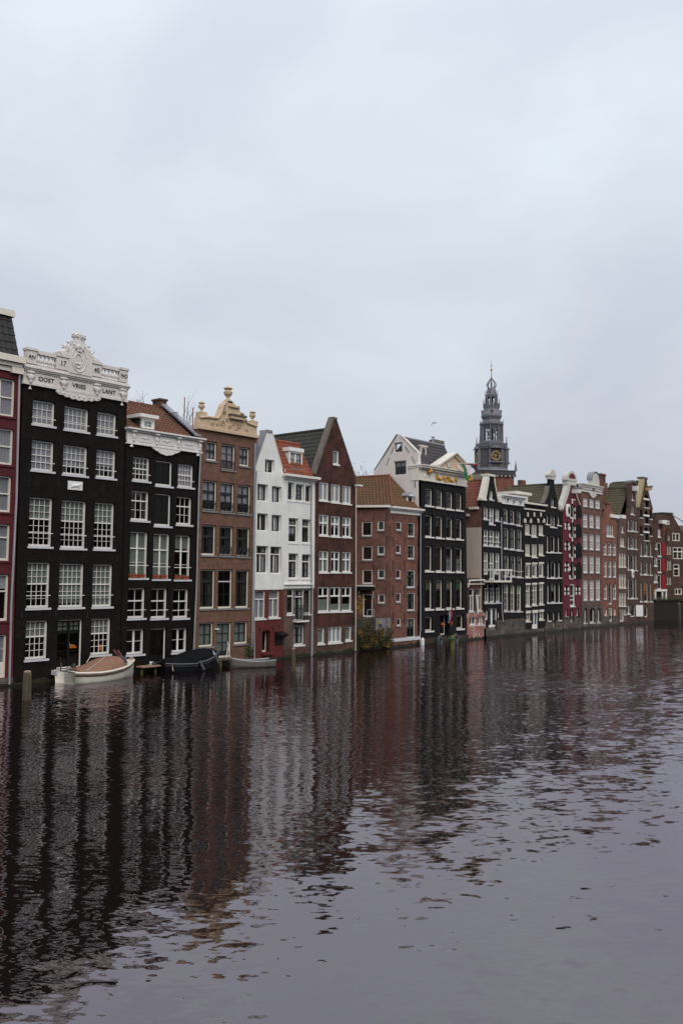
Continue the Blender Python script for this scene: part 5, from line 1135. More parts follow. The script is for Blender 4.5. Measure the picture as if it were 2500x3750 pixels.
# ================================================================== black house with pediment and gold garland
uL, uR = UZ('G', 858, 900)[0], UZ('G', 1447, 1000)[0]
h = House('canal_house', 'tall black house with white pediment, gold MOM garland and white side gable', uL, uR, rec=0.15, frame='cream_paint', bars='sash_dark', sill='white_paint')
km = dict(fw=.085, bot=.08, sash='sash_dark', mull=.035, rail=.05, ledge=.10, sill_h=.10)
for a in ((943, 770, 1023, 1000), (1075, 792, 1152, 1022), (1200, 815, 1277, 1042), (1325, 835, 1393, 1055)): h.win('G', *a, ((.5, 3, 2), (.5, 3, 2)), **km, curtain='curtain_sky_lavender', ctype='pair')
for a in ((942, 1105, 1023, 1385), (1075, 1122, 1152, 1398), (1203, 1140, 1277, 1408), (1327, 1155, 1393, 1416)): h.win('G', *a, ((.42, 3, 1), (.58, 3, 2)), **km, curtain='curtain_dark', ctype='pair')
for i, a in enumerate(((940, 60, 1018, 380), (1073, 68, 1150, 385), (1200, 80, 1277, 388), (1325, 85, 1397, 390))): h.win('H', *a, ((.38, 3, 1), (.62, 3, 2)), **km, curtain='curtain_dark' if i < 2 else 'curtain_white', ctype='blind', cfrac=(0, 1) if i < 2 else (.4, 1))
for i, a in enumerate(((940, 492, 1018, 855), (1073, 493, 1150, 852), (1203, 493, 1275, 848), (1327, 493, 1397, 842))): h.win('H', *a, ((.32, 3, 1), (.68, 3, 3)), **km, curtain='blind_green' if i in (0, 3) else 'blind_cream', ctype='blind', cfrac=(0, .34))
for a in ((943, 952, 1020, 1125), (1333, 932, 1405, 1098)): h.win('H', *a, ((1, 3, 2),), **km)
h.win('H', 1130, 935, 1225, 1180, ((.25, 1, 1), (.75, 1, 1)), rec=.4, fw=.05, name='door', sill=False, sash='door_green', frame='cream_paint', panel=.4)
zb_ = (UZ('G', 858, 672)[1] + UZ('G', 1448, 765)[1]) / 2; zc = (UZ('G', 965, 505)[1] + UZ('G', 1490, 598)[1]) / 2
ub0, ub1 = UZ('H', 888, 1240)[0], UZ('H', 1474, 1240)[0]
h.wall([(ub0, -.6), (ub1, -.6), (uR, zb_ + .1), (uL, zb_ + .1)], 'blueblack_brick')
h.wall([(ub0 - .03, -.6), (ub1 + .01, -.6), (ub1 + .01, .42), (ub0 - .03, .42)], 'quay_brick', name='plinth', d=-.08)
# white side gable facing along the row
ug = uL - .02
def gp_(x, y): p = on_u('G', x, y, ug); return (p.y, p.z)
sideg = Plane((ug, 9.0), (ug, -.02))
hg = House.__new__(House); hg.__dict__.update(h.__dict__); hg.plane = sideg; hg.sl = sideg.slope(); hg.holes = []; hg.rec = .10
hg.win('G', 565, 208, 655, 325, ((1, 1, 1),), fw=.05, bot=.06, frame='warm_white_render', sash='sash_dark', sill=False); hg.win('G', 562, 440, 703, 607, ((1, 2, 1),), fw=.05, bot=.06, frame='warm_white_render', sash='sash_dark', sill=False, curtain='curtain_sky_lavender', cfrac=(0, .35))
ap_l, ap_r, sh_r, sh_l = (sideg.sz('G', *q) for q in ((590, 102), (635, 108), (848, 325), (305, 565)))
gl1 = sideg.sz('G', 303, 640)
sw_ = hg.wall([(gl1[0], -.4), (9.0, -.4), (9.0, sideg.sz('G', 857, 470)[1]), (sideg.sz('G', 850, 470)[0], sh_r[1]), ap_r, ap_l, (sh_l[0] + .12, sh_l[1]), (sh_l[0], sh_l[1]), gl1], 'warm_white_render', name='side_gable_wall', thick=.3)
sw_['label'] = 'plain off-white rendered side gable with two windows'
for (a, c) in (((548, 260), (512, 345)), ((492, 392), (458, 488)), ((690, 252), (740, 328)), ((773, 375), (815, 468)), ((813, 685), (813, 768))):
    p_, q_ = on_u('G', *a, ug - .03), on_u('G', *c, ug - .03); MB().tube([p_, q_], .02, 4).build('wall_anchor', 'iron', h.root)
for (a, c) in (((590, 102), (308, 555)), ((640, 112), (835, 310))):
    p_, q_ = on_u('G', *a, ug - .02), on_u('G', *c, ug - .02); MB().tube([p_, q_], .05, 5).build('verge', 'coping_grey' if a[0] < 600 else 'warm_white_render', h.root)
h.shell('blueblack_brick', zb_, zb_, depth=4.5, u0=uL + .3)
# cornice and pediment
cor = mould(h, uL + .12, uR - .05, 0, [(zb_, zb_ + .1, .16), (zb_ + .1, zc - .26, .12), (zc - .26, zc - .16, .24), (zc - .16, zc - .03, .42), (zc - .03, zc + .05, .50)], mat='cream_paint', back=.8); cor['label'] = 'cream classical cornice with gold garland and lion heads'
MB().box(uL - .06, uL + .5, -.05, .6, zb_ + .004, zc + .045).build('cornice_return', 'cream_paint', cor)
for i in range(26):
    u = UZ('G', 1035, 560)[0] + (UZ('G', 1415, 610)[0] - UZ('G', 1035, 560)[0]) * i / 25; MB().box(u - .03, u + .03, -.30, -.12, zc - .34, zc - .26).build('dentil', 'cream_paint', cor)
a0, a1 = UZ('G', 1065, 500)[0], UZ('G', 1480, 580)[0]; zap = UZ('G', 1268, 358)[1]; mu = (a0 + a1) / 2; zp = zc + .05
ped_ = MB().prism([(a0 + .15, zp), (a1 - .15, zp), (mu, zap - .15)], -.16, .35).build('pediment', 'cream_stone', cor)
for (p_, q_) in (((a0 - .1, zp), (mu, zap)), ((a1 + .1, zp), (mu, zap))):
    d = Vector((q_[0] - p_[0], q_[1] - p_[1])).normalized(); n = Vector((-d.y, d.x)); n = n if n.y > 0 else -n
    for (o0, o1, pr) in ((-.16, -.02, .30), (-.02, .07, .44)): MB().prism([(p_[0] + n.x * o0, p_[1] + n.y * o0 + .1), (q_[0] + n.x * o0, q_[1] + n.y * o0 + .1), (q_[0] + n.x * o1, q_[1] + n.y * o1 + .1), (p_[0] + n.x * o1, p_[1] + n.y * o1 + .1)], -pr, .4).build('raking_cornice', 'cream_paint', ped_)
MB().slab([(a0, .3, zp + .05), (mu, .3, zap + .02), (mu, 2.2, zap + .02), (a0, 2.2, zp + .05)], (0, 0, -.06)).build('pediment_roof', 'roof_felt', cor); MB().slab([(a1, .3, zp + .05), (mu, .3, zap + .02), (mu, 2.2, zap + .02), (a1, 2.2, zp + .05)], (0, 0, -.06)).build('pediment_roof', 'roof_felt', cor)
for (x, y) in ((1210, 495), (1335, 522)):
    u, z = UZ('G', x, y); carve('pediment_figure', 'carved_white', ped_, [((u, -.2, z), .16, 1.3, .5, 1), ((u - .18, -.2, z + .12), .1, 1, .5, 1), ((u + .2, -.2, z - .05), .12, 1.3, .5, .8)], .04)
def gtube(pts, r, nm='garland_letter'): MB().tube([(UZ('G', x, y)[0], -.17, UZ('G', x, y)[1] + (UZ('G', x, y)[1] - UZ('G', x, 622 + (x - 1055) * .19 + 42)[1]) * .45) for x, y in pts], r, 6).build(nm, 'gold_paint', cor)
gtube([(1060, 625), (1062, 672)], .065); gtube([(1060, 628), (1085, 662), (1105, 672), (1130, 660), (1150, 642)], .075); gtube([(1152, 640), (1156, 690)], .055)
gtube([(1184, 652), (1172, 668), (1174, 690), (1186, 698), (1197, 685), (1196, 662), (1184, 652)], .05); gtube([(1212, 655), (1214, 702)], .055); gtube([(1212, 658), (1238, 690), (1258, 698), (1282, 686), (1305, 668)], .075); gtube([(1307, 668), (1309, 716)], .06)
for (x, y) in ((965, 555), (1468, 655)):
    u, z = UZ('G', x, y); carve('lion_head', 'gold_paint', cor, [((u, -.3, z + .08), .19, 1, .8, 1), ((u, -.36, z - .08), .13, 1, .8, 1.2), ((u - .1, -.3, z + .22), .09, 1, 1, 1), ((u + .1, -.3, z + .22), .09, 1, 1, 1), ((u - .13, -.28, z - .13), .09, 1, .8, 1.4), ((u + .13, -.28, z - .13), .09, 1, .8, 1.4)], .035)
for x in (918, 1430):
    u, z = UZ('G', x, 660 if x < 1000 else 745); carve('corbel', 'cream_paint', cor, [((u, -.12, z + .2), .12, 1, .8, 1.6), ((u, -.1, z - .02), .08, 1, .8, 1.3), ((u, -.1, z - .16), .05, 1, .8, 1)], .03)
# slate roof with ridge along the row
r_l = on_u('G', 680, 152, uL + .1); r0, rz = r_l.y, r_l.z
tiled(h, (uL + .25, .75, zc + .1), (uR - .1, .75, zc + .1), (uR - .9, r0, rz), (uL + .25, r0, rz), 'tile_slate', .27, .24, limit=280)
MB().slab([(uL + .25, 4.5, zb_), (uR - .1, 4.5, zb_), (uR - .9, r0, rz - .04), (uL + .25, r0, rz - .04)], (0, 0, -.08)).build('roof', 'tile_slate', h.root)
MB().slab([(uR - .1, .75, zc + .05), (uR - .1, 4.5, zb_), (uR - .9, r0, rz - .04)], (-.06, 0, -.06)).build('roof', 'tile_slate', h.root)
MB().tube([(uL + .1, r0, rz + .04), (uR - .9, r0, rz + .04)], .09, 6).build('ridge_capping', 'coping_lead', h.root)
c_ = on_v('G', 1108, 240, r0 + .2); MB().box(c_.x - .65, c_.x + .62, r0 + .1, r0 + .6, rz - .4, rz + .42).build('chimney', 'coping_grey', h.root)
c_ = on_v('G', 1040, 225, r0 + .2); MB().lathe((c_.x, r0 + .2, rz), [(.07, 0), (.07, .5), (.14, .52), (.14, .6), (.05, .64)], 8).build('flue', 'zinc', h.root)
vd = 1.0; A, B_ = on_v('G', 885, 252, vd), on_v('G', 955, 412, vd)
MB().box(A.x, B_.x - .05, vd + .1, r0 + .6, B_.z + .05, A.z).build('dormer', 'cream_paint', h.root)
hd = House.__new__(House); hd.__dict__.update(h.__dict__); hd.holes = []; hd.yoff = vd
hd.window([A.x, B_.x, B_.z, A.z], ((1, 1, 1),), rec=0, fw=.11, bot=.08, hole=False, sill=False, sash='sash_dark', frame='cream_paint', name='dormer_window')
MB().box(A.x - .1, B_.x + .08, vd - .08, r0 + .7, A.z, A.z + .09).build('dormer_roof', 'cream_paint', h.root)
A, B_ = on_v('G', 1180, 340, 1.3), on_v('G', 1340, 400, 1.3); MB().box(A.x, B_.x, 1.3, r0 + .5, B_.z - .3, A.z - .1).build('dormer', 'cream_paint', h.root); MB().box(A.x - .12, B_.x + .1, 1.2, r0 + .6, A.z - .1, A.z + .02).build('dormer_roof', 'cream_paint', h.root)
for (x, y0, y1) in ((1050, 760, 830), (1185, 780, 850), (1310, 800, 860), (1050, 1060, 1130), (1185, 1080, 1150), (1310, 1100, 1160), (920, 740, 820)): anchor(h, 'G', x, y0, y1)
for (x, y0, y1) in ((1050, 400, 480), (1185, 400, 480), (1310, 400, 480), (1050, 880, 950), (1310, 870, 930)): anchor(h, 'H', x, y0, y1)
MOM = (uL, uR, zc, zap, mu)

# ================================================================== black neck gable house with beige side wall
uL, uR = UZ('J', 338, 900)[0], UZ('J', 640, 900)[0]
h = House('canal_house', 'black house with white edged neck gable, balcony and beige side wall', uL, uR, rec=0.10, lite=True)
kk = dict(fw=.08, bot=.12, rail=.07, mull=.05)
h.win('J', 460, 305, 505, 455, ((1, 1, 1),), **kk, curtain='curtain_white')
h.win('J', 370, 562, 430, 750, ((1, 2, 2),), **kk); h.win('J', 453, 575, 522, 828, ((.5, 2, 1), (.5, 2, 1)), **kk, curtain='curtain_sky_lavender'); h.win('J', 548, 590, 603, 775, ((1, 2, 2),), **kk, curtain='curtain_sky_lavender')
for a in ((370, 900, 435, 1148), (453, 912, 527, 1155), (548, 925, 605, 1163)): h.win('J', *a, ((.42, 2, 1), (.58, 2, 2)), **kk, bar=True)
for a in ((372, 1245, 433, 350), (455, 1250, 525, 430), (548, 1258, 607, 350)): h.win('J', *a, ((.4, 2, 1), (.6, 2, 1)), z2='K', **kk, sill=False, curtain='curtain_sage', ctype='pair')
for a in ((385, 480, 443, 775), (465, 480, 530, 775), (557, 480, 613, 770)): h.win('K', *a, ((.25, 1, 1), (.75, 2, 3)), **kk)
h.win('K', 395, 890, 428, 1035, ((1, 1, 1),), **kk, sill=False); h.win('K', 585, 908, 600, 1005, ((1, 1, 1),), **kk, sill=False)
h.win('K', 447, 858, 567, 1172, ((1, 2, 1),), name='door', fw=.07, bot=.06, mull=.22, sill=False, panel=.18, frame='bright_white', bars='bright_white')
sh0, sh1 = UZ('J', 335, 452), UZ('J', 640, 495); n0, n1 = UZ('J', 452, 92), UZ('J', 522, 98)
ub0, ub1 = UZ('K', 372, 1000)[0], UZ('K', 650, 1200)[0]; zst = UZ('K', 480, 1150)[1]
h.wall([(ub0, zst), (ub1, zst), (sh1[0], sh1[1]), UZ('J', 580, 470), UZ('J', 532, 210), n1, n0, UZ('J', 440, 215), UZ('J', 400, 450), sh0], 'blueblack_brick')
h.wall([(ub0 - .05, -.6), (ub1, -.6), (ub1, zst), (ub0 - .05, zst)], 'stone_base', name='plinth', d=-.05)
for pts in (((398, 458), (440, 218), (455, 88)), ):
    for i in range(2):
        a, c = UZ('J', *pts[i]), UZ('J', *pts[i + 1]); MB().prism([a, (a[0] - .55 + .12 * i, a[1]), (c[0] - .43 + .1 * i, c[1]), c], -.06, .35).build('gable_trim', 'cream_paint', h.root)
for pts in (((583, 478), (533, 212)), ((533, 212), (524, 92))):
    a, c = UZ('J', *pts[0]), UZ('J', *pts[1]); MB().prism([a, c, (c[0] + .1, c[1]), (a[0] + .1, a[1])], -.06, .3).build('gable_trim', 'cream_paint', h.root)
MB().box(n0[0] - .35, n1[0] + .14, -.1, .5, n0[1] - .02, n0[1] + .14).build('gable_cap', 'cream_paint', h.root)
MB().box(sh0[0] - .1, UZ('J', 405, 450)[0], -.1, .3, sh0[1] - .05, sh0[1] + .12).build('shoulder_stone', 'cream_paint', h.root)
MB().box(UZ('J', 583, 480)[0], sh1[0], -.06, .3, sh1[1], sh1[1] + .5).build('shoulder_stone', 'cream_paint', h.root)
MB().box(n0[0] + .3, n1[0] + .5, .55, .85, n0[1] - .8, n0[1] + .42).build('chimney', 'umber_brick', h.root)
uA = (n0[0] + n1[0]) / 2; zA = UZ('J', 430, 140)[1]; e_ = on_u('J', 315, 545, uL)
zeav = UZ('J', 320, 555)[1]
gable_roof(h, uL - .12, zeav - .1, uA, zA, uR, zeav, .35, max(2.0, on_u('J', 100, 150, uA).y), 'tile_rust', .26, .30, 220)
zrr = on_v('J', 300, 80, 3.4)
for (a_, b_) in (((150, 80), (430, 45)),):
    p0_, p1_ = on_v('J', a_[0], 140, 3.0), on_v('J', b_[0], 135, 3.0); p2_, p3_ = on_v('J', b_[0], b_[1], 4.2), on_v('J', a_[0], a_[1], 4.2)
    MB().slab([p0_, p1_, p2_, p3_], (0, 0, -.1)).build('rear_roof', 'tile_olive', h.root); MB().slab([p0_ - Vector((0, 0, .1)), p1_ - Vector((0, 0, .1)), p1_ - Vector((0, 0, 4)), p0_ - Vector((0, 0, 4))], (0, .1, 0)).build('rear_wall', 'beige_render', h.root)
h.shell('blueblack_brick', zeav - .2, zeav - .2, u0=uL)
zbe = on_u('J', 330, 872, uL).z
MB().slab([(uL - .02, -.01, -.5), (uL - .02, 3, -.5), (uL - .02, 3, zbe), (uL - .02, -.01, zbe)], (-.05, 0, 0)).build('side_wall', 'beige_render', h.root)['label'] = 'beige plastered lower side wall'
MB().slab([(uL - .02, -.01, zbe + .002), (uL - .02, 3, zbe + .002), (uL - .02, 3, zeav - .1), (uL - .02, -.01, zeav - .1)], (-.03, 0, 0)).build('side_wall', 'rose_brick', h.root)
MB().box(uL - .28, uL - .02, .2, .95, zeav - .2, zeav - .02).build('gutter', 'cream_paint', h.root); c_ = on_u('J', 170, 685, uL); MB().box(uL - .28, uL - .05, 1.0, 2.6, c_.z - .1, c_.z + .08).build('gutter', 'cream_paint', h.root)
bq = [UZ('K', 378, 268), UZ('K', 735, 452)]
bal = MB().box(bq[0][0] - .1, bq[1][0] - .9, -.9, 0.02, bq[1][1] - .05, bq[1][1] + .1).build('balcony', 'cream_paint', h.root)
for x in (0, .33, .66, 1.0):
    u = bq[0][0] - .05 + (bq[1][0] - .95 - bq[0][0]) * x; MB().box(u - .04, u + .04, -.9, -.82, bq[1][1] + .1, bq[0][1] - .1).build('balcony_post', 'white_paint', bal)
MB().box(bq[0][0] - .1, bq[1][0] - .88, -.92, -.8, bq[0][1] - .1, bq[0][1] + .02).build('balcony_rail', 'white_paint', bal); MB().box(bq[0][0] - .09, bq[0][0], -.8, 0, bq[0][1] - .1, bq[0][1] + .02).build('balcony_rail', 'white_paint', bal)
for i in range(14):
    u = bq[0][0] + (bq[1][0] - 1.0 - bq[0][0]) * i / 13; MB().box(u - .01, u + .01, -.87, -.85, bq[1][1] + .1, bq[0][1] - .1).build('balcony_bar', 'iron', bal)
for u in (bq[0][0] + .25, bq[1][0] - 1.4): MB().lathe((u, -.75, bq[1][1] + .55), [(.12, 0), (.18, .25)], 8).build('planter', 'bright_white', bal)
pipe(h, [on_v('J', 640, 720, -.1), on_v('J', 640, 900, -.08), on_v('K', 652, 900, -.08), on_v('K', 665, 1060, -.1)], .05)

# annex with the red painted wall
aL, aR = UZ('K', 118, 1000)[0], UZ('K', 385, 1000)[0]
h = House('annex', 'small brick annex with red and white graffiti base beside black house', aL, aR - .02, rec=.06, lite=True, yoff=.0)
for a in ((150, 560, 218, 905), (265, 560, 335, 895)): h.win('K', *a, ((.3, 1, 1), (.7, 2, 2)), fw=.07, bot=.08, mull=.07)
for a in ((155, 995, 248, 1108), (275, 985, 365, 1103)): h.win('K', *a, ((1, 2, 1),), fw=.09, bot=.09, mull=.08, frame='bright_white')
za0 = UZ('K', 380, 500)[1]; za1 = UZ('K', 250, 930)[1]; za2 = UZ('K', 250, 400)[1]
h.wall([(aL, za1), (aR - .02, za1), (aR - .02, za0), (aL, za0)], 'dark_brown_brick')
h.wall([(aL - .02, -.6), (UZ('K', 405, 1280)[0], -.6), (aR, za1), (aL - .02, za1)], 'graffiti_brick', name='painted_wall', d=-.05)
MB().box(aL, aR, -.08, .2, za0, za0 + .1).build('eaves', 'beige_render', h.root); MB().box(aL + .1, aR, .05, 3.0, za0 + .1, za2).build('roof_upstand', 'umber_brick', h.root)
MB().tube([on_v('K', 155, 440, -.02), on_v('K', 385, 430, -.02)], .06, 6).build('gutter', 'white_paint', h.root); MB().tube([on_v('K', 155, 440, -.04), on_v('K', 155, 480, -.04), on_v('K', 135, 540, -.04)], .05, 6).build('drainpipe', 'white_paint', h.root)
MB().tube([on_v('K', 262, 655, -.1), on_v('K', 285, 945, -.1)], .06, 6).build('drainpipe', 'white_paint', h.root)
h.shell('dark_brown_brick', za0, za0, depth=3)

# ================================================================== black house with white attic
uL, uR = UZ('J', 648, 900)[0], UZ('J', 974, 900)[0]
h = House('canal_house', 'black house with white attic cornice holding three small windows', uL, uR, rec=0.12, frame='cream_paint', bars='sash_dark', lite=True)
k1 = dict(fw=.085, bot=.09, sash='sash_dark', rail=.05)
for i, a in enumerate(((668, 585, 733, 808), (770, 605, 833, 822), (868, 625, 930, 845))): h.win('J', *a, ((.5, 2, 1), (.5, 2, 2)), **k1, curtain='curtain_sky_lavender', ctype='pair')
for a in ((675, 875, 743, 1195), (772, 890, 845, 1208), (870, 900, 945, 1222)): h.win('J', *a, ((.45, 2, 1), (.55, 2, 1)), **k1, curtain='curtain_sage', ctype='pair')
for a in ((675, 58, 748, 375), (775, 65, 850, 378), (872, 72, 950, 388)): h.win('K', *a, ((.25, 1, 1), (.75, 2, 1)), **k1, bar=True, curtain='curtain_sage', ctype='pair')
for i, a in enumerate(((680, 497, 742, 900), (775, 505, 838, 902), (873, 512, 937, 903))): h.win('K', *a, ((.3, 2, 1), (.7, 2, 3)), **{**k1, 'sash': None}, bars='cream_paint', curtain='blind_green' if i else 'curtain_sage', ctype='blind', cfrac=(0, .28))
zb_ = (UZ('J', 645, 505)[1] + UZ('J', 972, 565)[1]) / 2; zt = (UZ('J', 645, 360)[1] + UZ('J', 980, 428)[1]) / 2; zst = UZ('K', 800, 1022)[1]
ub0, ub1 = UZ('K', 655, 1000)[0], UZ('K', 988, 1000)[0]
h.wall([(ub0, zst), (ub1, zst), (uR, zb_), (uL, zb_)], 'blueblack_brick')
h.wall([(ub0 - .9, -.6), (ub1, -.6), (ub1, zst), (ub0 - .9, zst)], 'stone_base', name='plinth', d=-.07)
cor = mould(h, uL + .02, uR - .02, 0, [(zb_, zb_ + .1, .1), (zb_ + .1, zt - .25, .06), (zt - .25, zt - .12, .2), (zt - .12, zt, .34)], mat='bright_white')
hd = House.__new__(House); hd.__dict__.update(h.__dict__); hd.holes = []; hd.yoff = -.14
for a in ((690, 425, 740, 490), (785, 450, 832, 510), (880, 465, 930, 530)): hd.win('J', *a, ((1, 1, 1),), rec=.0, fw=.05, bot=.05, sill=False, hole=False, name='attic_window', sash='sash_dark', frame='bright_white'); 
h.shell('blueblack_brick', zb_, zb_, zb=zt)

# ================================================================== black house with white shutters
uL, uR = UZ('J', 978, 900)[0], UZ('J', 1296, 900)[0]
h = House('canal_house', 'black house with cream shuttered windows and mossy roof with dormer', uL, uR, rec=0.05, frame='cream_paint', bars='cream_paint', sill='cream_paint', lite=True)
k2 = dict(fw=.09, bot=.12, rail=.07, mull=.06)
for j, a in enumerate(((997, 820, 1062, 980), (1093, 830, 1168, 1015), (1203, 835, 1265, 990))): h.win('J', *a, ((1, 3 if j != 1 else 2, 1),), **k2, curtain='blind_cream', ctype='blind')
for j, a in enumerate(((1000, 1122, 1065, 1298), (1097, 1125, 1172, 1322), (1203, 1122, 1270, 1294))): h.win('J', *a, ((1, 3 if j != 1 else 2, 1),), **k2, curtain='blind_cream', ctype='blind')
for a in ((1003, 200, 1068, 390), (1098, 195, 1172, 385), (1205, 188, 1270, 378)): h.win('K', *a, ((1, 1, 1),), **{**k2, 'fw': .14}, curtain='curtain_sage', ctype='pair'); p_, q_ = UZ('K', a[0], a[1] - 30), UZ('K', a[2], a[1]); MB().box(p_[0], q_[0] + .08, -.04, .03, q_[1], p_[1]).build('lintel', 'cream_paint', h.root)
for a in ((1005, 505, 1068, 825), (1100, 500, 1172, 810), (1207, 492, 1270, 798)): h.win('K', *a, ((.28, 2, 1), (.72, 2, 3)), **k2, curtain='curtain_sage', ctype='pair'); p_, q_ = UZ('K', a[0], a[1] - 28), UZ('K', a[2], a[1]); MB().box(p_[0], q_[0] + .08, -.04, .03, q_[1], p_[1]).build('lintel', 'cream_paint', h.root)
for a in ((1008, 930, 1072, 1053), (1210, 908, 1272, 1028)): h.win('K', *a, ((1, 2, 2),), **k2)
h.win('K', 1103, 925, 1183, 1163, ((1, 2, 1),), fw=.08, mull=.14, bot=.08, panel=.22, name='door', sill=False, frame='bright_white', bars='bright_white')
for a in ((1008, 897, 1072, 930), (1103, 887, 1183, 925), (1210, 880, 1272, 908)): p_, q_ = UZ('K', a[0], a[1]), UZ('K', a[2], a[3]); MB().box(p_[0], q_[0] + .08, -.05, .03, q_[1], p_[1]).build('lintel', 'cream_paint', h.root)
zt = (UZ('J', 980, 515)[1] + UZ('J', 1290, 548)[1]) / 2; zl = (UZ('J', 980, 592)[1] + UZ('J', 1285, 618)[1]) / 2
ub0, ub1 = UZ('K', 992, 1150)[0], UZ('K', 1302, 1150)[0]
h.wall([(ub0, -.6), (ub1, -.6), (uR, zt), (uL, zt)], 'blueblack_brick'); h.wall([(ub0, -.6), (ub1, -.6), (ub1, .38), (ub0, .38)], 'stone_base', name='plinth', d=-.08)
mould(h, uL + .05, uR - .02, 0, [(zt - .02, zt + .12, .25)], mat='cream_paint', name='gutter'); MB().box(uL + .02, uR - .05, -.07, .01, zl - .06, zl + .05).build('string_course', 'cream_paint', h.root)
for x in (992, 1078, 1188, 1275):
    u, z = UZ('J', x, 775); MB().prism(arch_pts(u - .15, u + .15, z - .16, z + .2, .15), -.08, .0).build('blind_niche', 'cream_paint', h.root)
for x in (1035, 1132, 1232):
    u, z = UZ('J', x, 680); MB().box(u - .09, u + .07, -.07, 0, z - .16, z + .18).build('keystone', 'cream_paint', h.root)
    MB().tube([(u + .55 * cos(pi * i / 10), -.03, z - .75 + .5 * sin(pi * i / 10)) for i in range(11)], .06, 5).build('blind_arch', 'blueblack_brick', h.root)
rr = on_v('J', 900, 235, 4.0); rz = rr.z
h.shell('blueblack_brick', zt, zt, depth=3)
A, B_ = on_v('J', 985, 385, .6), on_v('J', 1075, 510, .6); a0 = on_v('J', 845, 370, .6).x
MB().box(a0, B_.x - .35, .62, 3.4, zt + .1, A.z).build('dormer', 'cream_paint', h.root); MB().box(a0 - .2, B_.x - .15, .35, 3.5, A.z, A.z + .22).build('dormer_roof', 'cream_paint', h.root)
a0 = on_v('J', 755, 350, 1.8); MB().box(a0.x, on_v('J', 940, 350, 1.8).x, 1.8, 3.0, a0.z - .5, a0.z + .1).build('roof_light_box', 'cream_paint', h.root)
c_ = on_v('J', 978, 190, 3.9); MB().box(c_.x - .4, c_.x + .4, 3.9, 4.3, zt - .1, on_v('J', 978, 158, 3.9).z).build('chimney', 'red_brown_brick', h.root)

# ================================================================== black neck gable with white crown
uL, uR = UZ('J', 1300, 900)[0], UZ('J', 1556, 900)[0]
h = House('canal_house', 'narrow black warehouse house with slim neck gable and white pediment cap', uL, uR, rec=0.16, frame='white_paint', bars='sash_dark', sill='white_paint', lite=True)
k3 = dict(fw=.08, bot=.08, sash='sash_dark', ledge=.1)
h.win('J', 1388, 418, 1438, 568, ((1, 1, 1),), **k3, curtain='curtain_white')
for j, a in enumerate(((1310, 677, 1352, 828), (1375, 688, 1453, 872), (1482, 697, 1520, 842))): h.win('J', *a, ((1, 2 if j == 1 else 1, 1),), **k3, curtain='curtain_sky_lavender' if j == 1 else None)
for a in ((1318, 990, 1355, 1248), (1380, 997, 1450, 1250), (1485, 1003, 1520, 1252)): h.win('J', *a, ((1, 1, 2),), **k3)
for a in ((1323, 150, 1362, 396), (1385, 152, 1462, 398), (1490, 152, 1527, 394)): h.win('K', *a, ((1, 1, 2),), **k3)
for j, a in enumerate(((1327, 488, 1362, 773), (1392, 487, 1465, 772), (1493, 483, 1530, 770))): h.win('K', *a, ((1, 1, 2),), **k3, curtain='curtain_sage' if j == 1 else None, cfrac=(0, .4))
for a in ((1335, 905, 1362, 1045), (1495, 903, 1525, 1035)): h.win('K', *a, ((1, 1, 1),), **k3, arch=.3)
h.win('K', 1415, 905, 1447, 1140, ((1, 1, 1),), **k3, arch=.3, name='door', sill=False, panel=.4)
nk = [UZ('J', *q) for q in ((1290, 505), (1340, 390), (1368, 245), (1370, 128), (1438, 128), (1442, 255), (1470, 390), (1512, 545))]
ub0, ub1 = UZ('K', 1305, 1100)[0], UZ('K', 1562, 1100)[0]; zst = UZ('K', 1430, 1045)[1]
h.wall([(ub0, zst), (ub1, zst), (uR, nk[-1][1] - .3)] + nk[::-1] + [(uL, nk[0][1] - .2)], 'blueblack_brick')
h.wall([(ub0, -.6), (ub1, -.6), (ub1, zst), (ub0, zst)], 'stone_base', name='plinth', d=-.06)
for i in (0, 1): MB().prism([nk[i], nk[i + 1], (nk[i + 1][0] - .2, nk[i + 1][1]), (nk[i][0] - .2, nk[i][1])], -.04, .35).build('gable_trim', 'coping_grey', h.root)
a, c = UZ('J', 1348, 130), UZ('J', 1452, 120); mu = (a[0] + c[0]) / 2
MB().box(a[0] + .1, c[0] - .12, -.1, .3, a[1] - .05, a[1] + .22).build('gable_cap', 'old_white', h.root); MB().prism([(a[0], a[1] + .22), (c[0] - .05, a[1] + .22), (c[0] - .05, a[1] + .34), (mu + .2, a[1] + .78), (mu - .2, a[1] + .78), (a[0], a[1] + .34)], -.15, .35).build('pediment_cap', 'old_white', h.root)
zro = UZ('J', 1360, 210)[1]
gable_roof(h, uL - 1.6, nk[0][1] - 1.6, (nk[3][0] + nk[4][0]) / 2, zro, uR + .5, nk[-1][1] - .6, .3, max(3.5, on_u('J', 745, 235, (nk[3][0] + nk[4][0]) / 2).y), 'tile_olive', .28, .3, stuff=True)
h.shell('blueblack_brick', nk[0][1] - .5, nk[0][1] - .5)

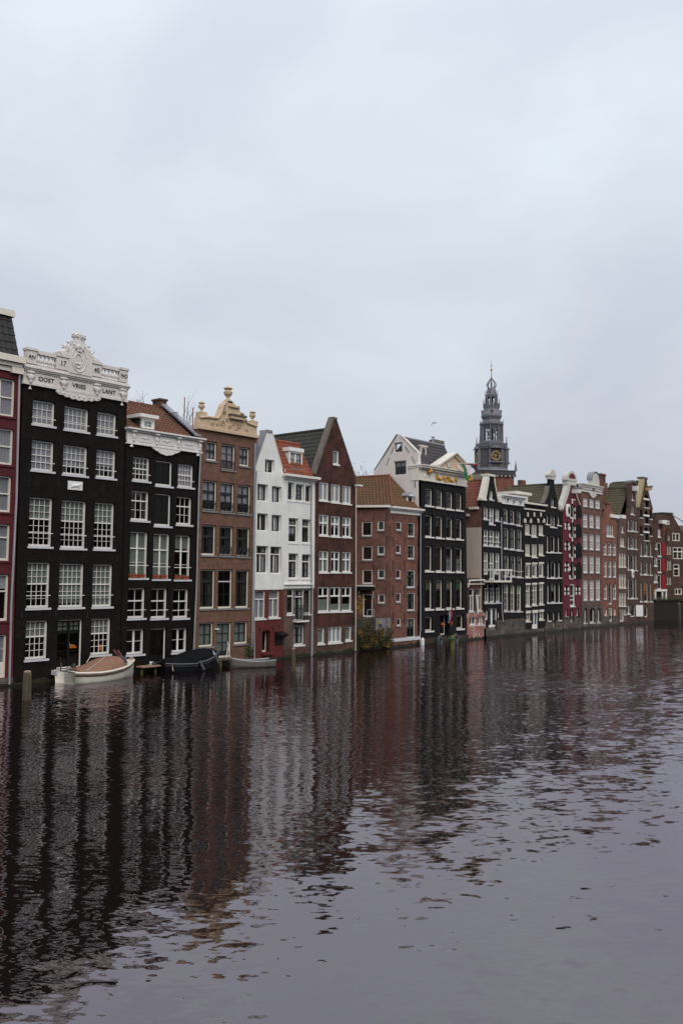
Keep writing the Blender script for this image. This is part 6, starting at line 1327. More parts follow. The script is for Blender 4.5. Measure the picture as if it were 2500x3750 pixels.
# ================================================================== crimson warehouse with black shutters
uL, uR = UZ('L', 190, 1400)[0], UZ('L', 592, 1400)[0]
h = House('canal_house', 'crimson warehouse with tall white edged neck gable and open black shutters', uL, uR, rec=0.14, frame='white_paint', bars='sash_dark', sill='white_paint', lite=True)
mid = dict(fw=.07, sash='black_paint', bot=.08)
LD = [('L', 340, 870, 430, 1188, 'L'), ('L', 340, 1285, 430, 1630, 'L'), ('L', 340, 1710, 430, 262, 'M'), ('M', 340, 345, 430, 735, 'M')]
for i, (z, x0, y0, x1, y1, z2) in enumerate(LD):
    b = h.meas(z, x0, y0, x1, y1, z2=z2); h.window(b, ((1, 1, 1),), **mid, arch=.45, name='loading_door', sill=(i == 0), panel=.5)
    wd = (b[1] - b[0]) * .62; zc_ = b[3]
    for sd in (1,):       # leaf swung open against the wall
        u0_ = b[1] + .05; pts = [(u0_, b[2] + .02), (u0_ + wd, b[2] + .02), (u0_ + wd, zc_ - .5), (u0_ + wd * .8, zc_ - .16), (u0_ + wd * .4, zc_ - .02), (u0_, zc_ - .25)]
        V = MB(); n = len(pts); V.slab([(u0_ + (p[0] - u0_) * .75, -.05 - (p[0] - u0_) * .6, p[1]) for p in pts], (.02, -.04, 0)); V.build('shutter', 'black_paint', h.root)
    for zz in (b[2] + .05, (b[2] + b[3]) / 2):
        for uu in (b[0] - .12, b[1] + .02): MB().box(uu - .1, uu + .1, -.05, .03, zz, zz + .3).build('corner_block', 'white_paint', h.root)
    MB().box((b[0] + b[1]) / 2 - .14, (b[0] + b[1]) / 2 + .02, -.05, .03, b[3] + .03, b[3] + .4).build('keystone', 'white_paint', h.root)
for (z, x0, y0, x1, y1) in (('L', 240, 1255, 290, 1450), ('L', 240, 1690, 295, 1900), ('M', 240, 340, 285, 560), ('M', 235, 870, 285, 1080), ('M', 480, 870, 530, 1075)):
    b = h.meas(z, x0, y0, x1, y1); h.window(b, ((1, 1, 2),), fw=.05, sash='sash_dark', frame='black_paint', arch=.2, sill=False)
    for zz in (b[2], b[3] - .45):
        for uu in (b[0] - .1, b[1] - .02): MB().box(uu - .09, uu + .09, -.05, .03, zz, zz + .26).build('corner_block', 'white_paint', h.root)
h.win('M', 340, 840, 437, 1325, ((.55, 1, 1), (.2, 1, 1), (.25, 1, 1)), fw=.11, bot=.12, rail=.08, rec=.05)
for a in ((240, 1380, 275, 1560), (480, 1370, 520, 1548)): h.win('M', *a, ((1, 1, 1),), fw=.06, sash='sash_dark', arch=.3)
h.win('M', 335, 1400, 400, 1680, ((1, 1, 1),), fw=.09, arch=.4, name='door', panel=.5, sash='black_paint', sill=False)
nk = [UZ('L', *q) for q in ((165, 1030), (225, 870), (300, 650), (345, 430), (440, 430), (450, 640), (490, 770), (545, 900))]
ub0, ub1 = UZ('M', 185, 1700)[0], UZ('M', 588, 1700)[0]; zst = UZ('M', 380, 1558)[1]
h.wall([(ub0, zst), (ub1, zst), (uR, nk[-1][1] - .3)] + nk[::-1] + [(uL - .05, nk[0][1] - .1)], 'crimson_paint_brick')
h.wall([(ub0, -.6), (ub1, -.6), (ub1, zst), (ub0, zst)], 'stone_base', name='plinth', d=-.06)
for i in range(3): MB().prism([nk[i], nk[i + 1], (nk[i + 1][0] - .6, nk[i + 1][1]), (nk[i][0] - .6, nk[i][1])], -.08, .35).build('gable_trim', 'old_white', h.root)
for i in (4, 5, 6): MB().prism([nk[i], nk[i + 1], (nk[i + 1][0] + .16, nk[i + 1][1]), (nk[i][0] + .16, nk[i][1])], -.08, .35).build('gable_trim', 'old_white', h.root)
a, c = UZ('L', 262, 440), UZ('L', 455, 400); mu = (a[0] + c[0]) / 2
MB().box(a[0], c[0], -.1, .4, a[1] - .02, a[1] + .35).build('gable_cap', 'old_white', h.root); MB().box(a[0] - .12, c[0] + .15, -.14, .4, a[1] + .35, a[1] + .52).build('gable_cap', 'old_white', h.root)
pts = [(a[0] - .1, a[1] + .52)] + [(mu + .02 - (c[0] - a[0] + .2) / 2 * cos(pi * i / 12), a[1] + .52 + .72 * sin(pi * i / 12)) for i in range(13)] + [(c[0] + .12, a[1] + .52)]
MB().prism(pts, -.12, .38).build('arched_pediment', 'old_white', h.root); MB().prism([(mu + (p[0] - mu) * .62, a[1] + .6 + (p[1] - a[1] - .55) * .62) for p in pts], -.15, -.115).build('pediment_panel', 'crimson_paint_brick', h.root)
a, c = UZ('L', 375, 640), UZ('L', 575, 545); MB().box(a[0], a[0] + .35, -.75, .1, a[1], a[1] + .4).build('hoist_beam_box', 'white_paint', h.root); MB().box(a[0] - .05, a[0] + .42, -.85, .1, a[1] + .4, a[1] + .52).build('hoist_hood', 'coping_lead', h.root)
u, z = UZ('L', 290, 1020); MB().lathe((u, -.04, z), [(.34, -.55), (.44, -.3), (.46, 0), (.44, .3), (.34, .55)], 12, sy=.25).build('oval_frame', 'white_paint', h.root); MB().lathe((u, -.1, z), [(.15, -.35), (.24, -.15), (.25, .1), (.15, .35)], 12, sy=.35).build('oval_pane', 'black_paint', h.root)
h.win('L', 368, 640, 428, 775, ((1, 1, 1),), fw=.1, sash='sash_dark')
a = UZ('L', 160, 970); MB().lathe((a[0] - .35, .05, a[1] - .3), [(.2, 0), (.35, .15), (.35, .5), (.25, .7)], 10).build('scroll_stone', 'old_white', h.root)
gable_roof(h, uL - .6, nk[0][1] - .5, (nk[3][0] + nk[4][0]) / 2, UZ('L', 200, 405)[1], uR + .5, nk[-1][1] - .5, .3, max(2.5, on_u('L', -60, 412, (nk[3][0] + nk[4][0]) / 2).y), 'tile_olive', .28, .3, stuff=True)
h.shell('crimson_paint_brick', nk[0][1] - .6, nk[0][1] - .6)

# ================================================================== brown house with ornate white cornice
uL, uR = UZ('L', 596, 1400)[0], UZ('L', 1046, 1400)[0]
h = House('canal_house', 'rose brown brick house with ornate arched white cornice and small paned windows', uL, uR, rec=0.07, frame='bright_white', bars='bright_white', sill='grey_sill', lite=True)
k4 = dict(fw=.10, bot=.14, rail=.09, mw=.035)
for a in ((632, 735, 720, 945), (770, 755, 857, 965), (903, 775, 993, 985)): h.win('L', *a, ((.45, 4, 2), (.55, 4, 2)), **k4, curtain='curtain_sky_lavender', cfrac=(0, .5))
for a in ((632, 1093, 720, 1400), (770, 1110, 857, 1410), (907, 1125, 993, 1425)): h.win('L', *a, ((.42, 4, 3), (.58, 4, 3)), **k4)
for a in ((632, 1530, 720, 1885), (770, 1540, 860, 1895), (907, 1553, 995, 1905)): h.win('L', *a, ((.42, 4, 3), (.58, 4, 3)), **k4)
for a in ((632, 208, 722, 595), (772, 215, 860, 597), (910, 225, 998, 600)): h.win('M', *a, ((.45, 4, 3), (.55, 4, 3)), **k4)
for a in ((635, 745, 723, 1205), (775, 745, 862, 1203), (912, 745, 998, 1200)): h.win('M', *a, ((.42, 4, 3), (.58, 4, 4)), **k4, curtain='curtain_sage', cfrac=(0, .42), ctype='blind')
for a in ((630, 1370, 697, 1700), (765, 1370, 875, 1690), (930, 1362, 995, 1685)): h.win('M', *a, ((1, 2 if a[0] == 765 else 1, 1),), fw=.12, bot=.1, sash='sash_dark', arch=.2, rec=.15, name='door' if a[0] == 765 else 'window', sillmat='old_white')
zb_ = (UZ('L', 598, 605)[1] + UZ('L', 1045, 675)[1]) / 2; zst = UZ('M', 820, 1275)[1]
ub0, ub1 = UZ('M', 600, 1700)[0], UZ('M', 1052, 1700)[0]
h.wall([(ub0, zst), (ub1, zst), (uR, zb_), (uL, zb_)], 'rose_brick'); h.wall([(ub0, -.6), (ub1, -.6), (ub1, zst), (ub0, zst)], 'stone_base', name='plinth', d=-.05)
zc = (UZ('L', 590, 430)[1] + UZ('L', 1090, 500)[1]) / 2
cor = mould(h, uL + .1, uR - .05, 0, [(zb_, zb_ + .15, .10), (zb_ + .15, zc - .5, .05), (zc - .5, zc - .38, .12), (zc - .38, zc - .28, .07), (zc - .28, zc - .1, .16), (zc - .1, zc, .24)], mat='old_white'); cor['label'] = 'stepped white cornice crowned by a round arch'
a0, a1 = UZ('L', 805, 420)[0], UZ('L', 968, 450)[0]; mu = (a0 + a1) / 2
pts = [(a0, zc - .5), (a1, zc - .5), (a1, zc + .55)] + [(mu + (a1 - a0) / 2 * .95 * cos(pi * i / 12), zc + .45 + .75 * sin(pi * i / 12)) for i in range(13)] + [(a0, zc + .45)]
MB().prism(pts, -.10, .3).build('arched_pediment', 'old_white', cor)
P = [(mu + (a1 - a0) / 2 * 1.05 * cos(pi * i / 14), zc + .45 + .82 * sin(pi * i / 14)) for i in range(15)]; q = MB()
for i in range(14): q.slab([(P[i][0], -.16, P[i][1]), (P[i + 1][0], -.16, P[i + 1][1]), (P[i + 1][0], .42, P[i + 1][1]), (P[i][0], .42, P[i][1])], (0, 0, .06))
q.build('arched_roof', 'coping_lead', cor)
a, c = UZ('L', 808, 480), UZ('L', 850, 580); MB().box(a[0], c[0] + .05, -.14, -.05, c[1], a[1]).build('attic_hatch', 'umber_brick', cor)
a0, a1 = UZ('L', 750, 660)[0], UZ('L', 900, 660)[0]; pts = [(a0, zb_ + .02)] + [(a0 + (a1 - a0) * i / 16, zb_ - .12 - .3 * sin(pi * i / 16) - .06 * abs(sin(i * .9))) for i in range(17)] + [(a1, zb_ + .02)]; MB().prism(pts, -.12, .01).build('scroll_apron', 'old_white', cor)
h.shell('rose_brick', zb_, zb_, zb=zc)

# ================================================================== small orange brick gable
uL, uR = UZ('M', 1057, 700)[0], UZ('M', 1390, 700)[0]
h = House('canal_house', 'small orange brick gable house with tall red chimney behind', uL, uR, rec=0.08, frame='white_paint', bars='white_paint', sill='grey_sill', lite=True)
k5 = dict(fw=.09, bot=.12, rail=.08)
h.win('L', 1140, 1330, 1293, 1605, ((1, 4, 2),), **k5, mull=.08, sillmat='white_paint')
for a in ((1080, 1728, 1147, 205), (1183, 1735, 1250, 207), (1283, 1742, 1348, 212)): h.win('L', *a, ((.35, 1, 1), (.65, 2, 2)), z2='M', **k5)
for a in ((1087, 315, 1150, 690), (1187, 322, 1252, 695), (1287, 325, 1355, 695)): h.win('M', *a, ((.35, 1, 1), (.65, 1, 2)), **k5, curtain='curtain_sky_lavender', ctype='pair')
for a in ((1087, 805, 1155, 1180), (1290, 805, 1357, 1180)): h.win('M', *a, ((.3, 1, 1), (.7, 2, 2)), **k5, arch=.5)
h.win('M', 1190, 805, 1255, 1288, ((.3, 1, 1), (.7, 1, 1)), **k5, arch=.5, name='door', sash='black_paint')
for a in ((1103, 1370, 1155, 1540), (1305, 1360, 1348, 1528)): h.win('M', *a, ((1, 1, 1),), **k5, arch=.35, curtain='blind_cream')
h.win('M', 1197, 1360, 1263, 1668, ((1, 1, 1),), fw=.15, bot=.1, name='door', curtain='curtain_sage', sill=False)
gp = [UZ('L', *q) for q in ((1052, 1330), (1160, 965), (1168, 870), (1240, 870), (1250, 960), (1310, 1130), (1390, 1330))]
ub0, ub1 = UZ('M', 1063, 1700)[0], UZ('M', 1400, 1700)[0]; zst = UZ('M', 1230, 1550)[1]
h.wall([(ub0, zst), (ub1, zst), (uR, gp[-1][1])] + gp[::-1] + [(uL, gp[0][1] - .1)], 'orange_brick'); h.wall([(ub0, -.6), (ub1, -.6), (ub1, zst), (ub0, zst)], 'stone_base', name='plinth', d=-.05)
gable_roof(h, uL - .2, gp[0][1], (gp[2][0] + gp[3][0]) / 2, gp[1][1] - .2, uR, gp[-1][1], .3, max(2.0, on_u('L', 1040, 970, (gp[2][0] + gp[3][0]) / 2).y), 'tile_black', .28, .3, stuff=True)
MB().box(gp[2][0] - .1, gp[3][0] + .1, -.06, .5, gp[2][1] - .02, gp[2][1] + .12).build('gable_cap', 'orange_brick', h.root)
h.shell('orange_brick', gp[0][1] - .2, gp[0][1] - .2)
c0_, c1_ = on_v('L', 1082, 400, 2.5), on_v('L', 1215, 400, 2.5); ch_ = MB(); ch_.box(c0_.x, c1_.x - .5, 2.5, 3.8, 8, c0_.z); ch_.build('chimney', 'red_brown_brick', h.root)
for dx in (.3, .95): MB().lathe((c0_.x + dx + .1, 3, c0_.z), [(.25, 0), (.25, .75), (.33, .78), (.33, .9), (.2, 1.0)], 8).build('chimney_pot', 'varnish_brown', h.root)
a, c = UZ('L', 1215, 1165), UZ('L', 1450, 1150); MB().box(a[0], c[0] - .4, -.12, .2, a[1] - .05, a[1] + .28).build('gutter_end', 'white_paint', h.root)

# ================================================================== narrow brown house with cream windows
uL, uR = UZ('N', 92, 1500)[0], UZ('N', 206, 1500)[0]
h = House('canal_house', 'narrow grey brown brick house with grouped cream windows', uL, uR, rec=0.05, frame='cream_paint', bars='cream_paint', sill='cream_paint', lite=True)
k6 = dict(fw=.1, bot=.12, rail=.08, mull=.07)
h.win('N', 135, 815, 158, 903, ((1, 1, 1),), **k6, curtain='blind_cream'); h.win('N', 117, 980, 172, 1105, ((1, 2, 1),), **k6, curtain='blind_cream', ctype='blind')
for y0, y1 in ((1200, 1398), (1500, 1698), (1770, 1958)):
    for x0, x1 in ((97, 124), (132, 160), (168, 196)): h.win('N', x0, y0 + (x0 - 97) * .05, x1, y1, ((.35, 1, 1), (.65, 2, 2)), **k6, curtain='blind_cream' if y0 < 1700 else 'curtain_sage', ctype='blind' if y0 < 1700 else 'pair')
h.win('N', 112, 2015, 165, 2180, ((1, 2, 1),), **k6, name='door', sill=False); h.win('N', 176, 2012, 192, 2080, ((1, 1, 1),), **k6)
tp = [UZ('N', 100, 960), UZ('N', 130, 690), UZ('N', 200, 690)]; ub0, ub1 = UZ('N', 95, 2150)[0], UZ('N', 213, 2150)[0]
h.wall([(ub0, -.6), (ub1, -.6), (tp[2][0], tp[2][1]), (tp[1][0], tp[1][1]), (uL, tp[0][1])], 'grey_brown_brick')
MB().slab([(uL - .4, .1, tp[0][1] - .2), (uL - .4, 8, tp[0][1] - .2), (tp[1][0] - .1, 8, tp[1][1] + .1), (tp[1][0] - .1, .1, tp[1][1] + .1)], (0, 0, -.12)).build('roof', 'tile_black', h.root)
MB().box(tp[1][0] - .1, tp[2][0], .25, 8, tp[1][1] - .2, tp[1][1] + .02).build('roof', 'tile_black', h.root)
MB().box(tp[1][0] + .1, tp[2][0] - .1, -.05, .3, tp[1][1] - .05, tp[1][1] + .3).build('parapet', 'white_paint', h.root)
h.shell('grey_brown_brick', tp[0][1] - .2, tp[0][1] - .2)

# ================================================================== brown house with round topped gable
uL, uR = UZ('N', 208, 1500)[0], UZ('N', 378, 1500)[0]
h = House('canal_house', 'tall umber brick house with round topped gable and open white door', uL, uR, rec=0.1, frame='white_paint', bars='sash_dark', sill='white_paint', lite=True)
k7 = dict(fw=.09, bot=.1, sash='sash_dark')
h.win('N', 280, 318, 303, 438, ((1, 1, 1),), **k7, curtain='blind_cream'); h.win('N', 267, 507, 312, 645, ((1, 2, 1),), **k7, curtain='curtain_sky_lavender')
for y0, y1 in ((715, 880), (962, 1133), (1212, 1438), (1563, 1848)):
    for j, (x0, x1, dy) in enumerate(((223, 246, 0), (268, 312, 6), (334, 354, 12))): h.win('N', x0, y0 + dy * (.8 if y0 < 1500 else 0), x1, y1 + dy * .7 * (1 if y0 < 1500 else 0), ((.5, 2 if j == 1 else 1, 1), (.5, 1, 1)), **k7, curtain='curtain_sky_lavender' if y0 < 1000 else None)
h.win('N', 218, 1942, 254, 2070, ((1, 2, 1),), fw=.09, bot=.1, mull=.08); b = h.meas('N', 265, 1950, 328, 2110); h.window(b, ((1, 1, 1),), fw=.06, name='door', sash='black_paint', panel=.5, sill=False)
u0_, u1_ = b[1] + .05, UZ('N', 388, 2000)[0]
MB().slab([(u0_, -.05, b[2]), (u0_ + .8, -.45, b[2]), (u0_ + .8, -.45, b[3]), (u0_, -.05, b[3])], (.03, .05, 0)).build('open_door_leaf', 'bright_white', h.root)
a = UZ('N', 295, 1495); MB().lathe((a[0], -.04, a[1]), [(.2, -.42), (.3, -.2), (.3, .2), (.2, .42)], 10, sy=.25).build('oval_plaque', 'white_paint', h.root); MB().lathe((a[0], -.1, a[1]), [(.08, -.15), (.14, 0), (.08, .15)], 8, sy=.3).build('plaque_centre', 'umber_brick', h.root)
ub0, ub1 = UZ('N', 213, 2150)[0], UZ('N', 388, 2120)[0]
gp = [UZ('N', *q) for q in ((210, 700), (240, 540), (243, 200), (262, 185), (290, 178), (320, 195), (342, 240), (345, 530), (378, 570))]
h.wall([(ub0, -.6), (ub1, -.6), (uR, gp[-1][1] - .3)] + gp[::-1] + [(uL, gp[0][1] - .3)], 'umber_brick')
for i in range(2, 6): MB().prism([gp[i], gp[i + 1], (gp[i + 1][0], gp[i + 1][1] + .2), (gp[i][0], gp[i][1] + .2)], -.15, .5).build('arched_coping', 'coping_grey', h.root)
a = UZ('N', 290, 305); MB().box(a[0], a[0] + .3, -.55, .1, a[1], a[1] + .5).build('hoist_beam_box', 'white_paint', h.root)
rzz = UZ('N', 230, 245)[1]
gable_roof(h, uL - .6, gp[0][1] + .2, (gp[3][0] + gp[5][0]) / 2, rzz, uR, gp[-1][1], .4, max(3.0, on_u('N', -30, 240, (gp[3][0] + gp[5][0]) / 2).y), 'tile_olive', .3, .32, stuff=True)
h.shell('umber_brick', gp[0][1], gp[0][1])

# ================================================================== tall brown warehouse with lit lanterns
uL, uR = UZ('N', 381, 1500)[0], UZ('N', 594, 1500)[0]
h = House('canal_house', 'tall umber warehouse with three arched loft doors and glowing orange shades', uL, uR, rec=0.12, frame='white_paint', bars='sash_dark', sill='white_paint', lite=True)
for i, (y0, y1) in enumerate(((345, 548), (580, 782), (820, 1018))):
    b = h.meas('N', 455, y0, 520, y1); h.window(b, ((.4, 1, 1), (.6, 1, 1)), fw=.06, frame='black_paint', sash='black_paint', arch=.8, name='loft_door', panel=.0, sillmat='white_paint')
    for zz in (b[2] + (b[3] - b[2]) * .55,): MB().box(b[0] - .1, b[1] + .1, -.05, .06, zz, zz + .2).build('lintel_band', 'white_paint', h.root)
for i, (y0, y1) in enumerate(((570, 690), (810, 930))):
    for x0, x1 in ((400, 430), (540, 568)): h.win('N', x0, y0 + (15 if x0 > 500 else 0), x1, y1 + (20 if x0 > 500 else 0), ((1, 1, 1),), fw=.05, frame='black_paint', sash='black_paint', panel=.5)
for y0, y1 in ((1045, 1240), (1308, 1505)):
    for j, (x0, x1, dy) in enumerate(((405, 432, 0), (455, 513, 7), (544, 568, 13))): h.win('N', x0, y0 + dy, x1, y1 + dy * .5, ((.5, 2 if j == 1 else 1, 1), (.5, 2 if j == 1 else 1, 1)), fw=.09, bot=.1, sash='sash_dark', curtain='curtain_sage' if j == 1 else None, ctype='pair')
for j, (x0, x1) in enumerate(((399, 430), (462, 515), (545, 570))): h.win('N', x0, 1615, x1, 1893, ((.48, 1, 1), (.52, 2 if j == 1 else 1, 1)), fw=.08, bot=.08, sash='sash_dark')
h.win('N', 468, 1960, 512, 2118, ((1, 1, 1),), fw=.1, sash='sash_dark', name='door', sill=False)
for j, x in enumerate((413, 483, 556)):
    b = on_v('N', x, 1680, .5); ls_ = thing('lantern_shade', ('glowing orange tiered shade in the warehouse window beside the open white door', 'glowing orange tiered shade in the wide middle warehouse window', 'glowing orange shade in the warehouse window beside the red shuttered house')[j], 'lamp', (b.x, .5, b.z))
    for i in range(5): MB().lathe((b.x, .5, b.z - .8 + i * .32), [(.30, 0), (.36, .1), (.22, .24)], 10).build('shade_tier', 'lamp_glow', ls_)
ub0, ub1 = UZ('N', 392, 2120)[0], UZ('N', 600, 2050)[0]
gp = [UZ('N', *q) for q in ((385, 545), (440, 300), (465, 130), (500, 125), (510, 240), (545, 400), (592, 575))]
h.wall([(ub0, -.6), (ub1, -.6), (uR, gp[-1][1])] + gp[::-1] + [(uL, gp[0][1] - .1)], 'umber_brick')
for i in (0, 1): MB().prism([gp[i], gp[i + 1], (gp[i + 1][0] - .45, gp[i + 1][1]), (gp[i][0] - .45, gp[i][1])], -.06, .4).build('gable_trim', 'moss_stone', h.root)
MB().box(gp[2][0] - .5, gp[3][0] + .15, -.08, .6, gp[2][1], gp[2][1] + .18).build('gable_cap', 'coping_grey', h.root)
a = UZ('N', 480, 298); MB().box(a[0], a[0] + .3, -.6, .1, a[1], a[1] + .35).build('hoist_beam_box', 'cream_stone', h.root); MB().box(a[0] - .05, a[0] + .36, -.7, .1, a[1] + .35, a[1] + .45).build('hoist_hood', 'coping_grey', h.root)
gable_roof(h, uL - .3, gp[0][1] - .2, (gp[2][0] + gp[3][0]) / 2, UZ('N', 430, 150)[1], uR, gp[-1][1], .4, max(3.0, on_u('N', -30, 165, (gp[2][0] + gp[3][0]) / 2).y), 'tile_olive', .3, .32, stuff=True)
h.shell('umber_brick', gp[0][1] - .2, gp[0][1] - .2)

# ================================================================== end of the canal: quay and the houses behind it
qa = on_z('N', 540, 2215); q0 = (UZ('N', 602, 2100)[0], 0.15)
e1 = at_depth('N', 1100, 2100, 99.0); e0 = at_depth('N', 598, 2100, 95.0)
qp = Plane((e0.x, e0.y), (e1.x, e1.y)); zq = qp.sz('N', 800, 1885)[1]
qy = thing('quay_wall', 'dark quay wall with planting closing the end of the canal', 'quay wall', (e0.x, e0.y, 0))
E = qp.t * (qp.len + 30)
mb = MB(); A0 = Vector((e0.x, e0.y, -.8)); B0 = A0 + E
mb.slab([A0, B0, B0 + Vector((0, 0, .8 + zq)), A0 + Vector((0, 0, .8 + zq))], qp.n * 30); mb.build('wall', 'tar_timber', qy)
mb = MB(); mb.slab([A0 + Vector((0, 0, .8 + zq + .004)) - qp.n * .12, B0 + Vector((0, 0, .8 + zq + .004)) - qp.n * .12, B0 + Vector((0, 0, .8 + zq + .16)) - qp.n * .12, A0 + Vector((0, 0, .8 + zq + .16)) - qp.n * .12], qp.n * .5); mb.build('capping', 'tar_timber', qy)
for i in range(0):
    p = A0 + qp.t * (.8 + i * 1.15) - qp.n * .1; MB().box(p.x - .1, p.x + .1, p.y - .12, p.y + .12, -.8, zq).build('timber_fender', 'tar_timber', qy)
def far_house(name, label, dep0, dep1, x0, x1, **k):
    a, c = at_depth('N', x0, 1500, dep0), at_depth('N', x1, 1500, dep1); pl = Plane((a.x, a.y), (c.x, c.y)); return House(name, label, 0, pl.len, plane=pl, lite=True, group='houses behind the far quay', **k), pl
h, pl = far_house('canal_house', 'umber house with bright red open shutters behind the quay', 99, 100, 597, 772, rec=.06, frame='white_paint', bars='sash_dark', sill='white_paint')
for (y0, y1) in ((1255, 1385), (1495, 1618)): h.win('N', 603, y0, 645, y1, ((1, 3, 2),), fw=.07, bars='white_paint')
h.win('N', 617, 1040, 642, 1140, ((1, 1, 2),), fw=.06, bars='white_paint'); h.win('N', 658, 855, 692, 968, ((1, 2, 4),), fw=.12, bars='white_paint', curtain='curtain_sage')
for (y0, y1) in ((1045, 1245), (1275, 1475), (1510, 1715)):
    b = h.meas('N', 655, y0, 702, y1); h.window(b, ((1, 1, 2),), fw=.1, sash='black_paint', name='loft_door')
    u0_, z0_ = pl.sz('N', 705, y1 - 8); u1_, z1_ = pl.sz('N', 752, y0 + 6); h.block('red_shutter', 'red_shutter', u0_, u1_, -.12, -.04, z0_, z1_)['label'] = 'bright red wooden shutter'
a, c = pl.sz('N', 608, 1735), pl.sz('N', 775, 1865)
h.block('shop_beam', 'white_paint', a[0], c[0], -.2, .05, a[1] - .1, a[1] + .15)
for x in (612, 712, 765): q = pl.sz('N', x, 1800); h.block('shop_post', 'white_paint', q[0] - .1, q[0] + .1, -.15, .0, c[1] - .2, a[1] - .1)
h.window([a[0] + .3, c[0] - .3, zq + .3, a[1] - .15], ((1, 3, 1),), fw=.08, frame='black_paint', sash='black_paint', sill=False)
tp_l, tp_r, zt_ = pl.sz('N', 625, 640), pl.sz('N', 700, 640), pl.sz('N', 660, 640)[1]
sL, sR = pl.sz('N', 597, 850), pl.sz('N', 760, 1010)
h.wall([(0, zq - .3), (sR[0], zq - .3), sR, tp_r, tp_l, sL], 'umber_brick')
h.block('body', 'umber_brick', .05, sR[0] - .05, .4, 7, zq - .3, min(sL[1], sR[1]) - .2)
mb = MB(); mb.slab([pl.w(sL[0], .3, sL[1]), pl.w(tp_l[0], .3, tp_l[1]), pl.w(tp_l[0], 7, tp_l[1]), pl.w(sL[0], 7, sL[1])], (0, 0, -.12)); mb.build('roof', 'tile_slate', h.root)
mb = MB(); mb.slab([pl.w(sR[0], .3, sR[1]), pl.w(tp_r[0], .3, tp_r[1]), pl.w(tp_r[0], 7, tp_r[1]), pl.w(sR[0], 7, sR[1])], (0, 0, -.12)); mb.build('roof', 'tile_slate', h.root)
q = pl.sz('N', 670, 775); h.block('hoist_beam_box', 'white_paint', q[0], pl.sz('N', 742, 775)[0], -.5, .05, q[1], q[1] + .4)
h, pl = far_house('canal_house', 'narrow brown house with orange roof squeezed behind the quay', 100.2, 100.6, 772, 862, rec=.08, frame='cream_paint', bars='sash_dark', sill='umber_brick')
for (y0, y1) in ((1095, 1222), (1305, 1445), (1540, 1655)):
    for x0, x1 in ((785, 803), (812, 826), (834, 846)): h.win('N', x0, y0, x1, y1, ((1, 1, 1),), fw=.08, sash='sash_dark', sill=False)
h.win('N', 803, 945, 824, 1018, ((1, 1, 1),), fw=.1, sash='sash_dark', sill=False)
zt_ = pl.sz('N', 800, 1065)[1]; g_ap = pl.sz('N', 818, 850)
h.wall([(0, zq - .3), (pl.len, zq - .3), (pl.len, zt_), (g_ap[0] + .2, g_ap[1]), (g_ap[0] - .2, g_ap[1]), (0, zt_)], 'umber_brick')
h.block('body', 'umber_brick', .05, pl.len - .05, .4, 6, zq - .3, zt_ - .3)
P = [pl.w(*q) for q in ((-.1, .25, zt_), (g_ap[0] - .2, .25, g_ap[1]), (g_ap[0] - .6, 4, g_ap[1] + .9), (-1.4, 4, g_ap[1] + .9))]; mb = MB(); mb.slab(P, (0, 0, -.1)); mb.build('roof', 'tile_orange', h.root)
h, pl = far_house('canal_house', 'wide umber brick house with broad gable and cream cross windows', 101.5, 104, 690, 1130, rec=.05, frame='cream_paint', bars='cream_paint', sill='umber_brick')
h.win('N', 757, 722, 825, 790, ((1, 1, 1),), fw=.16, sash='sash_dark', sill=False)
h.win('N', 865, 905, 972, 1025, ((1, 2, 2),), fw=.14, mull=.16, sill=False); h.win('N', 872, 1108, 1080, 1285, ((.35, 3, 1), (.65, 3, 2)), fw=.14, mull=.14, rail=.14, sill=False); h.win('N', 880, 1353, 968, 1530, ((.35, 1, 1), (.65, 1, 2)), fw=.14, rail=.14, sill=False); h.win('N', 900, 1703, 1003, 1795, ((1, 2, 1),), fw=.14, mull=.16, sill=False)
gp = [pl.sz('N', *q) for q in ((690, 900), (700, 690), (730, 625), (866, 625), (893, 687), (947, 786), (1019, 893), (1125, 1050))]
h.wall([(0, zq - .3), (pl.len, zq - .3), (pl.len, gp[-1][1]), gp[6], gp[5], gp[4], gp[3], gp[2], gp[1], gp[0], (0, gp[0][1] - 2)], 'umber_brick')
h.block('body', 'umber_brick', .05, pl.len - .05, .4, 8, zq - .3, gp[-1][1] - .3)
for (i, j) in ((3, 4), (4, 5), (5, 6), (6, 7), (1, 2)):
    mb = MB(); mb.slab([pl.w(gp[i][0], .3, gp[i][1]), pl.w(gp[j][0], .3, gp[j][1]), pl.w(gp[j][0], 9, gp[j][1]), pl.w(gp[i][0], 9, gp[i][1])], (0, 0, -.12)); mb.build('roof', 'tile_slate', h.root)
q = pl.sz('N', 900, 665); MB().tube([pl.w(q[0] - .3, -.05, q[1] + .1), pl.w(q[0] + 1.2, -.05, q[1] - .5), pl.w(q[0] + 2.2, -.05, q[1] - 1.6)], .1, 5).build('verge', 'white_paint', h.root)
h.block('roof_cap', 'roof_felt', gp[2][0] - .1, gp[3][0] + .1, -.1, 9, gp[2][1], gp[2][1] + .12)
q0, q1 = pl.sz('N', 890, 660), pl.sz('N', 1125, 700)
MB().slab([pl.w(q0[0], 8, q0[1]), pl.w(q1[0] + 3, 8, q0[1]), pl.w(q1[0] + 3, 5, q0[1] - 5), pl.w(q0[0], 5, q0[1] - 5)], (0, 0, -.1)).build('rear_roof', 'tile_olive', h.root)

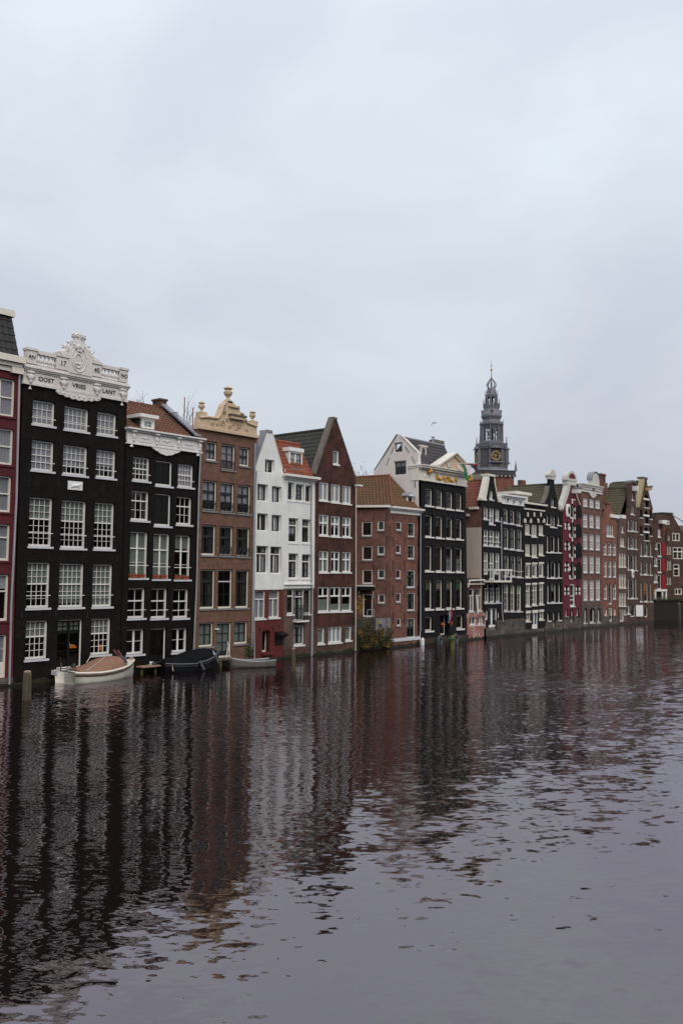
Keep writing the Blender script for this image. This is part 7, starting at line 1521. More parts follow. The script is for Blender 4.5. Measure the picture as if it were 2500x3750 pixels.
a, c = at_depth('N', 1138, 1500, 105), at_depth('N', 1700, 1500, 112); pl = Plane((a.x, a.y), (c.x, c.y))
h = House('canal_house', 'low brown gabled house closing the quay beyond the wide gable', 0, pl.len, plane=pl, lite=True, group='houses behind the far quay', rec=.06, frame='cream_paint', bars='sash_dark', sill='umber_brick')
for i in range(4):
    for j in range(2): u_ = pl.len * (i + .5) / 4; h.window([u_ - .55, u_ + .55, zq + 1.2 + 2.7 * j, zq + 3.0 + 2.7 * j], ((.4, 2, 1), (.6, 2, 1)), fw=.1, sash='sash_dark')
zt_ = zq + 6.4
h.wall([(0, zq - .3), (pl.len, zq - .3), (pl.len, zt_), (pl.len * .62, zt_ + 2.6), (pl.len * .38, zt_ + 2.6), (0, zt_)], 'umber_brick'); h.block('body', 'umber_brick', .05, pl.len - .05, .4, 8, zq - .3, zt_)
for (u0_, z0_, u1_, z1_) in ((0, zt_, pl.len * .38, zt_ + 2.6), (pl.len, zt_, pl.len * .62, zt_ + 2.6), (pl.len * .38, zt_ + 2.6, pl.len * .62, zt_ + 2.6)):
    mb = MB(); mb.slab([pl.w(u0_, .1, z0_), pl.w(u1_, .1, z1_), pl.w(u1_, 9, z1_), pl.w(u0_, 9, z0_)], (0, 0, .12)); mb.build('roof', 'tile_olive', h.root)

# ================================================================== church tower beyond the roofs
TD = 253.0; TS = TD / FPX / 4.704                # metres per pixel of zoom I at the tower
tb = at_depth('I', 562, 2000, TD); TX, TY = tb.x, tb.y
def tz(y): return at_depth('I', 562, y, TD).z
toC = atan2(-DIST - TY, 0 - TX)                  # direction from the tower to the camera
tower = thing('church_tower', 'grey lead clad church tower with gold clock and open lantern spire', 'tower', (TX, TY, .9))
ROT = toC + radians(16.5)                        # clock face turned a little to the side
def tl(name, prof, mat, n=8, rot=None, parent=None, smooth=False): return MB().lathe((TX, TY, 0), [(r * TS, tz(y)) for r, y in prof], n, ROT + pi / 8 if rot is None else rot, True).build(name, mat, parent or tower, smooth)
K8 = 1 / cos(pi / 8)
sq = toC + radians(16.5) + pi / 4
MB().lathe((TX, TY, 0), [(318 * TS * 1.33, .9), (318 * TS * 1.33, tz(2135)), (330 * TS * 1.33, tz(2130))], 4, sq).build('brick_shaft', 'red_brown_brick', tower)
gal = MB().lathe((TX, TY, 0), [(330 * TS * 1.33, tz(2131)), (352 * TS * 1.33, tz(2112)), (352 * TS * 1.33, tz(2098)), (342 * TS * 1.33, tz(2096)), (342 * TS * 1.33, tz(2032)), (352 * TS * 1.33, tz(2030)), (352 * TS * 1.33, tz(2020)), (330 * TS * 1.33, tz(2020)), (330 * TS * 1.33, tz(2090))], 4, sq, False).build('gallery_parapet', 'tower_dark', tower)
for i in range(4):
    a = sq + pi / 2 * i; x, y = TX + 345 * TS * 1.33 * cos(a), TY + 345 * TS * 1.33 * sin(a); MB().lathe((x, y, 0), [(.42, tz(2030)), (.34, tz(1990)), (.05, tz(1850))], 6).build('corner_spike', 'lead_grey', tower)
    b = sq + pi / 2 * (i + 1); x2, y2 = TX + 352 * TS * 1.33 * cos(b), TY + 352 * TS * 1.33 * sin(b)
    for k in range(9):
        t = (k + .5) / 9; px_, py_ = TX + 344 * TS * 1.33 * (cos(a) * (1 - t) + cos(b) * t), TY + 344 * TS * 1.33 * (sin(a) * (1 - t) + sin(b) * t); MB().lathe((px_, py_, 0), [(.3, tz(2128)), (.42, tz(2112))], 4, sq).build('corbel', 'carved_white', tower)
tl('skirt_roof', [(285 * K8, 2025), (265 * K8, 1995), (242 * K8, 1955)], 'lead_grey')
tl('clock_stage', [(240 * K8, 1958), (236 * K8, 1640), (254 * K8, 1635), (254 * K8, 1610), (240 * K8, 1604), (240 * K8, 1590)], 'tower_slate')
for i in range(8):      # corner quoins
    a = ROT + pi / 8 + i * pi / 4; r = 236 * K8 * TS
    MB().lathe((TX + r * cos(a), TY + r * sin(a), 0), [(.36, tz(1958)), (.36, tz(1640))], 6).build('quoin', 'lead_grey', tower)
def face_pts(ang, r, du, z):      # point on an octagon face: du along it
    return Vector((TX + r * cos(ang) - du * sin(ang), TY + r * sin(ang) + du * cos(ang), z))
for i in range(0, 8, 2):
    a = ROT + i * pi / 4; nrm = Vector((cos(a), sin(a), 0)); r = 240 * TS
    zc_ = tz(1762); zt_ = tz(1580); R_ = 80 * TS
    MB().slab([face_pts(a, r, -132 * TS, tz(1632)), face_pts(a, r, 132 * TS, tz(1632)), face_pts(a, r, 0, tz(1578))], nrm * .9).build('pediment', 'lead_grey', tower)
    for s_ in (-1, 1): MB().slab([face_pts(a, r, s_ * 100 * TS, tz(1640)), face_pts(a, r, s_ * 118 * TS, tz(1640)), face_pts(a, r, s_ * 118 * TS, tz(1900)), face_pts(a, r, s_ * 100 * TS, tz(1900))], nrm * .5).build('pilaster', 'lead_grey', tower)
    MB().slab([face_pts(a, r, -130 * TS, tz(1858)), face_pts(a, r, 130 * TS, tz(1858)), face_pts(a, r, 130 * TS, tz(1880)), face_pts(a, r, -130 * TS, tz(1880))], nrm * .8).build('sill_cornice', 'lead_grey', tower)
    ck = MB().slab([face_pts(a, r + .1, -92 * TS, tz(1670)), face_pts(a, r + .1, 92 * TS, tz(1670)), face_pts(a, r + .1, 92 * TS, tz(1856)), face_pts(a, r + .1, -92 * TS, tz(1856))], nrm * .22).build('clock_face', 'clock_black', tower)
    n = 32; P = [face_pts(a, r + .38, R_ * cos(2 * pi * k / n), zc_ + R_ * sin(2 * pi * k / n)) for k in range(n + 1)]
    MB().tube(P, .07, 5).build('clock_ring', 'tower_gold', ck)
    for k in range(12):
        t = 2 * pi * k / 12; d = Vector((cos(t), sin(t))); q = Vector((-d.y, d.x)); w_ = .17 if k % 3 == 0 else .13
        pts = [(d * (R_ * .70) + q * w_), (d * (R_ * .97) + q * w_), (d * (R_ * .97) - q * w_), (d * (R_ * .70) - q * w_)]
        MB().slab([face_pts(a, r + .33, p.x, zc_ + p.y) for p in pts], nrm * .06).build('clock_numeral', 'tower_gold', ck)
    for (t, ln, w_) in ((radians(160), .66, .11), (radians(247), .82, .08)):
        d = Vector((cos(t), sin(t))) ; q = Vector((-d.y, d.x)); pts = [-d * .25 + q * w_, d * R_ * ln * .7 + q * w_ * 1.2, d * R_ * ln, d * R_ * ln * .7 - q * w_ * 1.2, -d * .25 - q * w_]
        sgn = -1 if False else 1
        MB().slab([face_pts(a, r + .45, p.x * sgn, zc_ + p.y) for p in pts], nrm * .05).build('clock_hand', 'tower_gold', ck)
# gallery with balusters and gilded pinnacles
def octa(r, i): a = ROT + pi / 8 + i * pi / 4; return TX + r * K8 * TS * cos(a), TY + r * K8 * TS * sin(a)
tl('gallery_floor', [(240 * K8, 1592), (244 * K8, 1586), (244 * K8, 1578), (220 * K8, 1576)], 'lead_grey')
def balustrade(r, y0, y1, nper, rr, mat='lead_grey'):
    for i in range(8):
        a, b = octa(r, i), octa(r, i + 1)
        MB().tube([(a[0], a[1], tz(y0)), (b[0], b[1], tz(y0))], rr * 1.5, 5).build('gallery_rail', mat, tower)
        for k in range(nper):
            t = (k + .5) / nper; x, y = a[0] + (b[0] - a[0]) * t, a[1] + (b[1] - a[1]) * t; MB().tube([(x, y, tz(y1)), (x, y, tz(y0))], rr, 4).build('gallery_baluster', mat, tower)
balustrade(234, 1535, 1578, 11, .10)
for i in range(8):
    x, y = octa(236, i); MB().lathe((x, y, 0), [(.30, tz(1580)), (.30, tz(1520)), (.16, tz(1505)), (.09, tz(1420))], 6).build('pinnacle', 'lead_grey', tower); MB().ball((x, y, tz(1415)), .16, 8, 6).build('gilded_ball', 'tower_gold', tower)
# carillon stage: open arcade full of bells
tl('lantern_base', [(195 * K8, 1578), (190 * K8, 1500), (178 * K8, 1490)], 'lead_grey')
for i in range(8):
    a, b = octa(172, i), octa(172, i + 1)
    for t in (0.0, .36, .64):
        x, y = a[0] + (b[0] - a[0]) * t, a[1] + (b[1] - a[1]) * t; MB().tube([(x, y, tz(1495)), (x, y, tz(1225))], .30 if t == 0 else .17, 6, .24 if t == 0 else .15).build('column', 'lead_grey', tower)
    c = ((a[0] + b[0]) / 2, (a[1] + b[1]) / 2)
    MB().tube([(a[0], a[1], tz(1278)), (b[0], b[1], tz(1278))], .12, 5).build('arcade_rail', 'lead_grey', tower)
tl('arcade_lintel', [(165 * K8, 1245), (168 * K8, 1222), (185 * K8, 1214), (185 * K8, 1200), (165 * K8, 1196)], 'lead_grey')
rng = random.Random(3)
for k in range(46):
    a = rng.uniform(0, 2 * pi); r = rng.uniform(.3, 1.6); y = rng.choice((1275, 1310, 1350, 1385, 1415, 1445, 1475)); s_ = rng.uniform(.26, .46)
    MB().lathe((TX + r * cos(a), TY + r * sin(a), tz(y) - s_), [(s_, 0), (s_ * .75, s_ * .25), (s_ * .6, s_ * .8), (s_ * .25, s_ * 1.1)], 8).build('bell', 'bell_bronze', tower)
tl('carillon_frame', [(22, 1495), (22, 1225)], 'tower_dark')
for i in range(8):
    a = ROT + i * pi / 4; nrm = Vector((cos(a), sin(a), 0)); r = 170 * TS
    MB().slab([face_pts(a, r, -72 * TS, tz(1200)), face_pts(a, r, 72 * TS, tz(1200)), face_pts(a, r, 0, tz(1152))], nrm * .5).build('pediment', 'lead_grey', tower)
    x, y = octa(180, i); MB().lathe((x, y, 0), [(.18, tz(1200)), (.10, tz(1150)), (.06, tz(1120))], 6).build('pinnacle', 'lead_grey', tower); MB().ball((x, y, tz(1115)), .11, 6, 5).build('gilded_ball', 'tower_gold', tower)
onion = [(165, 1200), (150, 1160), (138, 1125), (132, 1108), (150, 1090), (163, 1062), (166, 1040), (158, 1012), (142, 985), (128, 958), (122, 930), (126, 915)]
tl('onion_dome', [(r * K8, y) for r, y in onion], 'lead_grey', 16, smooth=True)
for i in range(0, 8, 2):
    a = ROT + i * pi / 4 - pi / 8 * .6; r = 138 * TS; nrm = Vector((cos(a), sin(a), 0))
    MB().slab([face_pts(a, r, -16 * TS, tz(1018)), face_pts(a, r, 16 * TS, tz(1018)), face_pts(a, r, 16 * TS, tz(968)), face_pts(a, r, -16 * TS, tz(968))], nrm * .55).build('dormer', 'varnish_brown', tower)
    MB().slab([face_pts(a, r, -24 * TS, tz(968)), face_pts(a, r, 24 * TS, tz(968)), face_pts(a, r, 0, tz(935))], nrm * .7).build('dormer_roof', 'lead_grey', tower)
tl('upper_gallery_floor', [(118 * K8, 918), (130 * K8, 905), (132 * K8, 888), (118 * K8, 885)], 'lead_grey')
balustrade(125, 832, 886, 6, .09)
for i in range(8):
    x, y = octa(126, i); MB().lathe((x, y, 0), [(.16, tz(886)), (.14, tz(820)), (.05, tz(735))], 5).build('pinnacle', 'lead_grey', tower)
    x, y = octa(88, i); MB().tube([(x, y, tz(886)), (x, y, tz(700))], .24, 6, .2).build('column', 'lead_grey', tower)
    x, y = octa(98, i); MB().lathe((x, y, 0), [(.12, tz(675)), (.05, tz(590))], 5).build('pinnacle', 'lead_grey', tower)
    a, b = octa(88, i), octa(88, i + 1)
    P = [(a[0] + (b[0] - a[0]) * (.5 - .5 * cos(pi * k / 6)), a[1] + (b[1] - a[1]) * (.5 - .5 * cos(pi * k / 6)), tz(735) + (tz(705) - tz(735)) * sin(pi * k / 6)) for k in range(7)]; MB().tube(P, .16, 5).build('arch', 'lead_grey', tower)
MB().lathe((TX, TY, tz(790)), [(.75, 0), (.6, .3), (.5, .9), (.2, 1.2)], 10).build('bell', 'bell_bronze', tower)
tl('upper_lantern_cap', [(92 * K8, 705), (98 * K8, 690), (100 * K8, 675), (84 * K8, 655), (78 * K8, 620), (66 * K8, 570), (62 * K8, 556), (40, 552)], 'lead_grey')
for i in range(8):
    a = ROT + pi / 8 + i * pi / 4
    P = [(TX + r * TS * cos(a), TY + r * TS * sin(a), tz(y)) for r, y in ((50, 552), (72, 530), (84, 505), (78, 475), (58, 440), (32, 405), (12, 375), (4, 360))]
    MB().tube(P, .15, 5, .10).build('crown_rib', 'lead_grey', tower)
MB().tube([(TX, TY, tz(552)), (TX, TY, tz(360)), (TX, TY, tz(60))], .20, 6, .04).build('spire_rod', 'lead_grey', tower)
MB().ball((TX, TY, tz(226)), 20 * TS, 12, 8).build('gilded_ball', 'tower_gold', tower)
for s_ in (-1, 1): MB().tube([face_pts(ROT + pi / 2, 0, 0, tz(150)), face_pts(ROT - .2, 0, s_ * 20 * TS, tz(150 - s_ * 8))], .06, 4).build('weather_vane', 'tower_dark', tower)
MB().box(TX - 14, TX + 30, TY + 3, TY + 60, .9, 18).build('nave', 'umber_brick', tower)

# ================================================================== boats
def hull_loft(name, mat, parent, st, T, keel=-.25, n=7):
    """st: (x, half beam at sheer, sheer z, half beam at bilge); transom first"""
    mb = MB(); rows = []
    for (x, hb, zs, bb) in st:
        prof = []
        for k in range(n):
            t = k / (n - 1); y = -hb + 0 * t
            zz = zs + (keel - zs) * t; w = hb + (bb - hb) * t ** 1.6 if t < .75 else bb * (1 - (t - .75) / .25 * .55)
            prof.append((w, zz))
        rows.append([(x, -w, z) for w, z in prof] + [(x, w, z) for w, z in reversed(prof)])
    m = 2 * n
    for r in rows: mb.v += [tuple(T(p)) for p in r]
    for j in range(len(rows) - 1):
        for i in range(m - 1): mb.f.append((j * m + i, j * m + i + 1, (j + 1) * m + i + 1, (j + 1) * m + i))
    mb.f.append(tuple(range(m)))
    return mb.build(name, mat, parent, True)
def strip(name, mat, parent, st, T, r, dz=0.0, side=(-1, 1), inset=0.0):
    for s_ in side: MB().tube([T((x, s_ * (hb - inset), zs + dz)) for (x, hb, zs, bb) in st], r, 6).build(name, mat, parent)
def loft(name, mat, parent, rows, T, smooth=True):
    mb = MB(); m = len(rows[0])
    for r in rows: mb.v += [tuple(T(p)) for p in r]
    for j in range(len(rows) - 1):
        for i in range(m - 1): mb.f.append((j * m + i, j * m + i + 1, (j + 1) * m + i + 1, (j + 1) * m + i))
    return mb.build(name, mat, parent, smooth)
# --- cream launch under a tan cover
ps, pe = on_z('R', 330, 585), on_z('R', 1385, 455)
mid_ = (ps + pe) / 2
boat = thing('motor_launch', 'cream launch under a tan canvas cover moored at the black house', 'boat', (ps.x, ps.y, 0))
hd_ = atan2(pe.y - ps.y, pe.x - ps.x); LB = (pe - ps).length * 1.02
ca, sa = cos(hd_), sin(hd_); off = Vector((-sa, ca, 0)) * .55 + Vector((ca, sa, 0)) * .38
def T1(p): return Vector((ps.x + p[0] * ca - p[1] * sa, ps.y + p[0] * sa + p[1] * ca, p[2])) + off
st = [(-.05, .70, .50, .60), (.5, .80, .45, .68), (1.2, .88, .42, .74), (LB * .5, .88, .44, .72), (LB * .68, .80, .50, .60), (LB * .82, .60, .56, .38), (LB * .93, .36, .64, .14), (LB * 1.03, .10, .73, .02)]
hull_loft('hull', 'hull_cream', boat, st, T1)
strip('rubbing_strake', 'rub_strake', boat, st, T1, .045, -.10); strip('gunwale', 'hull_cream', boat, st, T1, .06, .0)
loft('deck', 'hull_cream', boat, [[(x, -hb + .02, zs + .02), (x, 0, zs + .06), (x, hb - .02, zs + .02)] for (x, hb, zs, bb) in st], T1)
cov = [(.35, .60, .05), (.75, .66, .16), (1.3, .72, .26), (LB * .44, .76, .42), (LB * .54, .76, .50), (LB * .68, .70, .47), (LB * .765, .62, .42), (LB * .80, .52, .28), (LB * .85, .36, .08)]
def sheer(x):
    for a, b in zip(st, st[1:]):
        if a[0] <= x <= b[0]: t = (x - a[0]) / (b[0] - a[0]); return a[2] + (b[2] - a[2]) * t
    return st[-1][2]
rows = []
for (x, w, hh) in cov:
    z = sheer(x); rows.append([(x, -w, z + .03), (x, -w * .93, z + .03 + hh * .45), (x, -w * .55, z + .05 + hh * .86), (x, 0, z + .05 + hh), (x, w * .55, z + .05 + hh * .86), (x, w * .93, z + .03 + hh * .45), (x, w, z + .03)])
cv = loft('canvas_cover', 'tan_canvas', boat, rows, T1); md = cv.modifiers.new('sub', 'SUBSURF'); md.levels = md.render_levels = 2
xw = LB * .835; z = sheer(xw); loft('windscreen', 'perspex', boat, [[(LB * .80, -.66, sheer(LB * .8) + .06), (LB * .785, -.60, z + .34)], [(LB * .85, -.42, z + .08), (LB * .795, -.38, z + .40)], [(LB * .855, 0, z + .10), (LB * .80, 0, z + .43)]], T1, False)
for (x0, x1) in ((.6, LB * .55),): MB().tube([T1((x0 + (x1 - x0) * t, -.58 + .42 * t, sheer(x0 + (x1 - x0) * t) + .11 + .47 * t ** 1.1)) for t in [i / 10 for i in range(11)]], .012, 4).build('cover_lacing', 'rope_white', boat)
for y in (-.28, -.08): MB().tube([T1((-.12, y, .1)), T1((-.12, y, .66)), T1((.0, y, .74)), T1((.1, y, .64))], .018, 5).build('boarding_ladder_rail', 'zinc', boat)
for z in (.14, .28, .42): MB().tube([T1((-.12, -.28, z)), T1((-.12, -.08, z))], .016, 5).build('boarding_ladder_rung', 'zinc', boat)
MB().tube([T1((-.02, .35, .5)), T1((.0, .35, .8)), T1((-.05, .36, 1.1))], .03, 6).build('tiller', 'varnish_brown', boat); MB().lathe(T1((.35, -.05, .66)), [(.1, 0), (.13, .06), (.08, .16), (.02, .2)], 8).build('mooring_coil', 'iron', boat)
for dy in (-.12, .14): MB().tube([T1((LB * .90, dy, .62)), T1((LB * .82, dy + .3, 1.22))], .055, 5).build('anchor_strut', 'varnish_brown', boat)
MB().ball(T1((LB * 1.0, -.05, .80)), .10, 8, 6, 1.3, .6, .9).build('bow_pad', 'wood_cap', boat)
rp_ = on_v('R', 720, 110, -.05); ch = MB().tube([T1((1.5, .5, .75)), rp_], .02, 5).build('mooring_rope', 'rope_white', boat)

# --- black sloop with black cover
ps2, pe2 = on_z('S', 250, 350), on_z('S', 860, 305)
boat = thing('sloop', 'black sloop with black cover and outboard motor moored beside the doorstep', 'boat', (ps2.x, ps2.y, 0))
hd2 = atan2(pe2.y - ps2.y, pe2.x - ps2.x); LB2 = (pe2 - ps2).length * 1.06; ca2, sa2 = cos(hd2), sin(hd2); off2 = Vector((-sa2, ca2, 0)) * .7
def T2(p): return Vector((ps2.x + p[0] * ca2 - p[1] * sa2, ps2.y + p[0] * sa2 + p[1] * ca2, p[2])) + off2
st2 = [(0, .74, .46, .62), (.8, .88, .40, .72), (1.6, .96, .38, .78), (LB2 * .5, .96, .42, .76), (LB2 * .68, .90, .50, .62), (LB2 * .83, .68, .62, .38), (LB2 * .94, .38, .74, .14), (LB2 * 1.03, .1, .86, .03)]
hull_loft('hull', 'hull_black', boat, st2, T2); strip('gunwale', 'slate_side', boat, st2, T2, .04, 0); strip('rubbing_strake', 'hull_black', boat, st2, T2, .05, -.12)
def sheer2(x):
    for a, b in zip(st2, st2[1:]):
        if a[0] <= x <= b[0]: t = (x - a[0]) / (b[0] - a[0]); return a[2] + (b[2] - a[2]) * t
    return st2[-1][2]
cov = [(.1, .70, .05), (.5, .78, .14), (1.2, .86, .24), (LB2 * .38, .9, .38), (LB2 * .55, .9, .46), (LB2 * .72, .84, .46), (LB2 * .82, .70, .40), (LB2 * .86, .62, .30), (LB2 * .93, .38, .16), (LB2 * .99, .15, .05)]
rows = []
for (x, w, hh) in cov:
    z = sheer2(x); rows.append([(x, -w, z + .02), (x, -w * .95, z + .03 + hh * .5), (x, -w * .6, z + .04 + hh * .88), (x, 0, z + .04 + hh), (x, w * .6, z + .04 + hh * .88), (x, w * .95, z + .03 + hh * .5), (x, w, z + .02)])
cv = loft('canvas_cover', 'black_canvas', boat, rows, T2); md = cv.modifiers.new('sub', 'SUBSURF'); md.levels = md.render_levels = 2
loft('windscreen', 'perspex', boat, [[(LB2 * .83, -.69, sheer2(LB2 * .83) + .1), (LB2 * .81, -.66, sheer2(LB2 * .83) + .38)], [(LB2 * .90, -.50, sheer2(LB2 * .9) + .08), (LB2 * .83, -.5, sheer2(LB2 * .83) + .36)]], T2, False)
om = MB(); om.lathe(T2((-.16, 0, .18)), [(.09, 0), (.13, .08), (.14, .22), (.10, .32), (.04, .36)], 10, hd2, True, 1.3, .9); om.tube([T2((-.16, 0, .25)), T2((-.18, 0, -.3))], .05, 6); om.build('outboard_motor', 'hull_black', boat)
for (x, z) in ((LB2 * .56, .28), (LB2 * .90, .5)): q = T2((x, -.97 if x < LB2 * .8 else -.52, z)); MB().tube([q + Vector((-.12, -.06, .22)), q + Vector((0, -.06, 0)), q + Vector((.14, -.06, -.2))], .07, 8).build('fender', 'slate_side', boat)
MB().tube([T2((.35, -.8, .40)), T2((.35, -.88, .1))], .02, 4).build('fender_rope', 'rope_white', boat)
# --- grey aluminium rowing boat
ps3, pe3 = on_z('S', 1048, 300), on_z('S', 1482, 280)
boat = thing('rowing_boat', 'small open grey aluminium rowing boat beside the red ground storey', 'boat', (ps3.x, ps3.y, 0))
hd3 = atan2(pe3.y - ps3.y, pe3.x - ps3.x); LB3 = (pe3 - ps3).length; ca3, sa3 = cos(hd3), sin(hd3); off3 = Vector((-sa3, ca3, 0)) * .5
def T3(p): return Vector((ps3.x + p[0] * ca3 - p[1] * sa3, ps3.y + p[0] * sa3 + p[1] * ca3, p[2])) + off3
st3 = [(-.12, .08, .48, .03), (.15, .26, .42, .12), (.55, .44, .36, .30), (1.1, .54, .32, .44), (LB3 * .6, .58, .32, .48), (LB3 * .85, .54, .34, .44), (LB3, .48, .36, .40)]
hl = hull_loft('hull', 'aluminium', boat, list(reversed([(LB3 - x, a, b, c) for x, a, b, c in st3])) if False else st3, T3, keel=-.12)
sm = hl.modifiers.new('thickness', 'SOLIDIFY'); sm.thickness = .02
strip('gunwale', 'zinc', boat, st3, T3, .028, 0)
MB().slab([T3((LB3, -.48, .36)), T3((LB3, .48, .36)), T3((LB3, .38, -.1)), T3((LB3, -.38, -.1))], Vector((ca3, sa3, 0)) * -.04).build('transom', 'aluminium', boat)
for x in (LB3 * .4, LB3 * .7): MB().slab([T3((x, -.5, .20)), T3((x + .22, -.5, .20)), T3((x + .22, .5, .20)), T3((x, .5, .20))], (0, 0, .03)).build('thwart', 'wood_post', boat)
# --- timber landing stage and leaning poles
lp = on_z('S', 885, 285); lq = on_z('S', 1040, 265)
stg = thing('landing_stage', 'low weathered timber landing stage below the glazed brown house door', 'landing stage', (lp.x, lp.y, 0))
for i in range(7):
    y = -.75 + i * .11; MB().box(lp.x, lq.x + .3, y, y + .10, .30, .36).build('plank', 'wood_post', stg)
for x in (lp.x + .1, lq.x): MB().box(x, x + .12, -.7, -.58, -.6, .3).build('pile', 'algae_wood', stg)
for (x, yb, xt, yt, nm) in ((972, 225, 945, 0, 'pole leaning against the brown house beside its door'), (930, 190, 950, 60, 'shorter pole propped in front of the glazed brown house door')):
    p, q = on_v('S', x, yb, -.3), on_v('S', xt, yt, -.08); p.z = .362; pl_ = MB().tube([p - p, q - p], .03, 6); ob = pl_.build('wooden_pole', 'rope_white'); ob.location = p; tag(ob, 'pale wooden ' + nm, 'pole')
# --- plank in front of the loft doorway of the lower black house
pk = on_z('S', 100, 275, .35); px0 = pk.x - .45
jt = thing('jetty', 'pale wooden landing plank below the lower black house door', 'jetty', (px0 + .55, -.37, 0))
for k in range(3): MB().box(px0, px0 + 1.1, -.62 + k * .17, -.46 + k * .17, .30, .36).build('plank', 'wood_cap', jt)
for x in (px0 + .1, px0 + .9): MB().box(x, x + .1, -.42, -.32, -.6, .298).build('pile', 'algae_wood', jt)

# ================================================================== mooring posts
def post(z, x, yb, yt, w, label, mat='wood_post', cap='wood_cap', lean=0.0):
    b = on_z(z, x, yb); d_ = (b - CAMPOS).dot(_fw); r = w / ZOOM[z][2] * d_ / FPX / 2; t = on_v(z, x, yt, b.y)
    p = thing('mooring_post', label, 'post', (b.x, b.y, 0), 'wooden mooring posts in the canal')
    prof = [(r * 1.02, -1.2), (r * 1.03, 0), (r, t.z * .4), (r * .97, t.z * .8), (r * .95, t.z - .05), (r * .80, t.z)]
    MB().lathe((b.x, b.y, 0), prof, 12).build('pile', mat, p, True); MB().lathe((b.x, b.y, t.z), [(r * .82, 0), (r * .78, .03), (r * .5, .05)], 12).build('pile_head', cap, p)
    return b, t, p
post('B', 305, 2395, 2075, 98, 'thick wooden mooring post with green algae in front of the red house boundary')
post('P', 618, 1815, 1520, 62, 'tall algae green mooring post before the brown brick base of the white house')
pm = post('H', 1280, 1370, 1190, 52, 'mossy mooring post wrapped with green rope at the gold garland house', 'algae_wood', 'algae_wood')
post('K', 1218, 1200, 1115, 38, 'short mossy post beside the white canal door', 'algae_wood', 'algae_wood')
post('K', 1020, 1220, 1140, 42, 'short mossy post by the rough stone plinth', 'algae_wood', 'algae_wood')
post('K', 1310, 1290, 1150, 34, 'thin dark post in front of the narrow black warehouse')
post('Q', 110, 1900, 1720, 45, 'thick post with yellow green head before the red shutters', 'wood_post', 'algae_wood')
post('Q', 545, 2130, 1790, 58, 'tall post with bright yellow lichen head before the far quay', 'wood_post', 'leaf_yellow')
b, t, p_ = pm
MB().tube([(b.x + .24 * cos(i * .8), b.y + .24 * sin(i * .8), t.z - .08 - .02 * i) for i in range(9)], .035, 5).build('green_rope', 'green_rope', p_)
# fenders and tyres hanging on the garland house
f1 = on_v('H', 908, 1262, -.25); fo = MB().lathe((0, 0, -.35), [(.04, 0), (.13, .08), (.14, .5), (.04, .62)], 10).build('hanging_fender', 'fender_white'); fo.location = f1; tag(fo, 'white plastic fender hanging at the corner of the garland house', 'fender')
for (x, y, lb) in ((1122, 1255, 'grey tyre fender hanging beneath the garland house door'), (1322, 1228, 'blue grey tyre fender hanging behind the rope wrapped post')):
    f1 = on_v('H', x, y, -.3); P = [(.0, -.08 * 0, 0)]; n = 16
    fo = MB().tube([(.22 * cos(2 * pi * i / n), 0, .32 * sin(2 * pi * i / n)) for i in range(n + 1)], .085, 7).build('tyre_fender', 'slate_side'); fo.location = f1; tag(fo, lb, 'tyre')

# ================================================================== planters, flowers, flags
H2 = [((118, 140, 295, 680), 2), ((385, 163, 547, 692), 2), ((632, 183, 787, 698), 2)]
pos = [('first', (100, 645, 195, 682)), ('x', (198, 648, 278, 682)), ('x', (370, 655, 452, 690)), ('x', (456, 658, 530, 692)), ('x', (622, 665, 702, 697)), ('x', (707, 667, 780, 699))]
for i, (_, (x0, y0, x1, y1)) in enumerate(pos):
    a, c = UZ('D', x0, y0, -.02), UZ('D', x1, y1, -.02); w_ = (c[0] - a[0]) / 2; hz = .17; z0 = c[1] + .02
    pl_ = thing('flower_box', 'terracotta flower box on %s sill from the balustraded house, %s' % (('the first planted', 'the second planted', 'the third planted')[i // 2], ('end nearest it', 'end away from it')[i % 2]), 'planter', ((a[0] + c[0]) / 2, -.02, z0), 'terracotta flower boxes on the sills')
    xm = (a[0] + c[0]) / 2; MB().add([(xm - w_ * .86, -.08, z0), (xm + w_ * .86, -.08, z0), (xm + w_ * .86, .06, z0), (xm - w_ * .86, .06, z0), (xm - w_ * .95, -.10, z0 + hz), (xm + w_ * .95, -.10, z0 + hz), (xm + w_ * .95, .08, z0 + hz), (xm - w_ * .95, .08, z0 + hz)], [(0, 3, 2, 1), (4, 5, 6, 7), (0, 1, 5, 4), (1, 2, 6, 5), (2, 3, 7, 6), (3, 0, 4, 7)]).build('box', 'terracotta', pl_)
    MB().box(xm - w_ * .98, xm + w_ * .98, -.115, .095, z0 + hz - .04, z0 + hz + .005).build('rim', 'terracotta', pl_)
    q = MB()
    for k in range(30):
        p = Vector((xm + random.uniform(-.9, .9) * w_, random.uniform(-.1, .08), z0 + hz + random.uniform(0, .07))); d1 = Vector((random.gauss(0, 1), random.gauss(0, 1), random.gauss(0, 1))).normalized() * .03; d2 = d1.orthogonal().normalized() * .02; q.quad(p - d1 - d2, p + d1 - d2, p + d1 + d2, p - d1 + d2)
    q.build('leaves', 'soil_plant', pl_)
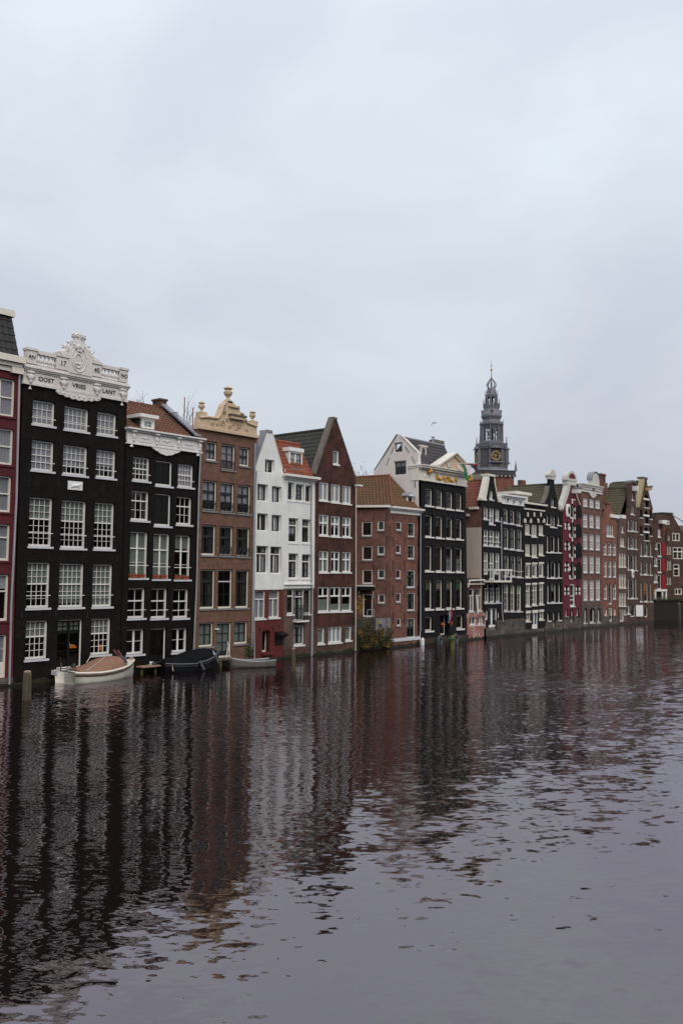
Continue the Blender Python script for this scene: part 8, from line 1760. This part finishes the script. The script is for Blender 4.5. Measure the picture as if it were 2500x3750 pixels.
for (x, y, lb) in ((1160, 1045, 'orange flowers in a pot hanging beside the canal door handle side'), (1265, 1030, 'orange flowers in a pot hanging beyond the cream door jamb')):
    c = on_v('H', x, y, -.15); fl = thing('hanging_pot', lb.replace(' handle side', ' of the garland house') if 'handle' in lb else lb, 'flower pot', (c.x, c.y, c.z - .2)); q = MB()
    for k in range(30):
        p = c + Vector((random.gauss(0, .065), random.gauss(0, .05), random.gauss(.02, .045))); d1 = Vector((random.gauss(0, 1), random.gauss(0, 1), random.gauss(0, 1))).normalized() * .045; d2 = d1.orthogonal().normalized() * .04; q.quad(p - d1 - d2, p + d1 - d2, p + d1 + d2, p - d1 + d2)
    q.build('flowers', 'flower_orange', fl); MB().lathe((c.x, c.y, c.z - .2), [(.06, 0), (.10, .14)], 8).build('pot', 'terracotta', fl); MB().tube([c + Vector((0, 0, -.05)), c + Vector((0, .16, .12))], .01, 4).build('hook', 'iron', fl)
def flag_patch(name, mat, parent, P, du, dv, off_, nx=8, ny=6, wav=.06):
    """rippled cloth patch: P origin, du along, dv down"""
    mb = MB()
    for j in range(ny + 1):
        for i in range(nx + 1):
            a, b = i / nx, j / ny; p = P + du * a + dv * b + off_ * (wav * sin(a * 6 + b * 4)); mb.v.append(tuple(p))
    for j in range(ny):
        for i in range(nx): k = j * (nx + 1) + i; mb.f.append((k, k + 1, k + nx + 2, k + nx + 1))
    return mb.build(name, mat, parent, True)
f0 = on_v('G', 1240, 466, -.3); f1 = on_v('G', 1572, 466, -.3); f0 = Vector((f0.x, -.3, f0.z)); f1 = on_v('I', 300, 1868, -1.6)
fg = thing('pole_flag', 'green white black and red flag hanging from pole above the pediment', 'flag', tuple(f0))
MB().tube([f0, f1], .03, 6).build('flag_pole', 'rope_white', fg)
dvv = (f1 - f0).normalized(); dn = Vector((0, 0, -1)); nn = Vector((.3, -1, 0)).normalized()
fs = on_v('I', 60, 1858, -1.2); L_ = (f1 - fs).length
fs = f0 + dvv * ((fs - f0).dot(dvv)); L_ = (f1 - fs).length
for (mat, a0, a1, top, d0, d1) in (('flag_red', .25, 1.0, 0, .12, .10), ('flag_green', .02, .30, .0, 1.1, 1.55), ('flag_white', .30, .72, .12, 1.0, .55), ('flag_black', .60, 1.0, .12, .25, .75)):
    mb = MB(); nx, ny = 10, 6
    for j in range(ny + 1):
        for i in range(nx + 1):
            a, b = i / nx, j / ny; s_ = a0 + (a1 - a0) * a; dep = top + (d0 + (d1 - d0) * a) * b
            sl = (.28 * b * (1 - a * .3) if mat == 'flag_green' else .12 * b)
            p = fs + dvv * (L_ * (s_ + sl)) + dn * dep * .9 + nn * (.08 * sin(a * 5 + b * 3) + (.02 if mat == 'flag_white' else 0)); mb.v.append(tuple(p))
    for j in range(ny):
        for i in range(nx): k = j * (nx + 1) + i; mb.f.append((k, k + 1, k + nx + 2, k + nx + 1))
    mb.build('flag_cloth', mat, fg, True)
c = on_v('H', 1200, 880, -.35); c0 = on_v('H', 1215, 920, -.02)
fg = thing('door_flag', 'small red white and blue flag on a short pole above the garland house door', 'flag', tuple(c0)); MB().tube([c0, c0 + Vector((-.3, -.7, .5))], .018, 5).build('flag_pole', 'rope_white', fg)
tp_ = c0 + Vector((-.28, -.66, .46))
for k, m_ in enumerate(('flag_red', 'flag_white', 'flag_blue')): flag_patch('flag_cloth', m_, fg, tp_ + Vector((.1 * k, .22 * k, -.16 * k)), Vector((.1, .22, -.16)), Vector((.0, .05, -.85 + .12 * k)), Vector((1, 0, 0)), 4, 6, .05)

# ================================================================== plants
def leaves(n, fn, size, name, mat, parent, rng):
    mb = MB()
    for k in range(n):
        p = fn(rng); s_ = size * rng.uniform(.6, 1.4); d1 = Vector((rng.gauss(0, 1), rng.gauss(0, 1), rng.gauss(0, .7))).normalized(); d2 = d1.cross(Vector((rng.gauss(0, 1), rng.gauss(0, 1), rng.gauss(0, 1)))).normalized()
        mb.add([p, p + d1 * s_ * .5 + d2 * s_ * .3, p + d1 * s_, p + d1 * s_ * .5 - d2 * s_ * .3], [(0, 1, 2, 3)])
    return mb.build(name, mat, parent)
rng = random.Random(11)
sb = thing('ivy_shrub', 'overgrown olive and yellow shrub spilling over the graffiti quay wall', 'shrub', (44.0, .3, 0.3))
def shr(lo, hi, dens=1.0):
    def f(r):
        while True:
            u = r.uniform(42.5, 45.75); t = (u - 42.5) / 3.25; top = (1.5 - .4 * t + .3 * sin(u * 5.1) + .2 * sin(u * 11)) if u < 44.6 else 1.1 + .3 * sin(u * 9)
            z = r.uniform(.15, max(.4, top))
            n_ = sin(u * 6.3 + z * 3.1) + sin(u * 2.7 - z * 5.3)
            if lo < n_ < hi: return Vector((u, r.uniform(-.32, .25) - .18 * (1 - z / 3), z))
    return f
for k in range(16):
    u = rng.uniform(42.6, 45.5); h_ = rng.uniform(.8, 2.2); MB().tube([(u, .1, tq.z if u > 44.9 else .3), (u + rng.gauss(0, .1), -.05, .3 + h_ * .6), (u + rng.gauss(0, .25), -.15, .3 + h_)], .018, 4, .006).build('stem', 'twig', sb)
for (n, a, b, m_) in ((2400, -3, 3, 'leaf_dark'), (1700, -.6, 3, 'leaf_olive'), (420, 1.0, 3, 'leaf_yellow'), (200, -3, -1.0, 'leaf_green')): leaves(n, shr(a, b), .10, 'foliage', m_, sb, rng)
yb = thing('yellow_vine', 'small clump of bright yellow leaves climbing beside the hooded canal door', 'vine', (42.75, .3, tq.z))
yc = on_v('H', 118, 800, .35)
leaves(260, lambda r: Vector((yc.x + r.gauss(0, .16), .35 + r.gauss(0, .1), yc.z + r.gauss(0, .30))), .10, 'foliage', 'leaf_yellow', yb, rng)
MB().tube([(yc.x, .42, tq.z - .1), (yc.x + .05, .4, yc.z - .4), (yc.x, .38, yc.z + .3)], .02, 5).build('stem', 'twig', yb)
def tree(name, label, base, h, spread, nleaf, lm, seed, size=.14, tw=.10):
    r = random.Random(seed); t = thing(name, label, 'tree', base); bx_ = Vector(base); br = MB(); tips = []
    MB().tube([bx_, bx_ + Vector((.1, 0, h * .45)), bx_ + Vector((0, .1, h * .72))], tw, 7, tw * .5).build('trunk', 'twig', t)
    def grow(p, d, ln, rad, lev):
        q = p + d * ln; br.tube([p, (p + q) / 2 + Vector((r.gauss(0, .04), r.gauss(0, .04), r.gauss(0, .04))) * ln, q], rad, 4, rad * .55)
        if lev == 0: tips.append(q); return
        for k in range(3 if lev > 1 else 4):
            nd = (d + Vector((r.gauss(0, .55), r.gauss(0, .55), r.gauss(.12, .35)))).normalized(); grow(p + d * ln * r.uniform(.55, 1), nd, ln * r.uniform(.55, .75), rad * .55, lev - 1)
    for k in range(7):
        a = 2 * pi * k / 7 + r.uniform(-.3, .3); grow(bx_ + Vector((0, 0, h * r.uniform(.42, .70))), Vector((cos(a) * spread, sin(a) * spread, 1.1)).normalized(), h * .22, tw * .4, 3)
    br.build('crown_branches', 'twig', t)
    if nleaf: leaves(nleaf, lambda q: q.choice(tips) + Vector((q.gauss(0, .15), q.gauss(0, .15), q.gauss(0, .15))), size, 'crown', lm, t, r)
    return t
pb = on_v('G', 190, 600, 14.0); tree('garden_tree', 'sparse autumn tree showing above the mossy corner roof', (pb.x, 14.0, .9), pb.z - 1.0, .75, 900, 'leaf_olive', 5)
pb = on_v('A', 1545, 1110, 5); bt = thing('rooftop_shrub', 'bare twiggy shrub peeping over the red tiled roof ridge', 'shrub', (pb.x, 4.5, H2ROOF[2])); r_ = random.Random(4); q = MB()
q.tube([(pb.x, 4.5, H2ROOF[2] - .5), (pb.x, 4.5, H2ROOF[4])], .03, 4)
for k in range(14): q.tube([(pb.x, 4.5, H2ROOF[4] - .2), (pb.x + r_.gauss(0, .25), 4.5, pb.z - .2 + r_.uniform(-.3, .3)), (pb.x + r_.gauss(0, .4), 4.5, pb.z + r_.uniform(-.1, .7))], .012, 4, .004)
q.build('branches', 'twig', bt)
pt_ = thing('terrace_shrub', 'spindly bare shrub in a pot on the roof terrace', 'shrub', (28.6, 3.0, zr)); q = MB(); bpx = on_v('C', 760, 470, 3.0)
for k in range(12):
    q.tube([(bpx.x, 3, zr), (bpx.x + r_.gauss(.15, .2), 3 + r_.gauss(0, .2), zr + 1.0), (bpx.x + r_.gauss(.3, .45), 3 + r_.gauss(0, .3), zr + r_.uniform(1.6, 2.7))], .016, 4, .004)
q.build('branches', 'twig', pt_); MB().lathe((bpx.x, 3, zr - .12), [(.2, 0), (.26, .4)], 10).build('pot', 'terracotta', pt_)
leaves(220, lambda r: Vector((bpx.x + r.gauss(0, .55), 3 + r.gauss(0, .2), zr + .25 + abs(r.gauss(0, .2)))), .10, 'foliage', 'leaf_olive', pt_, rng)
gq = thing('quay_shrub', 'low green planting trailing along the far quay edge', 'shrub', tuple(qp.w(2.5, .3, zq)))
leaves(900, lambda r: qp.w(r.uniform(.3, 9.5), r.uniform(-.35, .3), zq + .15 + abs(r.gauss(0, .22)) - r.uniform(0, .3)), .12, 'foliage', 'leaf_green', gq, rng)
# weeds on the waterline ledge by the brown house
wd_ = thing('quay_weeds', 'tuft of moss and weeds at the foot of the brown house', 'plant', (33.2, -.1, .35)); cpt = on_v('S', 1195, 170, -.1)
leaves(260, lambda r: Vector((cpt.x + r.gauss(-.1, .12), -.08 + r.gauss(0, .05), .3 + abs(r.gauss(0, .45)))), .09, 'foliage', 'leaf_green', wd_, rng)
MB().tube([(cpt.x, -.03, .0), (cpt.x, -.05, 1.0)], .012, 4).build('stem', 'twig', wd_)
# leaves and scraps drifting on the water
fr_ = random.Random(8); q = MB()
for k in range(26):
    p = on_z('O', fr_.uniform(150, 2450), fr_.uniform(2560, 3700)); s_ = fr_.uniform(.010, .022); a = fr_.uniform(0, pi)
    q.add([(p.x + s_ * cos(a), p.y + s_ * sin(a), .006), (p.x - s_ * .5 * sin(a), p.y + s_ * .5 * cos(a), .010), (p.x - s_ * cos(a), p.y - s_ * sin(a), .006), (p.x + s_ * .5 * sin(a), p.y - s_ * .5 * cos(a), .004)], [(0, 1, 2, 3)])
tag(q.build('floating_leaves', 'leaf_olive'), 'tiny fallen leaves drifting on the canal', kind='stuff')
# gull
gb = at_depth('O', 1588, 1548, 150); gu = thing('gull', 'single dark gull gliding in the grey sky', 'bird', tuple(gb)); s_ = 150 / FPX
W_ = [(-9, -7, 0), (-5, -2, 1), (0, 0, 0), (6, .6, -1), (11, -.2, -2)]
wm = MB(); ch_ = (.6, 1.3, 1.6, 1.1, .3)
for (x, z, y), c in zip(W_, ch_):
    p = gb + _rt * (x * s_) + _up * (z * s_); wm.v += [tuple(p + _fw * (c * .16) + _up * .05), tuple(p - _fw * (c * .16) - _up * .05)]
wm.f = [(2 * i, 2 * i + 1, 2 * i + 3, 2 * i + 2) for i in range(4)]
ob = wm.build('wings', 'gull_grey', gu); sm = ob.modifiers.new('thick', 'SOLIDIFY'); sm.thickness = .04
MB().ball((gb.x, gb.y, gb.z - .03), .11, 8, 6, 1.0, 2.0, .9).build('body', 'gull_grey', gu)
# ================================================================== the other bank, mirrored in the panes
rb = random.Random(21); xo = -70.0; k_ = 0
BANK = [('umber_brick', 'umber brick'), ('grey_brown_brick', 'grey brown brick'), ('rose_brick', 'rose brick'), ('blueblack_brick', 'black painted'), ('dark_brown_brick', 'dark brown brick'), ('maroon_paint_brick', 'maroon painted'), ('brown_brick', 'plain brown brick'), ('orange_brick', 'orange brick'), ('red_brown_brick', 'red brown brick'), ('quay_brick', 'sooty brick'), ('black_brick', 'warm black painted'), ('crimson_paint_brick', 'crimson painted')]
while xo < 190:
    w_ = 22.0; hh = rb.uniform(13.5, 18.5); m_, lb = BANK[k_ % 12]; lb = 'wide %s building facing the row from the opposite bank' % lb; y0_ = -82 + rb.uniform(-1, 1)
    bd = thing('opposite_building', lb, 'building', (xo + w_ / 2, y0_, 1.5), 'buildings on the opposite bank')
    MB().box(xo + .02, xo + w_ - .02, y0_ - 10, y0_, 0, hh).build('wall', m_, bd)
    MB().prism([(xo, hh), (xo + w_, hh), (xo + w_ * .62, hh + 3.2), (xo + w_ * .38, hh + 3.2)], y0_ - 9.5, y0_ - .3).build('roof', 'tile_charcoal', bd)
    nw = int(w_ / 2.4); wm_ = MB()
    for i in range(nw):
        for j in range(int((hh - 2.5) / 3.1)):
            x_ = xo + w_ * (i + .5) / nw; z_ = 2.6 + 3.1 * j; q = MB().box(x_ - .6, x_ + .6, y0_ - .02, y0_ + .03, z_, z_ + 1.9).build('window', 'sash_dark', bd)
    xo += w_; k_ += 1
tag(MB().box(-120, 260, -140, -81.5, -1, 1.5).build('far_quay', 'land'), 'stone quay of the opposite bank', kind='structure')
# clear helper properties
for o in bpy.data.objects:
    if '_wo' in o: del o['_wo']
